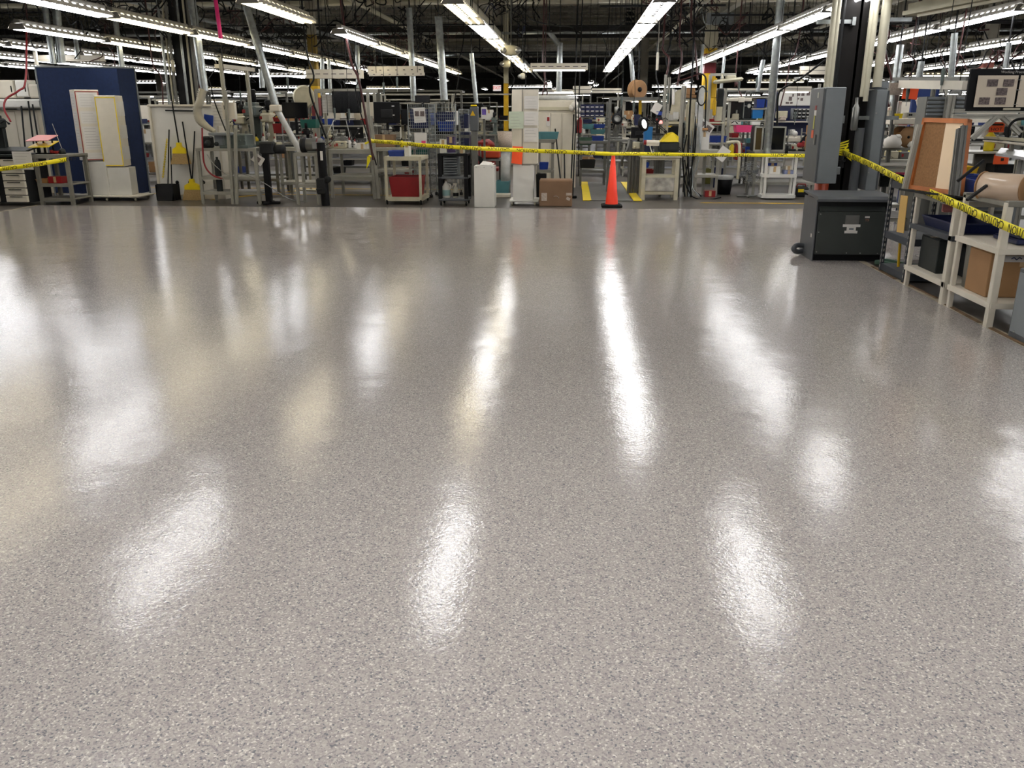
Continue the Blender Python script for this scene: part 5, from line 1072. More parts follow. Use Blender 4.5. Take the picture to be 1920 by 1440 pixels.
# aluminium bench AA with print box
Yc = 17.6; t, x0, x1 = simple_bench(1302, 1347, Yc, .6, Z_(281, Yc, 1325), 'slim aluminium bench carrying a white carton with a printed card', .42, py=330)
q0, q1, z0, z1 = R4(1311, 1330, 247, 278, Yc); zt = Z_(281, Yc, 1325); carton(q0, q1, Yc, Yc+.3, zt+.001, z1, white2, 'upright white carton on the slim aluminium bench', cat='box', name='white_carton')
t = T('printed_card', 'white card with two photos tilted on top of the upright white carton', 'card', aty(1320, 237, Yc-.02), w=True)
b = MB(); q = aty(1322, 236, Yc); b.box(q, (.34, .01, .18), .002, ry=.6); s = t.p('sheet', b, paper); b = MB(); b.box(q+Vector((-.06, -.008, .04)), (.1, .004, .1), ry=.6); b.box(q+Vector((.07, -.008, -.05)), (.12, .004, .1), ry=.6); t.p('photograph', b, photo1, par=s)
b = MB(); b.box(aty(1312, 242, Yc+.05), (.3, .2, .05), .01); solo('tape_tray', b, ply, 'brown tray under the tilted printed card', 'tray')
q0, q1, z0, z1 = R4(1347, 1363, 275, 302, 17.3); b = MB(); b.box(((q0+q1)/2, 17.3, (z0+z1)/2), (.2, .01, .26), .002, ry=.6); b.box(((q0+q1)/2+.02, 17.31, (z0+z1)/2), (.16, .008, .2), .002, ry=.9); solo('hanging_card', b, paper, 'tilted white card hanging below the tape at the slim bench', 'card')
# fixture frame with yellow bags
Yc = 18; x0 = X_(1327, Yc, 220); x1 = X_(1362, Yc, 220); zt = Z_(140, Yc, 1345)
t = T('tall_profile_frame', 'tall aluminium frame with long top rail and yellow aprons', 'frame', ((x0+x1)/2, Yc, 0), w=True)
b = MB(); b.prof((x0, Yc, 0), (x0, Yc, zt), .06); t.p('upright', b, alu)
b = MB(); b.prof((x1, Yc+.3, 0), (x1, Yc+.3, zt-.25), .05); t.p('upright', b, alu)
b = MB(); b.prof((x0, Yc, zt), (X_(1380, Yc, 140), Yc, zt), .05); t.p('top_rail', b, alu)
b = MB(); b.span(x0, X_(1358, Yc, 230), Yc, Yc+.5, Z_(232, Yc), Z_(229, Yc), .004); t.p('shelf', b, cream)
for (px0, px1, py0, py1, lb) in ((1331, 1344, 146, 184, 'upper yellow hanging bag on the tall frame'), (1337, 1343, 188, 217, 'lower narrow yellow hanging strip on the tall frame')):
    q0, q1, z0, z1 = R4(px0, px1, py0, py1, Yc-.02); b = MB(); b.span(q0, q1, Yc-.03, Yc+.05, z0, z1, .02); b.box(((q0+q1)/2, Yc, z1+.02), (.04, .02, .05), .005); solo('yellow_bag', b, yellow, lb, 'bag')
q0, q1, z0, z1 = R4(1345, 1357, 166, 200, Yc+.2); b = MB(); b.span(q0, q1, Yc+.2, Yc+.3, z0, z1, .01); b.span(q0+.01, q1-.01, Yc+.18, Yc+.2, z0+.02, z1-.02, .003); solo('grey_green_case', b, char, 'grey-green flat case right of the yellow bags', 'case')
q0, q1, z0, z1 = R4(1343, 1354, 200, 227, Yc); b = MB(); b.span(q0, q1, Yc, Yc+.2, z0, z1, .006); b.span(q0+.03, q1-.03, Yc-.004, Yc, z0+.06, z1-.06); solo('document_file', b, cream, 'cream file box on the pale shelf under the yellow bags', 'file box')
b = MB(); q = aty(1365, 151, 17.8); b.box(q, (.55, .3, .07), .03, ry=-.1); b.box(q+Vector((.05, 0, .06)), (.2, .1, .07), .02); b.beam(q+Vector((-.1, 0, .03)), (q.x-.1, 18.0, Z_(140, 18, 1345)), .03); solo('overhead_lamp_head', b, cream, 'cream overhead lamp head above the right monitor', 'lamp')
# right monitor + shelves + bins
def flat(px0, px1, py0, py1, Y, d, mt, lb, nm, cat, bev=.01):
    q0, q1, z0, z1 = R4(px0, px1, py0, py1, Y); t = T(nm, lb, cat, ((q0+q1)/2, Y, z0), w=True); b = MB(); b.span(q0, q1, Y, Y+d, z0, z1, bev); t.p('body', b, mt)
    b = MB(); b.span(q0+.02, q1-.02, Y-.006, Y, z0+(z1-z0)*.12, z1-(z1-z0)*.12, .002); t.p('face', b, mt); return t
Yc = 18.6; x0 = X_(1366, Yc, 220); x1 = X_(1448, Yc, 220); zt = Z_(180, Yc, 1400)
t = T('profile_shelving', 'aluminium shelving with a black monitor and blue boxes left of the galvanised pipe', 'shelving', ((x0+x1)/2, Yc, 0), w=True)
for xx in (x0, x1):
    for yy in (Yc, Yc+.6): b = MB(); b.prof((xx, yy, 0), (xx, yy, zt), .05); t.p('upright', b, alu)
for py, nm in ((181, 'top_rail'), (225, 'shelf'), (203, 'shelf'), (290, 'worktop')):
    z = Z_(py, Yc, 1400); b = MB(); b.span(x0 if py != 203 else X_(1410, Yc, 203), x1, Yc, Yc+.6, z-.03, z, .004); t.p(nm, b, alu)
q0, q1, z0, z1 = R4(1368, 1411, 188, 223, Yc); monitor((q0+q1)/2, Yc+.1, z0-.05, q1-q0, z1-z0, 'black monitor on the aluminium shelving left of the galvanised pipe', stand=.06)
b = MB(); q0, q1, z0, z1 = R4(1366, 1410, 184, 190, Yc-.1); b.span(q0, q1, Yc-.1, Yc+.2, z0, z1, .01); b.span(q0+.2, q1-.15, Yc-.12, Yc-.1, z0-.02, z1+.01, .008); solo('white_keyboard_tray', b, white, 'white tray lying on top of the right monitor', 'tray')
for (px0, px1, py0, py1, Y, mt, lb) in ((1419, 1434, 186, 202, Yc, blue, 'blue bin on the top shelf right of the monitor'), (1437, 1447, 187, 201, Yc+.02, blue, 'blue bin hard against the galvanised pipe'), (1411, 1431, 204, 222, Yc+.02, sky, 'bright blue box under the blue bin right of the monitor'),
        (1380, 1410, 235, 248, Yc, pink, 'bright pink bin under the right monitor'), (1372, 1385, 250, 258, Yc, red, 'red bin left below the pink bin'), (1400, 1416, 260, 268, Yc, teal, 'pale teal tray below the pink bin'), (1398, 1412, 275, 288, Yc, blue, 'deep blue bin just above the tape'), (1331, 1362, 255, 267, 18.3, blue, 'wide blue tray right of the upright white carton'),
        (1321, 1333, 317, 345, 18.6, mat('olive_plastic', '#6e6a2a', .5), 'olive bin low under the slim bench'), (1337, 1356, 316, 352, 18.9, blued, 'dark blue bin low behind the slim bench'), (1418, 1432, 185, 187, 18.9, yellow, 'thin yellow box above the blue bins')):
    q0, q1, z0, z1 = R4(px0, px1, py0, py1, Y); bin_(q0, q1, Y, Y+.3, z0, z1, mt, lb)
flat(1380, 1391, 268, 300, 17.9, .25, redp, 'red-brown upright box beside the curved white leg', 'upright_box', 'box')
b = MB(); b.tube(smooth_path([aty(1362, 268, 17.6), aty(1376, 266, 17.6), aty(1386, 270, 17.55), aty(1386, 300, 17.5), aty(1383, 336, 17.5)]), .03, 10); solo('curved_white_leg', b, cream, 'curved cream tube leg left of the fan', 'leg')
t = T('waste_bin', 'black tapered waste bin with clear liner on the floor by the slim bench', 'waste bin', (X_(1360, 18.0, 345), 18.1, 0)); b = MB(); b.lathe([(0, 0), (.13, 0), (.17, .36), (.16, .36), (.12, .01)], n=20); t.p('bin', b, black); b = MB(); b.lathe([(.172, .3), (.18, .37), (.165, .38), (.15, .3)], n=20); t.p('liner', b, glassy)
q0, q1, z0, z1 = R4(1322, 1342, 353, 364, 17.4); carton(q0, q1, 17.4, 17.6, 0, .12, red, 'small red carton on the floor under the slim bench', cat='box', name='floor_carton')
# fan
q = aty(1404, 323, 17.5); t = T('floor_fan', 'grey wire guard floor fan under the bench left of the white plastic shelf', 'fan', (q.x, 17.5, 0), w=True)
b = MB()
for r in (.05, .1, .14, .18, .21): b.tube([(q.x+r*math.cos(a*PI/12), 17.42+(.21-r)*-.15, q.z+r*math.sin(a*PI/12)) for a in range(24)], .0035, 4, cyc=True)
for a in range(16): an = a*PI/8; b.tube([(q.x, 17.39, q.z), (q.x+.21*math.cos(an), 17.43, q.z+.21*math.sin(an)), (q.x+.2*math.cos(an), 17.52, q.z+.2*math.sin(an))], .003, 4)
t.p('guard', b, steel); b = MB()
for a in range(4): an = a*PI/2; u = Vector((math.cos(an), 0, math.sin(an))); v = Vector((-math.sin(an), 0, math.cos(an))); c = Vector((q.x, 17.46, q.z)); b.plate([c+u*.03, c+u*.17-v*.03, c+u*.18+v*.07, c+u*.05+v*.04], .006)
t.p('blades', b, gpaint); b = MB(); b.lathe([(0, -.05), (.045, -.04), (.05, .1), (0, .12)], (q.x, 17.46, q.z), 16, 'Y'); t.p('motor', b, black)
b = MB(); b.tube([(q.x, 17.5, q.z-.2), (q.x, 17.5, .03)], .02, 8); b.tube([(q.x-.2, 17.5, .02), (q.x+.2, 17.5, .02)], .02, 8); b.tube([(q.x, 17.3, .02), (q.x, 17.7, .02)], .02, 8); t.p('base', b, alud)
# bench BB
Yc = 17.7; t, x0, x1 = simple_bench(1412, 1530, Yc, .75, Z_(284, Yc, 1460), 'long grey-topped aluminium bench behind the white plastic shelf', .28, m=alu, topm=creamd)
zb = Z_(284, Yc, 1460)
q0, q1, z0, z1 = R4(1415, 1471, 237, 279, Yc+.05)
t = T('glass_display_cabinet', 'grey framed cabinet with dark glass doors on the long bench', 'cabinet', ((q0+q1)/2, Yc, zb), w=True); z0 = zb+.001
b = MB(); b.span(q0, q1, Yc+.05, Yc+.45, z0, z1, .01); t.p('body', b, dark)
b = MB(); w = .03
for xx in (q0, q0+(q1-q0)*.25, q1): b.span(xx-w/2, xx+w/2, Yc+.01, Yc+.05, z0, z1, .003)
for zz in (z0+w/2, z1-w/2): b.span(q0, q1, Yc+.01, Yc+.05, zz-w/2, zz+w/2, .003)
t.p('frame', b, alu)
for (a_, b_, mm) in ((.02, .24, mat('brown_glass', '#4b3d22', .2)), (.27, .98, blacks)): b = MB(); b.span(q0+(q1-q0)*a_, q0+(q1-q0)*b_, Yc+.035, Yc+.045, z0+w, z1-w); t.p('glass_door', b, mm)
flat(1476, 1503, 258, 266, Yc+.2, .3, white, 'flat cream printer tray right of the dark glass cabinet', 'desktop_printer', 'printer')
flat(1483, 1491, 243, 254, Yc+.25, .1, white2, 'small white cup-like box above the cream printer', 'small_box', 'box')
t = T('red_tape_gun', 'red handled tape gun on the long bench beside the grey panel cabinet', 'tool', aty(1500, 272, Yc), w=True); q = aty(1500, 272, Yc); b = MB(); b.box(q, (.12, .08, .1), .03); b.box(q+Vector((.06, 0, .02)), (.06, .06, .12), .02); t.p('body', b, red); b = MB(); b.tube([q+Vector((0, 0, .05)), q+Vector((.1, 0, .2))], .018, 8); t.p('handle', b, black)
b = MB(); q0, q1, z0, z1 = R4(1511, 1518, 235, 280, Yc+.1); b.span(q0, q1, Yc+.1, Yc+.14, z0, z1, .005); b.span(q0, q1, Yc+.06, Yc+.2, z0-.02, z0, .003); solo('plywood_strip', b, ply, 'upright plywood strip at the right end of the long bench', 'board')
q = aty(1479, 283, 16.98); b = MB(); b.lathe([(0, 0), (.033, 0), (.033, .15), (.028, .16), (0, .16)], (q.x, 17.15, Z_(290, 17.0, 1465)+.005), 16); solo('black_can', b, black, 'black spray can on top of the white plastic shelf', 'can')
# shelving behind, with poster board and bins
Yc = 19.4; x0 = X_(1457, Yc, 220); x1 = X_(1540, Yc, 220)
t = T('wall_shelving', 'shelf unit with grey parts drawers under the photo board', 'shelving', ((x0+x1)/2, Yc, 0), w=True)
for xx in (x0, x1): b = MB(); b.prof((xx, Yc+.4, 0), (xx, Yc+.4, 2.2), .05); t.p('upright', b, alu)
for py in (227, 255): z = Z_(py, Yc, 1490); b = MB(); b.span(x0, x1, Yc, Yc+.4, z-.03, z, .004); t.p('shelf', b, white)
b = MB(); b.span(x0, x1, Yc+.43, Yc+.45, 1.0, Z_(172, Yc+.43, 1490)); t.p('back_panel', b, blued)
q0, q1, z0, z1 = R4(1486, 1519, 203, 224, Yc); t = T('parts_drawer_cabinet', 'grey parts cabinet with three rows of small black drawers', 'drawer cabinet', ((q0+q1)/2, Yc, z0), w=True); b = MB(); b.span(q0, q1, Yc, Yc+.2, z0, z1, .005); t.p('body', b, gpaint)
for r in range(3):
    for c in range(4):
        xa_ = q0+.02+(q1-q0-.02)*c/4; za = z0+.01+(z1-z0-.01)*r/3; b = MB(); b.span(xa_, xa_+(q1-q0)/4-.02, Yc-.02, Yc, za, za+(z1-z0)/3-.015, .003); d = t.p('drawer', b, black); b = MB(); b.span(xa_+.01, xa_+(q1-q0)/4-.03, Yc-.024, Yc-.02, za+(z1-z0)/3-.04, za+(z1-z0)/3-.02); t.p('label_card', b, paper, par=d)
flat(1459, 1477, 208, 222, Yc, .25, cream, 'cream equipment box left of the parts drawers', 'instrument', 'instrument')
flat(1463, 1474, 218, 226, Yc-.05, .2, sticker, 'small pinkish box on the shelf edge', 'small_box', 'box')
Yb_ = Yc+.4; q0, q1, z0, z1 = R4(1458, 1521, 172, 198, Yb_); Yc = Yb_+.1; t = T('photo_notice_board', 'brightly lit white board with printed photographs left of the grey panel cabinet', 'notice board', ((q0+q1)/2, Yc-.1, z0), w=True); b = MB(); b.span(q0, q1, Yc-.1, Yc-.07, z0, z1, .003); t.p('board', b, white2)
for (u, v, w_, h_) in ((.38, .5, .1, .3), (.45, .75, .05, .2), (.3, .2, .1, .15), (.42, .2, .08, .15), (.62, .8, .08, .2), (.74, .8, .09, .2), (.62, .5, .04, .12), (.72, .45, .08, .2), (.9, .85, .1, .25)):
    b = MB(); b.box((q0+(q1-q0)*u, Yc-.103, z0+(z1-z0)*v), ((q1-q0)*w_, .003, (z1-z0)*h_)); t.p('photograph', b, photo1)
Yc = 19.4
lightbar(1470, 167, 1520, 167, Yc-.5, Yc-.5, 'pale light fixture just above the photo notice board', .1, True, .12)
lightbar(1500, 132, 1546, 132, 24, 24, 'dim grey light fixture left of the dark column top', .2)
# white plastic shelf
Yc = 16.95; t = T('plastic_shelf', 'white three-tier plastic shelf unit left of the transformer', 'shelf unit', (X_(1465, Yc, 330), Yc+.2, 0), w=True)
tiers = ((293, 1437, 1499, .1), (330, 1432, 1496, .1), (369, 1429, 1493, .1)); D = .42
prev = None
for i, (py, a_, b_, th) in enumerate(tiers):
    q0 = X_(a_, Yc, py); q1 = X_(b_, Yc, py); z = Z_(py, Yc, 1465) if i < 2 else .06
    b = MB(); c_ = .07; P = [(q0+c_, Yc), (q1-c_, Yc), (q1, Yc+c_), (q1, Yc+D-c_), (q1-c_, Yc+D), (q0+c_, Yc+D), (q0, Yc+D-c_), (q0, Yc+c_)]
    b.plate([(x, y, z-.03) for x, y in P], .06, Vector((0, 0, 1))); t.p('tier', b, white2)
    if prev:
        for (xx, yy) in ((.07, .05), (.93, .05), (.07, .95), (.93, .95)): b = MB(); xk = q0+.0+(q1-q0)*xx; b.tube([(xk, Yc+D*yy*.8+.04, z+.02), (xk, Yc+D*yy*.8+.04, prev-.02)], .028, 12); t.p('post', b, white2)
    prev = z
zsh = Z_(330, Yc, 1465)+.031
q0, q1, z0, z1 = R4(1442, 1463, 315, 328, Yc+.05); carton(q0, q1, Yc+.06, Yc+.25, zsh, zsh+.14, white2, 'white wipes box with blue print on the middle tier of the plastic shelf', cat='box', name='supply_box')
carton(q0+.02, q1-.02, Yc+.27, Yc+.36, zsh, zsh+.19, blue, 'dark blue box behind the white wipes box', cat='box', name='supply_box')
q0, q1, z0, z1 = R4(1471, 1488, 321, 328, Yc+.05); carton(q0, q1, Yc+.06, Yc+.26, zsh, zsh+.07, mat('blue_white_print', '#7d86a8', .6, 0, .3, 20), 'flat blue and white box at the right of the middle tier', cat='box', name='supply_box'); carton(q0+.02, q1-.03, Yc+.08, Yc+.24, zsh+.08, zsh+.15, white, 'white box stacked on the flat blue and white box', cat='box', name='supply_box'); b = MB(); b.box(((q0+q1)/2, Yc+.2, zsh+.22), (.12, .02, .16), .004); b.box(((q0+q1)/2, Yc+.2, zsh+.152), (.14, .06, .006)); solo('folded_card', b, paper, 'white folded card standing on the stacked boxes of the plastic shelf', 'card')
# yellow tool box / red-black case near floor
q0, q1, z0, z1 = R4(1493, 1507, 355, 368, 17.5); t = T('tool_case', 'small red and black case with yellow label on the floor by the plastic shelf', 'case', ((q0+q1)/2, 17.5, 0), w=True); b = MB(); b.span(q0, q1+.1, 17.5, 17.75, 0, .2, .03); t.p('body', b, dark); b = MB(); b.span(q0+.03, q1, 17.49, 17.5, .1, .16, .002); t.p('label', b, yel); b = MB(); b.tube([(q0+.02, 17.6, .2), (q0+.04, 17.6, .25), (q1+.04, 17.6, .25), (q1+.06, 17.6, .2)], .012, 6); t.p('handle', b, redp)
# galvanised pipe
duct('vertical_pipe', aty(1464, 0, 16.9)+Vector((0, 0, .6)), aty(1437, 294, 17.45), .075, 'fat galvanised pipe rising from the long bench past the right light row', step=1.3)
cable([aty(1548, 112, 16), aty(1500, 148, 16.3), aty(1470, 165, 16.5), aty(1459, 180, 16.6), aty(1457, 235, 16.7)], .018, cablek, 'black cable sagging from the dark column to the galvanised pipe')
# ================================================================ DARK COLUMN GROUP
xc = 3.42; Yc = 11.42
t = T('dark_steel_column', 'massive dark brown steel column behind the transformer', 'column', (xc, Yc, 0), w=True)
t.p('steel_section', ibeam(xc, Yc, 0, 6.0, .4, .36, .03), darkcol)
b = MB(); b.span(xc-.28, xc+.28, Yc-.28, Yc+.28, 0, .03, .004); t.p('base_plate', b, darkcol)
for z in (2.62, 1.5):
    b = MB(); b.span(2.9, 3.35, Yc-.24, Yc-.19, z, z+.045); b.span(3.3, 3.34, Yc-.27, Yc-.15, z-.02, z+.07); b.span(3.5, 4.0, Yc-.24, Yc-.19, z+.02, z+.065); t.p('strut_channel', b, galv)
for i, (px, px2, top, r) in enumerate(((1545, 1562, 0, .045), (1555, 1572, 0, .035))):
    pass
b = MB(); b.tube([aty(1549, 165, 11.0), aty(1549, 165, 11.0)+Vector((0, 0, 3.9))], .035, 12); b.tube([aty(1556, 165, 11.0), aty(1556, 165, 11.0)+Vector((0, 0, 3.9))], .03, 12); t.p('conduit', b, conduit)
b = MB(); b.tube([aty(1618, 165, 11.05)-Vector((0, 0, .1)), aty(1618, 165, 11.05)+Vector((0, 0, 4))], .03, 12); b.tube([(3.52, 11.02, Z_(190, 11.0, 1608)), (3.52, 11.02, 5.9)], .03, 12); b.tube([(3.66, 11.1, 1.9), (3.66, 11.1, 5.9)], .055, 12); t.p('conduit', b, conduit)
b = MB(); b.tube([(3.5, 11.02, 0), (3.5, 11.02, Z_(240, 11, 1600))], .055, 14); t.p('lower_pipe', b, gpaintd)
b = MB(); q = aty(1603, 222, 11.0); b.lathe([(.03, -.14), (.042, -.12), (.042, .12), (.03, .14), (.02, .17), (.02, .24)], q, 16); t.p('conduit_body', b, steel)
b = MB(); b.tube([aty(1575, 265, 11.05), aty(1575, 315, 11.05)], .05, 12)
for z in (268, 300): b.tube([aty(1575, z, 11.05), aty(1575, z+4, 11.05)], .07, 12)
t.p('pipe_coupling', b, dark)
b = MB(); b.tube([(3.19, 11.2, 0), (3.19, 11.2, 1.3), (3.2, 11.2, 5.9)], .028, 8); t.p('side_pipe', b, dark)
for py in (190, 320):
    q = aty(1570, py, 10.95); b = MB(); b.box(q, (.06, .04, .09), .004); t.p('clip_bracket', b, galv)
# grey panel cabinet (door faces the open floor)
zb, zt = .80, 1.885
t = T('electrical_panel', 'tall grey electrical cabinet with warning stickers mounted left of the dark column', 'electrical panel', (3.03, 10.75, zb), w=True)
b = MB(); b.span(2.9, 3.13, 10.5, 11.05, zb, zt, .008); t.p('body', b, gpaint)
b = MB(); b.span(2.875, 2.898, 10.5, 11.05, zb+.01, zt-.01, .006); d = t.p('door', b, gpaintd)
b = MB(); b.box((2.862, 10.62, 1.3), (.02, .025, .12), .004); t.p('door_handle', b, steel, par=d)
def stick(y, z, w_, h_, mt, nm): b = MB(); b.box((2.872, y, z), (.003, w_, h_)); t.p(nm, b, mt, par=d)
stick(10.75, 1.66, .07, .05, redp, 'warning_sticker'); stick(10.75, 1.6, .09, .06, paper, 'rating_label'); stick(10.77, 1.5, .04, .16, mat('yellow_green_label', '#b8b44a'), 'yellow_label'); stick(10.79, 1.36, .09, .09, mat('orange_sticker', '#d4562a'), 'orange_sticker'); stick(10.7, 1.8, .05, .06, alu, 'latch_plate')
b = MB(); b.lathe([(0, 0), (.09, 0), (.09, .03), (.08, .05), (.085, .5), (0, .5)], (3.135, 11.1, .3), 24); b.lathe([(0, 0), (.08, 0), (.08, .3), (0, .3)], (3.135, 11.1, 0), 20); solo('orange_guard_sleeve', b, potr, 'rust orange round sleeve under the grey electrical cabinet', 'guard sleeve')
t = T('disconnect_box', 'slim grey electrical box with pale front right of the dark column', 'electrical panel', (3.66, 11.1, .65), w=True)
b = MB(); b.span(3.645, 3.77, 11.0, 11.5, .68, 1.87, .008); t.p('body', b, gpaint); b = MB(); b.span(3.772, 3.79, 11.0, 11.5, .69, 1.86, .006); t.p('door', b, gpaintd); b = MB()
for z in (.9, 1.6): b.box((3.66, 10.996, z), (.015, .006, .015))
t.p('screws', b, steel)
b = MB(); b.box((3.72, 11.2, 1.92), (.18, .16, .09), .01); b.tube([(3.72, 11.2, 1.9), (3.72, 11.2, 2.1)], .03, 8); solo('junction_box', b, gpaint, 'small grey junction box on top of the slim electrical box', 'junction box')
# transformer
t = T('transformer_cabinet', 'large dark grey floor transformer with overhanging lid and rating plate', 'transformer', (3.13, 10.0, 0), w=True)
x0, x1, y0, y1 = 2.73, 3.50, 9.72, 10.28
b = MB(); b.span(x0, x1, y0+.03, y1, .1, .68, .006); t.p('core_body', b, dark)
b = MB(); b.plate([(x0-.005, y0, 0), (x0-.005, y1, 0), (x0-.005, y1, .69), (x0-.005, y0+.03, .69)], .012, Vector((1, 0, 0))); t.p('side_panel', b, gpaintd)
b = MB(); b.plate([(x1-.01, y0, 0), (x1-.01, y1, 0), (x1-.01, y1, .69), (x1-.01, y0+.03, .69)], .012, Vector((1, 0, 0))); t.p('side_panel', b, gpaintd)
b = MB(); b.span(x0+.02, x1-.02, y0+.0, y0+.02, .08, .56, .006); b.plate([(x0+.03, y0+.0, .56), (x1-.03, y0+.0, .56), (x1-.03, y0+.07, .645), (x0+.03, y0+.07, .645)], .01); fp = t.p('front_panel', b, trafo)
b = MB(); b.plate([(x0-.02, y0-.06, .685), (x1+.05, y0-.06, .685), (x1+.05, y0-.03, .715), (x1+.05, y1+.02, .73), (x0-.02, y1+.02, .73), (x0-.02, y0-.03, .715)], .012, Vector((0, 0, 1))); b.span(x0-.02, x1+.05, y0-.065, y0-.055, .67, .7, .002); t.p('lid', b, gpaintd)
b = MB(); b.span(x0, x1, y0+.05, y1-.03, 0, .08); t.p('base_frame', b, black)
b = MB(); b.box((3.12, y0-.003, .47), (.15, .004, .1)); t.p('rating_plate', b, steel, par=fp)
b = MB(); b.box((3.12, y0-.004, .405), (.19, .004, .03)); b.box((3.12, y0-.005, .37), (.1, .004, .06)); b.box((3.12, y0-.004, .335), (.14, .004, .028)); t.p('printed_label', b, paper, par=fp)
b = MB(); b.box((3.12, y0-.0075, .37), (.05, .002, .02)); t.p('bar_print', b, gpaint, par=fp)
b = MB(); b.box((3.28, y0-.003, .5), (.05, .004, .02)); t.p('small_label', b, paper, par=fp)
text(fp, 'T9', .04, (3.28-3.13, y0-10.0-.004, .465), mat('tan_ink', '#9c6f5c', .7), name='marking')
b = MB()
for (xx, zz) in ((x0+.04, .11), (x0+.04, .53), (3.1, .1), (x1-.06, .1), (x0+.04, .33), (3.25, .1)): b.lathe([(0, -.004), (.007, -.004), (.007, .002)], (xx, y0-.0, zz), 8, 'Y')
t.p('bolts', b, steel)
b = MB(); b.box((x0-.009, 9.83, .28), (.003, .04, .04)); t.p('side_sticker', b, paper)
b = MB(); b.tube(smooth_path([(2.73, 10.12, .12), (2.64, 10.08, .13), (2.6, 10.05, .09), (2.66, 10.1, .05), (2.74, 10.14, .06)]), .03, 10); solo('flexible_conduit', b, gpaintd, 'short grey flexible conduit loop at the left foot of the transformer', 'conduit')
# ================================================================ RIGHT SIDE
def post(t, x, y, z0, z1, w, mt, nm='post'): b = MB(); b.box((x, y, (z0+z1)/2), (w, w, z1-z0), .004); t.p(nm, b, mt)
# green strip & yellow stick
b = MB(); b.box((3.55, 9.2, .04), (.12, .7, .05), .01, rz=.5); b.box((3.58, 9.2, .075), (.05, .6, .02), .004, rz=.5); solo('green_metal_plate', b, green, 'green metal strip on the floor beside the transformer', 'metal strip')
# slate rivet shelf
t = T('rivet_shelf', 'narrow slate grey slotted steel shelf beside the transformer', 'shelf unit', (3.5, 8.85, 0), w=True)
for xx in (3.3, 3.75):
    for yy in (8.5, 9.15): 
        b = MB(); b.span(xx-.02, xx+.02, yy-.003, yy+.003, 0, .95); b.span(xx-.02, xx-.014, yy-.02, yy+.02, 0, .95); q = t.p('slotted_post', b, slate)
        s = MB()
        for i in range(16): s.box((xx-.0205, yy, .06+i*.055), (.002, .01, .028)); s.box((xx, yy-.0035, .06+i*.055), (.012, .002, .028))
        t.p('slots', s, mat('pale_slot_gap', '#b9b7ae', .7), par=q)
for z in (.08, .42, .93):
    b = MB(); b.span(3.3, 3.75, 8.5, 9.15, z-.01, z+.005); b.span(3.285, 3.295, 8.49, 9.16, z-.06, z+.01, .002); b.span(3.3, 3.76, 8.485, 8.495, z-.06, z+.01, .002); t.p('shelf', b, slate)
b = MB(); b.plate([(3.28, 8.62, .47), (3.28, 8.8, .46), (3.28, 8.82, .82), (3.28, 8.64, .83)], .006, Vector((-1, 0, 0))); lb = solo('manila_envelope', b, mat('manila_paper', '#c4a05a', .8, 0, .05), 'tall manila sheet hanging on the slate slotted shelf', 'envelope')
b = MB(); b.tube([(3.4, 8.95, .02), (3.36, 8.9, .38)], .014, 8); b.lathe([(0, 0), (.02, 0), (.02, .04), (0, .04)], (3.4, 8.95, .0), 8); solo('yellow_stick', b, yellow, 'yellow stick leaning inside the slate slotted shelf', 'stick')
b = MB(); b.box((3.62, 8.8, .3), (.02, .3, .18), .003, rx=.2); b.box((3.6, 8.8, .2), (.1, .3, .01), .002); solo('folded_papers', b, paper, 'white folded paper standing behind the yellow stick', 'papers')
# white shelf 1
t = T('white_table_shelf', 'white painted angle table with two lower shelves carrying the cork board', 'shelf unit', (3.6, 7.95, 0), w=True)
X0, X1, Y0, Y1 = 3.27, 3.95, 7.5, 8.36
for (xx, yy) in ((X0, Y0), (X1, Y0), (X0, Y1), (X1, Y1)): post(t, xx, yy, 0, .86, .06 if yy < 8 and xx < 3.5 else .04, white, 'leg')
for z, mt, nm in ((.89, creamd, 'top'), (.20, white, 'lower_shelf'), (.6, slate, 'middle_shelf')):
    b = MB(); b.span(X0-.01, X1+.02, Y0-.02, Y1+.02, z-.012, z, .003); b.span(X0-.03, X0-.015, Y0-.03, Y1+.03, z-.045, z, .002); b.span(X0-.02, X1+.03, Y0-.035, Y0-.02, z-.045, z, .002); t.p(nm, b, mt)
def gusset(): pass
bin_(3.3, 3.75, 7.62, 8.28, .601, .69, blued, 'wide dark blue bin on the middle shelf of the white table')
carton(3.33, 3.85, 7.9, 8.3, .201, .5, char, 'black equipment box on the lower shelf of the white table', cat='equipment', name='equipment_box')
carton(3.5, 3.9, 7.55, 7.88, .201, .46, dark, 'second black equipment box nearer the viewer on the lower shelf', cat='equipment', name='equipment_box')
b = MB(); b.box((3.6, 8.3, .8), (.25, .02, .16), .003); b.box((3.6, 8.28, .72), (.25, .05, .01), .002); solo('pink_slip', b, pinkp, 'pale pink slip behind the dark blue bin', 'paper')
t = T('louvre_panel', 'grey louvred panel behind the white table', 'panel', (4.05, 8.6, .5), w=True); b = MB(); b.span(3.8, 4.3, 8.6, 8.63, .5, 1.0, .004); t.p('frame', b, gpaint); b = MB()
for i in range(7): b.box((4.05, 8.59, .56+i*.065), (.38, .02, .035), .002, rx=.4)
t.p('louvres', b, alud)
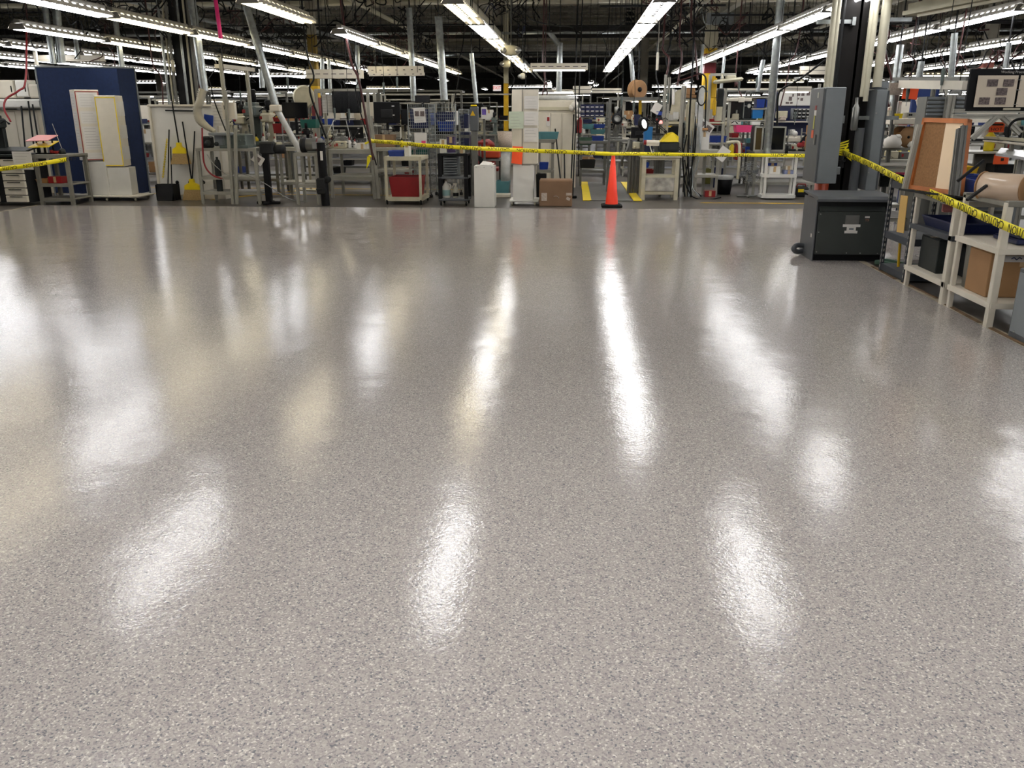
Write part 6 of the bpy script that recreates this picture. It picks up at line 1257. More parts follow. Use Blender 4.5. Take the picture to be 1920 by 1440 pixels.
# cork board box
C4 = [aty(1735, 221, 8.28), aty(1820, 222, 7.75), aty(1708, 345, 8.2), aty(1803, 369, 7.6)]
t = T('framed_cork_board', 'orange wood framed cork board with cream panel and aluminium rails on the white table', 'board', (3.3, 8.0, .9), w=True)
tl, tr, bl, br = [Vector(c) for c in C4]
tl.z = 1.555; bl.z = .93; tr.z = 1.55; br.z = .925
n = (br-bl).cross(tl-bl).normalized(); n = n if n.y < 0 else -n
def qp(u, v, o=0): return (bl*(1-u)+br*u)*(1-v)+(tl*(1-u)+tr*u)*v+n*o
def quad(u0, u1, v0, v1, o, th): b = MB(); b.plate([qp(u0, v0, o), qp(u1, v0, o), qp(u1, v1, o), qp(u0, v1, o)], th, n); return b
t.p('cork_sheet', quad(.06, .55, .05, .95, 0, .01), cork); t.p('cream_panel', quad(.52, .88, .05, .95, .004, .01), hard)
b = MB()
for (u0, u1, v0, v1) in ((0, 1, .94, 1), (0, 1, 0, .06), (0, .05, 0, 1), (.93, 1, 0, 1)): b.plate([qp(u0, v0, -.02), qp(u1, v0, -.02), qp(u1, v1, -.02), qp(u0, v1, -.02)], .05, n)
t.p('wood_frame', b, wood)
b = MB(); b.prof(qp(-.02, -.02, .05), qp(.0, .9, .05), .045); t.p('left_rail', b, alu)
b = MB(); b.prof(qp(.93, -.04, .06), qp(.93, .86, .06), .05); b.prof(qp(1.0, -.04, .06), qp(1.0, .9, .06), .045); t.p('right_rail', b, alud)
b = MB(); b.plate([qp(-.05, -.01, .1), qp(1.05, -.01, .1), qp(1.05, -.01, -.25), qp(-.05, -.01, -.25)], .018, Vector((0, 0, -1))); t.p('base_board', b, dark)
# white shelf 2 (nearest)
t = T('white_spool_stand', 'nearest white painted angle stand carrying the wrapped film roll', 'shelf unit', (3.6, 7.0, 0), w=True)
X0, X1, Y0, Y1 = 3.27, 4.0, 6.66, 7.37
for (xx, yy) in ((X0, Y0), (X1, Y0), (X0, Y1), (X1, Y1)): post(t, xx, yy, 0, .96, .055 if (xx < 3.5 and yy < 7) else .04, white, 'leg')
for z, nm in ((.2, 'lower_shelf'), (.62, 'middle_shelf')):
    b = MB(); b.span(X0-.01, X1+.02, Y0-.02, Y1+.02, z-.012, z, .003); b.span(X0-.03, X0-.015, Y0-.03, Y1+.03, z-.045, z, .002); b.span(X0-.02, X1+.03, Y0-.035, Y0-.02, z-.045, z, .002); t.p(nm, b, white)
b = MB()
for yy in (Y0, Y1): b.span(X0-.02, X1+.3, yy-.03, yy+.03, .93, .975, .004)
b.span(X0-.02, X0+.04, Y0, Y1, .93, .96, .003); b.span(X1-.03, X1+.03, Y0, Y1, .93, .96, .003); t.p('top_rail', b, creamd)
t2 = carton(3.3, 3.8, 6.85, 7.22, .201, .55, card2, 'large tan cardboard box on the lower shelf of the nearest white stand')
b = MB(); b.box((.02, -.187, .31), (.46, .004, .05)); t2.p('clear_tape_band', b, mat('silvery_tape', '#b9b6b2', .3)); b = MB(); b.box((.1, -.19, .22), (.11, .004, .11)); t2.p('label_sheet', b, sticker)
for i in range(2): b = MB(); b.tube(smooth_path([(-.1+.2*i, -.192, .31), (-.08+.2*i, -.192, .32), (-.06+.2*i, -.192, .305), (-.04+.2*i, -.192, .32), (-.02+.2*i, -.192, .31)]), .004, 5); t2.p('printed_mark', b, blued)
b = MB(); b.lathe([(0, 0), (.1, 0), (.11, .38), (.1, .4), (0, .4)], (3.42, 7.3, .2), 20); solo('grey_canister', b, creamd, 'grey-beige round canister left of the tan cardboard box', 'canister')
b = MB(); b.box((3.7, 7.0, .645), (.5, .4, .04), .01); b.box((3.7, 7.0, .68), (.44, .34, .03), .008); solo('folded_pad', b, blued, 'dark blue folded pad on the middle shelf of the nearest white stand', 'pad')
b = MB(); b.box((3.66, 6.95, .71), (.35, .28, .02), .004); b.box((3.64, 6.95, .725), (.3, .2, .008), .002); solo('pink_sheets', b, pinkp, 'pink sheets lying on the dark blue pad', 'paper')
bin_(3.4, 3.9, 7.45, 7.9, .95, 1.06, blue, 'blue bin on the shelf left of the film roll')
# film roll
rc = aty(1884, 351, 7.0); Rr = Matrix.Rotation(-1.0, 3, 'Z')
t = T('film_roll', 'large shiny roll of wrapped cream film lying on the nearest white stand', 'roll', (3.6, 7.0, .96), w=True)
b = MB(); b.lathe([(0, -.17), (.1, -.17), (.106, -.165), (.106, .165), (.1, .17), (0, .17)], rc, 32, 'X', Rr); t.p('film', b, filmm)
for s in (-1, 1):
    b = MB(); b.lathe([(0, s*.172), (.1, s*.172), (.112, s*.174), (.112, s*.182), (.03, s*.184)], rc, 32, 'X', Rr); t.p('end_disc', b, card2)
b = MB(); b.lathe([(0, -.24), (.02, -.24), (.02, .24), (0, .24)], rc, 14, 'X', Rr); t.p('core_shaft', b, dark)
b = MB(); 
for s in (-.22, .22):
    c = rc+Rr @ Vector((s, 0, 0)); b.beam(c, (c.x, c.y, .97), .03); 
b.beam(aty(1795, 340, 7.3), aty(1845, 300, 7.3), .02); b.beam(aty(1813, 375, 6.9), aty(1850, 348, 7.0), .02); t.p('cradle', b, dark)
# gray panel corner at right edge
t = T('grey_floor_cabinet', 'grey steel cabinet corner at the right edge of the picture', 'cabinet', (3.7, 6.1, 0), w=True); b = MB(); b.span(3.3, 3.9, 5.72, 6.4, .0, .52, .008); t.p('body', b, gpaintd); b = MB(); b.span(3.29, 3.3, 5.75, 6.37, .05, .49, .003); b.span(3.35, 3.85, 6.4, 6.41, .05, .49, .003); t.p('panel', b, gpaint); b = MB(); b.lathe([(0, -.004), (.008, -.004), (.008, .004)], (3.288, 6.3, .06), 8, 'X'); t.p('bolts', b, steel)
# --- grey profile benches going back on the right, X 3.9..6.5
def rbench(x0, x1, y0, y1, h, label, m=alu, z2=.25, topm=None, top=None):
    t = T('profile_bench', label, 'workbench', ((x0+x1)/2, (y0+y1)/2, 0), w=True)
    legs(t, (x0+.03, x1-.03), (y0+.03, y1-.03), 0, h-.03, .05, m)
    b = MB(); b.span(x0, x1, y0, y1, h-.03, h, .004); t.p('worktop', b, topm or creamd)
    b = MB(); b.prof((x0, y0+.03, h-.06), (x1, y0+.03, h-.06), .05); b.prof((x0+.03, y0, h-.06), (x0+.03, y1, h-.06), .05); b.prof((x0, y0+.03, z2), (x1, y0+.03, z2), .045); b.prof((x0+.03, y0, z2), (x0+.03, y1, z2), .045); t.p('rail', b, m)
    b = MB(); b.span(x0, x1, y0, y1, z2+.02, z2+.03); t.p('lower_shelf', b, creamd)
    return t
rbench(4.35, 5.7, 8.7, 9.5, .92, 'profile bench behind the cork board at right')
rbench(3.95, 5.1, 11.6, 12.5, .95, 'profile bench right of the slim electrical box')
rbench(5.4, 7.0, 12.0, 13.0, .95, 'profile bench deeper in the right bay')
# notebook board frame
Yn = 8.9
q0, q1, z0, z1 = R4(1815, 1960, 129, 208, Yn); q1 = q0+1.0
t = T('procedures_board', 'black flip-page board with white punched photo pages at top right', 'notice board', ((q0+q1)/2, Yn, z0), w=True)
b = MB(); b.span(q0, q1, Yn, Yn+.04, z0, z1, .006); t.p('frame', b, black)
xm = q0+.455
def page(a_, b_, nm):
    b = MB(); b.plate([(a_, Yn-.012, z0+.035), (b_, Yn-.008, z0+.035), (b_, Yn-.008, z1-.06), (a_+.0, Yn-.012, z1-.06)], .004, Vector((0, -1, 0))); return t.p(nm, b, mat('cream_page', '#cdc1ad', .7, 0, .05))
pg = page(q0+.07, xm-.01, 'page'); pg2 = page(xm+.01, xm+.4, 'page')
H = z1-z0-.1
for (u, v, par, ox) in ((.12, .78, pg, q0+.07), (.27, .78, pg, q0+.07), (.22, .5, pg, q0+.07), (.07, .2, pg, q0+.07), (.22, .2, pg, q0+.07), (.12, .78, pg2, xm), (.3, .62, pg2, xm), (.1, .42, pg2, xm), (.27, .25, pg2, xm)):
    b = MB(); b.box((ox+u+.02, Yn-.018, z0+.035+H*v), (.1, .003, .065)); t.p('photograph', b, photo1, par=par)
b = MB()
for z_ in (z0+.06, (z0+z1)/2, z1-.1): b.tube([(xm-.02, Yn-.02, z_), (xm, Yn-.035, z_), (xm+.02, Yn-.02, z_)], .004, 6)
t.p('binder_rings', b, steel)
b = MB(); b.box((xm-.02, Yn-.006, z0+.018), (.16, .004, .02)); t.p('name_strip', b, cream)
text(t.o, 'Working Procedures', .034, (xm-(q0+q1)/2-.03, -.004, z1-z0-.03), mat('pale_print', '#a9a7a2', .7), name='title')
t = T('sign_frame', 'aluminium profile frame with diagonal braces holding the procedures board', 'frame', (q0+.1, Yn, 0), w=True)
zf = Z_(218, Yn, 1870); xa = X_(1815, Yn, 230)
for xx in (xa, xa+1.0): b = MB(); b.prof((xx, Yn+.05, 0), (xx, Yn+.05, zf), .045); t.p('upright', b, alu)
b = MB(); b.prof((q0-.1, Yn+.02, zf), (q1+.1, Yn+.02, zf), .045); b.prof((q0-.1, Yn+.02, zf+.05), (q1+.1, Yn+.02, zf+.05), .035); t.p('top_rail', b, alu)
b = MB(); b.prof(aty(1822, 260, Yn), aty(1868, 220, Yn), .045); b.prof(aty(1880, 219, Yn), aty(1912, 250, Yn), .05); t.p('diagonal_brace', b, alu)
b = MB(); b.tube([aty(1822, 262, Yn), aty(1872, 263, Yn)], .012, 8); t.p('dark_rod', b, dark)
zk = Z_(284, Yn, 1860); b = MB(); b.span(xa, xa+1.0, Yn-.1, Yn+.4, zk-.02, zk, .004); t.p('shelf', b, alu)
def hot(px, py, w_, h_, Y, label, txt):
    q = aty(px, py, Y); t = T('orange_warning_sign', label, 'sign', q); b = MB(); b.box((0, 0, 0), (w_, .004, h_), .001); s = t.p('sign_plate', b, orsign)
    if txt: text(t.o, 'HOT', h_*.45, (0, -.004, -h_*.22), tapeb, name='lettering', sx=1.2); b = MB(); b.box((0, -.003, h_*.25), (w_*.8, .002, h_*.16)); t.p('printed_line', b, tapeb, par=s)
    else: b = MB(); b.box((.01, -.003, 0), (w_*.2, .002, h_*.3)); t.p('printed_mark', b, tapeb, par=s)
hot(1869, 238.5, .145, .095, Yn+.1, 'orange HOT warning sign between the diagonal braces', True)
hot(1877, 299, .14, .09, Yn-.2, 'orange warning sign low behind the film roll', False)
for (px0, px1, py0, py1, Y, mt, lb, nm) in ((1841, 1855, 242, 258, Yn+.15, paper, 'white tag left of the HOT sign', 'white_tag'), (1825, 1870, 284, 330, Yn+.3, creamd, 'grey back panel below the procedures board', 'back_panel'), (1865, 1905, 308, 325, Yn+.1, dark, 'dark box below the low orange sign', 'dark_box')):
    flat(px0, px1, py0, py1, Y, .03 if nm != 'dark_box' else .2, mt, lb, nm, 'panel' if nm == 'back_panel' else 'box' if nm == 'dark_box' else 'tag', .004)
for (px0, px1, py0, py1, Y, mt, lb) in ((1803, 1833, 313, 328, 8.6, yellow, 'yellow bin beside the cork board right edge'), (1803, 1848, 329, 348, 8.2, blue, 'bright blue bin left of the film roll')):
    q0, q1, z0, z1 = R4(px0, px1, py0, py1, Y); bin_(q0, q1, Y, Y+.25, z0, z1, mt, lb)
# pale arm device at right edge
t = T('heat_press', 'pale two-plate press arm at the right edge above the film roll', 'machine', aty(1900, 270, 8), w=True)
b = MB(); b.plate([aty(1872, 257, 8.0), aty(1940, 260, 7.9), aty(1940, 268, 7.9), aty(1875, 262, 8.0)], .3, Vector((0, 1, 0))); t.p('upper_plate', b, cream)
b = MB(); b.plate([aty(1872, 264, 8.0), aty(1940, 270, 7.9), aty(1940, 275, 7.9), aty(1872, 267, 8.0)], .3, Vector((0, 1, 0))); t.p('lower_plate', b, white)
b = MB(); b.plate([aty(1866, 292, 7.8), aty(1940, 302, 7.7), aty(1940, 290, 8.2), aty(1876, 281, 8.3)], .02); t.p('bed', b, glassy)
b = MB(); b.prof(aty(1898, 265, 8.1), aty(1896, 283, 8.1), .03); b.prof(aty(1913, 300, 8.0), aty(1905, 345, 8.0), .06); t.p('column', b, alu)
cable([aty(1890, 258, 8.0), aty(1892, 238, 8.0), aty(1905, 225, 8.0), aty(1930, 222, 8.0)], .012, cablek, 'black hose arching over the pale press arm')
# frame row behind: Y 12..13 with white shelf, louvre panels, clipboards
Yc = 12.4; x0 = X_(1672, Yc, 240); x1 = X_(1740, Yc, 240)
t = T('profile_rack', 'aluminium rack with thick cream shelf between the slim electrical box and the cork board', 'rack', ((x0+x1)/2, Yc, 0), w=True)
for xx in (x0, x1): b = MB(); b.prof((xx, Yc, 0), (xx, Yc, Z_(150, Yc, 1700)), .05); t.p('upright', b, alud)
z = Z_(222, Yc, 1700); b = MB(); b.span(x0, x1, Yc-.05, Yc+.5, z-.08, z, .01); t.p('cream_shelf', b, white)
z = Z_(277, Yc, 1700); b = MB(); b.span(x0-.2, x1, Yc-.05, Yc+.6, z-.03, z, .005); t.p('grey_shelf', b, creamd); zsp = z
q = aty(1700, 249, Yc); t = T('wooden_spool', 'wooden cable spool standing on the grey rack shelf right of the slim electrical box', 'spool', (q.x, Yc+.1, zsp)); Rz = Matrix.Rotation(.35, 3, 'Z')
for s in (-1, 1): b = MB(); b.lathe([(0, s*.09-.01), (.14, s*.09-.01), (.14, s*.09+.01), (0, s*.09+.01)], (0, 0, .14), 30, 'Y', Rz); t.p('flange', b, card2)
b = MB(); b.lathe([(.07, -.08), (.07, .08)], (0, 0, .14), 20, 'Y', Rz); t.p('core', b, ply); b = MB(); b.lathe([(0, -.105), (.02, -.105), (.02, -.1)], (0, 0, .14), 12, 'Y', Rz); t.p('axle_hole', b, black)
q = aty(1676, 268, Yc-.05); b = MB(); b.lathe([(0, 0), (.1, 0), (.12, .06), (.1, .12), (.04, .17), (0, .17)], (q.x, Yc, zsp), 16); b.box((q.x+.05, Yc-.03, zsp+.14), (.1, .08, .08), .03); solo('white_bag', b, cloth, 'crumpled white bag left of the wooden spool', 'bag')
q = aty(1716, 262, Yc-.05); b = MB(); b.lathe([(0, 0), (.06, 0), (.08, .03), (.05, .08), (0, .09)], (q.x, Yc, zsp), 12); b.box((q.x, Yc, zsp+.07), (.08, .05, .05), .02); solo('small_white_parcel', b, cloth, 'small white wrapped item right of the wooden spool', 'parcel')
q0, q1, z0, z1 = R4(1679, 1693, 213, 221, Yc-.05); bin_(q0, q1, Yc-.03, Yc+.1, Z_(222, Yc, 1700)+.001, Z_(213, Yc, 1700), yel, 'small yellow block on the thick cream shelf', 'bin')
q0, q1, z0, z1 = R4(1702, 1719, 211, 221, Yc-.05); t = T('control_unit', 'pale control unit with black knobs on the thick cream shelf', 'instrument', ((q0+q1)/2, Yc, z0), w=True); b = MB(); b.span(q0, q1, Yc-.03, Yc+.15, z0, z1, .006); t.p('case', b, alu); b = MB()
for k in (.25, .45): b.lathe([(0, -.01), (.012, -.01), (.012, 0)], (q0+(q1-q0)*k, Yc-.03, z1-.03), 10, 'Y')
t.p('knobs', b, black)
b = MB(); b.beam(aty(1720, 187, Yc), aty(1724, 210, Yc), .03); b.beam(aty(1719, 186, Yc), aty(1731, 194, Yc), .045); b.beam(aty(1724, 210, Yc), aty(1732, 198, Yc), .015); solo('jointed_arm', b, white, 'white jointed lamp arm standing on the thick cream shelf', 'lamp arm')
q0, q1, z0, z1 = R4(1684, 1691, 190, 212, Yc); b = MB(); b.lathe([(0, 0), (.03, 0), (.04, .03), (.03, .15), (0, .16)], ((q0+q1)/2, Yc+.05, Z_(222, Yc, 1700)+.002), 12); b.span(q0, q1, Yc, Yc+.06, z0, z1, .01); solo('white_dispenser', b, white2, 'white upright dispenser above the yellow block', 'dispenser')
flat(1668, 1691, 155, 178, Yc-.1, .01, sticker, 'grey clipboard with printed sheet left of the orange card', 'clipboard', 'clipboard', .003)
b = MB(); q = aty(1707, 173.5, Yc-.12); b.box(q, (.2, .006, .17), .001, ry=.05); solo('orange_card', b, orange, 'bright orange card hanging from the white light bar', 'card')
lightbar(1694, 158, 1815, 160, Yc-.1, Yc-1.6, 'long white slotted light bar left of the procedures board', .1, False, .14)
lightbar(1723, 168, 1750, 170, 14.2, 14.2, 'small glowing lamp under the long white slotted light bar', .08, True, .16, 'small_task_light')
b = MB(); b.prof(aty(1676, 149, Yc+.1), aty(1815, 148, Yc-1.4), .05); solo('profile_rail', b, alud, 'thin aluminium rail above the long white slotted light bar', 'rail')
q0, q1, z0, z1 = R4(1712, 1755, 166, 215, 13.6); b = MB(); b.span(q0, q1, 13.6, 13.63, z0, z1, .004); b.span(q0-.02, q0, 13.58, 13.65, 0, z1, .003); b.span(q1, q1+.02, 13.58, 13.65, 0, z1, .003); solo('blue_screen_panel', b, mat('deep_blue_board', '#16306a', .7), 'deep blue panel behind the jointed white arm', 'panel')
for (px0, px1, lb) in ((1736, 1773, 'left grey slatted cabinet above the cork board'), (1789, 1815, 'right grey slatted cabinet left of the procedures board')):
    q0, q1, z0, z1 = R4(px0, px1, 181, 218, 11.5); t = T('slatted_cabinet', lb, 'cabinet', ((q0+q1)/2, 11.5, z0), w=True); b = MB(); b.span(q0, q1, 11.5, 11.8, 0, z1, .006); t.p('body', b, alud)
    for i in range(5): b = MB(); zz = z0+(z1-z0)*i/5; b.span(q0+.01, q1-.01, 11.48, 11.5, zz+.008, zz+(z1-z0)/5-.008, .004); t.p('slat', b, gpaint)
b = MB(); b.prof((X_(1780, 11.4, 200), 11.4, 0), (X_(1780, 11.4, 200), 11.4, Z_(178, 11.4, 1780)), .09); solo('broad_upright', b, alu, 'broad aluminium upright between the two slatted cabinets', 'upright')
for (px0, px1, py0, py1, Y, mt, lb) in ((1697, 1712, 311, 335, 12.2, blued, 'dark blue bin under the tape behind the cork board'), (1695, 1709, 318, 328, 11.8, pink, 'bright pink tag bin on the dark blue bin'), (1672, 1690, 312, 335, 12.3, teal, 'dusty teal crate under the tape right of the slim electrical box'), (1650, 1668, 330, 350, 12.3, char, 'dark crate right of the slim electrical box foot')):
    q0, q1, z0, z1 = R4(px0, px1, py0, py1, Y); bin_(q0, q1, Y, Y+.3, z0, z1, mt, lb)
q0, q1, z0, z1 = R4(1659, 1708, 200, 310, 12.9)
for i, (px, py) in enumerate(((1665, 215), (1662, 235), (1668, 255), (1655, 285), (1660, 305))): mach(px, py+10, 12.9+.1*i, .3, 'small metallic fixture %s in the cluttered strip right of the slim box' % ('topmost', 'second from top', 'in the middle', 'second from bottom', 'lowest')[i], alud if i % 2 else white, steel, name='test_fixture')
duct('vertical_pipe', aty(1668, 240, 13), aty(1688, 85, 13.2), .05, 'slim pale duct widening above the clipboard', mt=galv)
simple_bench(1640, 1700, 13.2, .6, .95, 'profile bench in the cluttered strip right of the dark column', .3)
# ================================================================ OVERHEAD THINGS
def vpipe(px0, py0, px1, py1, Y, r, label, mt=None, up=True):
    p = aty(px0, py0, Y); q = aty(px1, py1, Y)
    duct('vertical_pipe', q, p, r, label, mt=mt, step=1.1)
for (a) in ((822, 32, 833, 188, 19, .08, 'left one of twin galvanised pipes above the wire racks'), (767, 15, 776, 190, 20, .068, 'galvanised pipe behind the small high monitor'), (884, 100, 893, 194, 18.5, .045, 'thin shiny galvanised pipe right of the wire racks'),
        (1050, 80, 1048, 172, 21, .065, 'galvanised pipe dropping behind the short crosswise fixture'), (1182, 92, 1190, 190, 21, .05, 'galvanised pipe left of the brown flange reel'), (1431, 112, 1420, 172, 21, .05, 'galvanised pipe right of the striped column'), (1790, 62, 1783, 146, 13.5, .045, 'galvanised pipe dropping behind the slotted light bar'), (1728, 115, 1722, 150, 14, .045, 'short capped galvanised pipe above the white slotted bar'),
        (1892, 80, 1885, 128, 13, .035, 'galvanised pipe above the procedures board'), (670, 85, 672, 165, 20, .05, 'bright slim pipe above the large monitor'), (604, 110, 605, 180, 21, .05, 'grey pipe left of the white light bar top'), (616, 112, 620, 180, 22, .045, 'cream slim pipe beside the grey pipe'), (1361, 83, 1352, 165, 22, .035, 'thin white conduit right of the striped column'), (1318, 83, 1314, 140, 22, .035, 'thin white conduit left of the striped column'), (490, 130, 492, 165, 20, .06, 'short pale pipe behind the slanting duct'), (142, 75, 146, 110, 19, .05, 'short white pipe over the partition'), (1030, 60, 1048, 84, 21, .06, 'bent conduit above the short crosswise fixture')):
    vpipe(*a)
b = MB(); b.tube([aty(400, -30, 12.5), aty(414, 72, 12.5)], .03, 6); solo('pink_ribbon', b, pinkt, 'bright magenta ribbon hanging from the ceiling at upper left', 'ribbon')
cable([aty(414, 72, 12.5), aty(416, 110, 12.5), aty(420, 135, 12.8)], .005, cablek, 'thin dark string below the magenta ribbon', 'string')
def emergency(px, py, Y, w_, label, side=False):
    q = aty(px, py, Y); t = T('emergency_light', label, 'emergency light', q); b = MB(); a = w_/2
    b.lathe([(0, -.09), (a*.7, -.085), (a, -.05), (a, .03), (a*.85, .07), (0, .07)], n=28, axis='Y'); 
    for v in b.v: v.z *= .55 if not side else .8
    t.p('housing', b, cream)
    for s in ((-1, 1) if not side else (-1,)):
        b = MB(); b.lathe([(0, -.05), (.05, -.05), (.06, -.02), (.05, .03), (0, .03)], (s*a*.8, -.07, 0), 16, 'Y'); t.p('lamp_head', b, steel)
    b = MB(); b.tube([(0, .02, .05), (0, .02, 3.1)], .01, 6); t.p('conduit', b, alud)
emergency(958, 95, 17.5, .36, 'oval cream twin-head emergency light in front of the left central light row')
emergency(949, 120, 23, .25, 'smaller round emergency light behind the oval one', True)
emergency(980, 143, 27, .22, 'smallest round emergency light under the end of the light row', True)
t = T('exit_sign', 'small white exit sign with red letters hanging in the distant centre aisle', 'exit sign', aty(932, 165, 38)); b = MB(); b.box((0, 0, 0), (.34, .05, .24), .01); t.p('sign_face', b, signw); text(t.o, 'EXIT', .17, (0, -.03, 0), signr, name='lettering'); b = MB(); b.tube([(0, 0, .12), (0, 0, 2.5)], .012, 6); t.p('hanger', b, dark)
# white bent fixture at upper right
t = T('unlit_light_trough', 'long unlit cream light trough at the top right corner', 'light trough', aty(1800, 10, 11), w=True); p = aty(1712, 26, 12.2); q = aty(1960, -22, 10.4); b = MB(); b.beam(p, q, .34, .05); b.beam(p+Vector((0, .1, .08)), q+Vector((0, .1, .08)), .1, .1); t.p('housing', b, mat('dull_cream_enamel', '#a8a286', .5)); b = MB(); b.beam(p-Vector((0, .17, .02)), q-Vector((0, .17, .02)), .02, .07); t.p('edge', b, cream)
# cable bundle tangles
def tangle(px, py, Y, w_, h_, n, label, mts, r=.012):
    t = T('cable_bundle', label, 'cable bundle', aty(px, py, Y), w=True); c = aty(px, py, Y); by = {}
    for i in range(n):
        mt = RND.choice(mts); b = by.setdefault(mt.name, (MB(), mt))[0]
        p = c+Vector((RND.uniform(-w_, w_), RND.uniform(-.3, .3), RND.uniform(0, h_))); pts = [p]
        for k in range(RND.randint(4, 7)): pts.append(pts[-1]+Vector((RND.uniform(-.25, .25), RND.uniform(-.15, .15), RND.uniform(-.3, .26))))
        b.tube(smooth_path(pts, 4), r*RND.uniform(.6, 1.4), 5)
    for nm, (b, mt) in by.items(): t.p('cable', b, mt)
    b = MB(); b.beam(c+Vector((-w_*1.6, 0, h_)), c+Vector((w_*1.6, 0, h_)), .04); b.beam(c+Vector((0, 0, h_)), (c.x, c.y, 5.9), .03); t.p('support_rail', b, dark)
tangle(968, 45, 24, .9, 1.1, 27, 'dense black cable tangle hanging beside the left central light row', [cablek, cablek, cablek, dark, blued])
tangle(1280, 35, 22, .9, .8, 26, 'dark red and black cable tangle right of the right central light row', [redhose, cablek, redhose, cablek])
tangle(1240, 60, 19, .8, .5, 15, 'grey and black cables along the right side of the central light row', [cablek, dark, galv])
tangle(830, 45, 26, 1.2, .9, 18, 'black cables above the twin galvanised pipes', [cablek, dark])
tangle(680, 20, 20, 1.0, .6, 18, 'reddish black cable tangle at top centre left', [redhose, cablek, cablek])
tangle(500, 70, 22, .9, .6, 18, 'dark tangle with maroon coil above the slanting duct', [redhose, cablek, cablek, dark])
tangle(540, 85, 24, 1.3, .5, 18, 'dark looped cables behind the second left light row', [cablek, dark])
tangle(770, 85, 24, 1.4, .5, 18, 'dark cables right of the second left light row', [cablek, redhose])
tangle(260, 50, 19, 2.4, .5, 30, 'wide dark cable tangle above the blue partition', [cablek, dark, redhose])
tangle(180, 25, 16, 1.5, .4, 15, 'dark cables over the twin ducts at upper left', [cablek, dark])
tangle(1400, 100, 26, 1.6, .6, 24, 'black cable tangle right of the striped column', [cablek, dark])
tangle(1500, 65, 20, 1.2, .4, 18, 'maroon and black tangle left of the dark column top', [redhose, cablek, cablek, dark])
tangle(1735, 100, 20, 1.1, .6, 21, 'maroon and black cables right of the dark column', [redhose, cablek, dark])
tangle(1850, 95, 17, 1.4, .5, 15, 'dark cables above the procedures board', [cablek, redhose])
tangle(650, 140, 26, 1.0, .5, 24, 'distant cable tangle behind the long white light bar', [cablek, redhose, dark])
tangle(440, 120, 26, 1.3, .5, 24, 'distant cable tangle behind the aluminium stand light bar', [cablek, dark])
tangle(60, 80, 22, 2.4, .7, 24, 'cable tangle at the far left edge over the pale cabinets', [cablek, dark])
tangle(900, 130, 34, 2.0, .6, 18, 'distant cables left of the smaller emergency light', [cablek, dark])
# hanging hoses
for i, (x0_, y0_, x1_, y1_, Y, mt, r, lb) in enumerate(((637, -20, 700, 300, 15.9, redhose, .022, 'dark red hose slanting down to the tall aluminium post'), (643, 20, 706, 310, 16.0, cablek, .012, 'black cable beside the slanting dark red hose'), (570, 60, 612, 260, 16.2, cablek, .018, 'black cable curving down onto the large aluminium bench'),
        (1082, 55, 1081, 250, 18.0, cablek, .012, 'left black cable dropping by the white enclosure'), (1090, 60, 1085, 330, 18.0, cablek, .012, 'right black cable dropping by the white enclosure'), (1018, 100, 1014, 190, 20, redhose, .018, 'dark red hose dropping behind the short crosswise fixture'), (1022, 130, 1026, 190, 21, redhose, .014, 'second dark red hose behind the short crosswise fixture'),
        (1245, 60, 1250, 140, 18, redhose, .02, 'dark red hose dropping to the aluminium tower'), (1235, 60, 1236, 250, 18.3, dark, .015, 'dark cord with white tag left of the aluminium tower'), (1275, 50, 1270, 160, 18, redhose, .018, 'dark red hose right of the tower top'), (1258, 40, 1256, 150, 18.5, cablek, .014, 'black cable above the tower'), (1296, 20, 1308, 150, 18, redhose, .018, 'second maroon hose near the oval loop'),
        (1655, 30, 1667, 200, 12.6, redhose, .02, 'maroon hose right of the slim electrical box'), (1662, 0, 1672, 150, 13, redhose, .015, 'second maroon hose above the clipboard'), (1715, 60, 1700, 150, 14, redhose, .012, 'thin maroon hose above the slotted light bar'), (1805, 60, 1790, 130, 14, redhose, .012, 'thin maroon hose right of the capped pipe'), (1500, 60, 1463, 200, 17, redhose, .012, 'thin maroon hose crossing the galvanised pipe'),
        (1380, 130, 1395, 190, 19, redhose, .014, 'thin red hose curling over the right monitor'), (215, 60, 225, 125, 18, redhose, .014, 'red hose above the partition right corner'), (280, 70, 306, 200, 17.6, redhose, .016, 'dark red hose left of the column conduits'), (52, 40, 54, 150, 16, redhose, .012, 'red hose dropping at the far left'), (150, 60, 140, 110, 18, cablek, .012, 'black cable over the partition'),
        (360, 20, 372, 200, 16.4, redhose, .014, 'dark red hose alongside the exhaust duct'), (600, 70, 660, 160, 19, cablek, .012, 'black cable behind the long white light bar'), (870, 60, 850, 200, 21, cablek, .012, 'black cable left of the thin shiny pipe'), (958, 110, 957, 170, 22, cablek, .012, 'black cable dropping under the oval emergency light'), (985, 60, 986, 190, 22, cablek, .012, 'black cable left of the paper-covered pillar'), (1140, 60, 1130, 200, 22, cablek, .01, 'thin black cable above the blue bin rack'))):
    p = aty(x0_, y0_, Y); q = aty(x1_, y1_, Y); m_ = (p+q)/2+Vector((RND.uniform(-.12, .12), 0, -.1)); top = Vector((p.x+.05, Y, 5.98))
    cable([top, p, p*.6+q*.4+Vector((RND.uniform(-.06, .06), 0, 0)), m_, q], r, mt, lb, 'hose' if mt is redhose else 'cable', name='air_hose' if mt is redhose else 'hanging_cable')
b = MB(); p = aty(1233, 115, 18.2); b.box(p, (.05, .03, .34), .01); b.tube([p+Vector((0, 0, .17)), (p.x, p.y, 5.98)], .006, 5); solo('pull_tag', b, white, 'long white pull tag hanging left of the aluminium tower', 'tag')
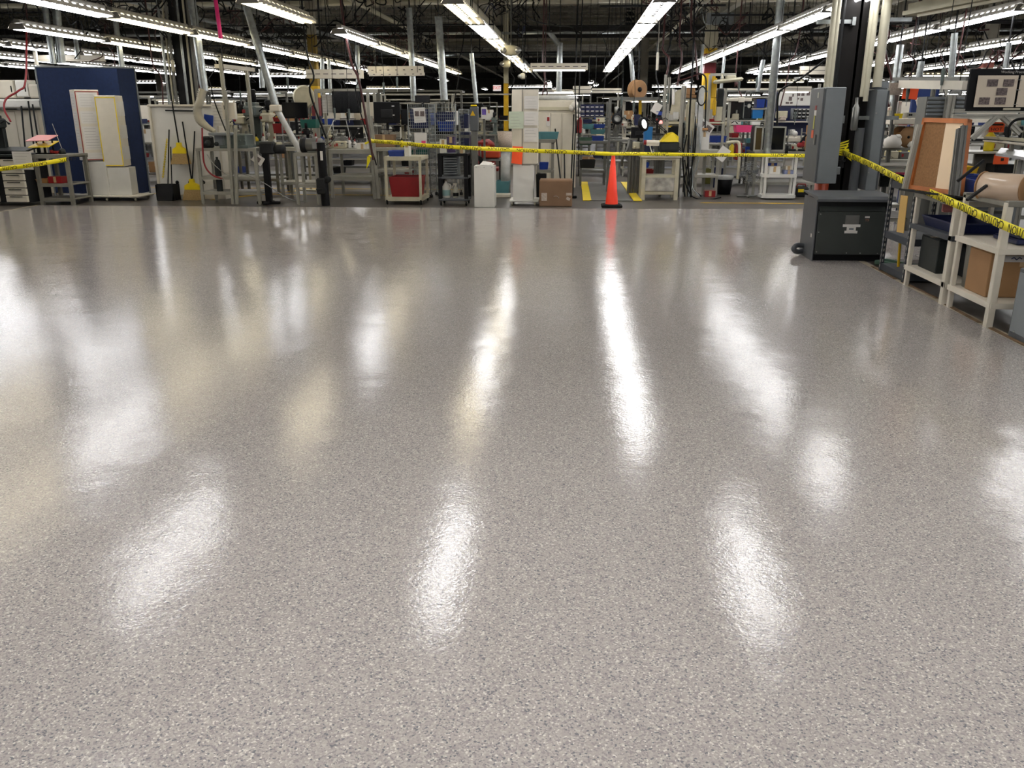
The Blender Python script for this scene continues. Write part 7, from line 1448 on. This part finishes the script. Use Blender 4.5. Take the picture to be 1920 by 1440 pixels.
# horizontal service pipes under the roof
for i, (yy, z, r) in enumerate(((21, 4.3, .05), (25, 4.5, .07), (28, 3.95, .04), (34.5, 4.3, .09), (38, 4.4, .07), (44, 4.35, .1))):
    b = MB(); b.tube([(-26, yy, z), (22, yy, z)], r, 8); struct('service_pipe', b, (joistm, conduit, galv)[i % 3])
for i, (xx, z, r) in enumerate(((-2.3, 3.9, .07), (-2.9, 4.2, .05), (2.2, 4.0, .06), (2.7, 3.8, .04), (-7.6, 3.9, .05), (7.2, 4.0, .05), (-5.2, 4.1, .06), (-10, 4.0, .05))):
    b = MB(); b.tube([(xx, 14, z), (xx, 70, z)], r, 8); struct('service_pipe', b, (conduit, galv, joistm)[i % 3])
# ================================================================ BACKGROUND WORKSTATIONS
P = [workstation('workstation', 1.9, .8, .9, 2.1, 'x', r_, lt, 'g', mm) for r_, lt, mm in ((.2, True, alu), (.4, False, alu), (.9, False, alud), (.3, False, alud))]
tags = ['open aluminium workstation with lit canopy', 'plain aluminium workstation with unlit canopy', 'grey aluminium workstation with white back panel', 'grey open workstation with unlit canopy']
flag = [0]*4
IT = {}
def item(kind):
    if kind in IT: return IT[kind]
    if kind == 'monitor': o = monitor(0, 0, 0, .48, .3, 'x').o
    elif kind == 'monitor2': o = monitor(0, 0, 0, .42, .28, 'x', back=True).o
    elif kind[:3] == 'bin': mt = {'b': blue, 't': teal, 'd': blued, 'r': red, 'k': black, 'y': yellow}[kind[3]]; o = bin_(-.12, .12, -.15, .15, 0, .13, mt, 'x').o
    elif kind == 'press': o = press('bench_press', .9, 'x', m1=cream).o
    elif kind == 'press2': o = press('bench_press', .8, 'x', m1=gmach).o
    elif kind == 'carton': o = carton(-.17, .17, -.14, .14, 0, .24, card2, 'x').o
    elif kind == 'wcarton': o = carton(-.13, .13, -.12, .12, 0, .3, white2, 'x', cat='box', name='white_box').o
    elif kind == 'paper': 
        t = T('paper_notice', 'x', 'paper', (0, 0, 0)); b = MB(); b.span(-.11, .11, -.004, 0, 0, .28); t.p('sheet', b, paper); b = MB(); b.span(-.08, .08, -.006, -.004, .12, .24); t.p('print', b, photo1); o = t.o
    IT[kind] = [o, False]; return IT[kind]
KN = {'monitor': 'black monitor', 'monitor2': 'black monitor seen from behind', 'binb': 'blue bin', 'bint': 'teal bin', 'bind': 'dark blue bin', 'binr': 'red bin', 'bink': 'black bin', 'biny': 'yellow bin', 'press': 'cream bench press', 'press2': 'grey bench press', 'carton': 'brown carton', 'wcarton': 'white box', 'paper': 'white notice sheet'}
def put(kind, loc, rz, zone):
    e = item(kind); lb = '%s on a workstation in the %s' % (KN[kind], zone); g = '%ss in the %s' % (KN[kind], zone)
    if not e[1]: e[1] = True; o = e[0]; o.location = loc; o.rotation_euler = (0, 0, rz); o['label'] = lb; o['group'] = g
    else: dup(e[0], loc, rz, lb, g)
def zone_name(x, j):
    side = 'left' if x < -4.5 else 'centre' if x < 3 else 'right'
    return '%s of the %s background row' % (side, ORD[j])
bands = [(20.6, -14.2, 9.6), (23.6, -17, 12), (27.5, -20, 14), (32, -23, 16), (37.5, -26, 19), (44, -29, 22), (52, -30, 26)]
for j, (yy, xa, xb) in enumerate(bands):
    x = xa
    while x < xb:
        xx = x+RND.uniform(-.1, .1); aisle = (-2.5 < xx < -.9) or (j == 0 and -1.2 < xx < 2.4)
        if not aisle and RND.random() < .93:
            k = RND.randrange(4); lb = '%s, %s' % (tags[k], zone_name(xx, j)); h = .9
            rz = RND.choice([0, 0, 0, PI]); o = None
            if not flag[k]: flag[k] = 1; o = P[k].o; o.location = (xx, yy, 0); o.rotation_euler = (0, 0, rz); o['label'] = lb; o['group'] = lb+' row'
            else: o = dup(P[k], (xx, yy, 0), rz, lb, lb+' row')
            o.scale = (1, 1, RND.uniform(.92, 1.08) if j else 1)
            z1 = .931*o.scale.z; z2 = 1.341*o.scale.z; sg = 1 if rz == 0 else -1; zn = zone_name(xx, j)
            nb = 4 if j < 3 else 3
            for i in range(nb):
                if RND.random() < .75: put(RND.choice(['binb', 'binb', 'bint', 'bind', 'bink', 'carton', 'binr', 'biny', 'wcarton']), (xx-.7+i*1.4/(nb-1), yy+sg*.24, z2), 0, zn)
            for i in range(2 if j < 5 else 1):
                put(RND.choice(['press', 'press2', 'monitor', 'monitor2', 'wcarton', 'press']), (xx+(-.45, .45)[i]+RND.uniform(-.1, .1), yy-sg*.05, z1), rz+RND.uniform(-.3, .3), zn)
            if j < 4 and RND.random() < .6: put('paper', (xx+RND.uniform(-.6, .6), yy-.42, 1.55+RND.uniform(-.1, .2)), 0, zn) if False else None
            if j < 3 and RND.random() < .7: put(RND.choice(['carton', 'binb', 'bink', 'binr']), (xx+RND.uniform(-.5, .5), yy, .226*o.scale.z), 0, zn)
        x += 2.15
cable([aty(985, 25, 22), aty(1000, 38, 20), aty(1040, 48, 19), aty(1070, 50, 18.2), aty(1080, 60, 18), (aty(1082, 75, 18))], .014, cablek, 'black cable sagging from the cable tangle to the vertical cables at centre', 'cable')
cable([aty(1000, 55, 21), aty(1030, 60, 20), aty(1065, 58, 18.6), aty(1088, 62, 18), aty(1090, 80, 18)], .014, cablek, 'lower black cable sagging right from the central cable tangle', 'cable')
# ================================================================ SMALL BENCH-TOP CLUTTER
def mk_bottle(mt, cap, nm):
    t = T('squeeze_bottle', 'x', 'bottle'); b = MB(); b.lathe([(0, 0), (.035, 0), (.038, .01), (.038, .11), (.015, .14), (.012, .15), (0, .15)], n=14); t.p('bottle', b, mt)
    b = MB(); b.lathe([(.016, .148), (.014, .17), (.004, .2), (0, .2)], n=12); t.p('cap', b, cap); return t.o
def mk_gauge():
    t = T('gauge_stand', 'x', 'gauge'); b = MB(); b.box((0, 0, .015), (.14, .12, .03), .005); t.p('base', b, char); b = MB(); b.tube([(-.04, 0, .03), (-.04, 0, .3)], .01, 8); b.tube([(-.04, 0, .24), (.05, 0, .24)], .007, 6); t.p('post', b, steel)
    b = MB(); b.lathe([(0, -.012), (.035, -.012), (.038, 0), (.035, .012), (0, .012)], (.05, -.02, .24), 18, 'Y'); t.p('dial', b, white2); b = MB(); b.tube([(.05, 0, .2), (.05, 0, .08)], .005, 6); t.p('plunger', b, steel); return t.o
def mk_driver():
    t = T('hanging_driver', 'x', 'tool'); b = MB(); b.tube([(0, 0, 0), (0, 0, .12), (0, 0, .2)], [.014, .024, .02], 10); t.p('body', b, gmach); b = MB(); b.tube([(0, 0, -.06), (0, 0, 0)], .006, 6); t.p('bit', b, steel)
    b = MB(); b.tube(smooth_path([(0, 0, .2), (.01, 0, .4), (-.01, 0, .7), (0, 0, 1.1), (0, 0, 3.6)]), .005, 5); t.p('air_line', b, cablek); return t.o
def mk_small(mt):
    t = T('feeder_block', 'x', 'machine part'); b = MB(); b.box((0, 0, .05), (.16, .12, .1), .01); t.p('body', b, mt); b = MB(); b.box((.02, 0, .13), (.07, .07, .06), .008); b.lathe([(0, .16), (.02, .16), (.02, .2), (0, .2)], (.02, 0, 0), 10); t.p('head', b, steel)
    b = MB(); b.box((-.05, -.062, .05), (.03, .004, .04)); t.p('switch_plate', b, redp); return t.o
SM = [[mk_bottle(white2, redp, 'w'), 'white squeeze bottle with red cap', 0], [mk_gauge(), 'dial gauge on a small black stand', 0], [mk_small(alud), 'grey feeder block with steel head', 0], [mk_small(cream), 'cream feeder block with steel head', 0], [mk_bottle(yel, black, 'y'), 'yellow squeeze bottle with black cap', 0]]
DR = [mk_driver(), 'air screwdriver hanging on a black line', 0]
def setit(e, loc, where, rz=0, sc=1):
    lb = '%s %s' % (e[1], where); g = lb
    if not e[2]: e[2] = 1; o = e[0]; o.location = loc; o.rotation_euler = (0, 0, rz); o['label'] = lb; o['group'] = g
    else: o = dup(e[0], loc, rz, lb, g)
    o.scale = (sc, sc, sc); return o
for (px0, px1, Y, z, n, where) in ((442, 520, 17.85, .951, 7, 'on the bench behind the aluminium stand'), (530, 596, 17.05, .961, 6, 'beside the slanting duct end'), (620, 668, 16.85, .941, 6, 'on the large aluminium bench'), (705, 770, 17.0, .961, 5, 'under the monitor seen from behind'), (1478, 1525, 17.9, Z_(284, 17.7, 1460)+.001, 4, 'on the long bench right of the glass cabinet'), (1368, 1430, 18.75, Z_(225, 18.6, 1400)+.001, 4, 'on the shelf under the right monitor'), (1368, 1430, 18.75, Z_(290, 18.6, 1400)+.001, 5, 'on the worktop left of the galvanised pipe'), (1242, 1270, 17.6, Z_(285, 17.4, 1255)+.001, 3, 'on the dark bench under the aluminium tower'), (1840, 1900, 9.1, Z_(284, 8.9, 1860)+.001, 3, 'on the shelf below the procedures board'), (1642, 1700, 13.4, .951, 5, 'on the bench right of the dark column')):
    for i in range(n):
        px = px0+(px1-px0)*(i+.5)/n+RND.uniform(-2, 2); setit(SM[RND.randrange(5)], (X_(px, Y, 255), Y+RND.uniform(-.08, .12), z), where, RND.uniform(-.5, .5), RND.uniform(.9, 1.5))
for (px, py, Y) in ((452, 190, 17.3), (540, 165, 17), (628, 222, 17.2), (655, 224, 17.1), (720, 175, 17.2), (745, 165, 17.4), (1165, 200, 17.9), (1188, 210, 18.1), (1252, 195, 17.2), (1385, 170, 18.2), (1418, 165, 18.3), (1490, 228, 18.8), (1700, 190, 12.1), (1765, 160, 11.2)):
    p = aty(px, py, Y); setit(DR, p, 'above the middle-ground benches')
# ================================================================ WORLD
w = bpy.data.worlds.new('world'); SC.world = w; w.use_nodes = True
w.node_tree.nodes['Background'].inputs['Color'].default_value = (.8, .82, .85, 1); w.node_tree.nodes['Background'].inputs['Strength'].default_value = .05
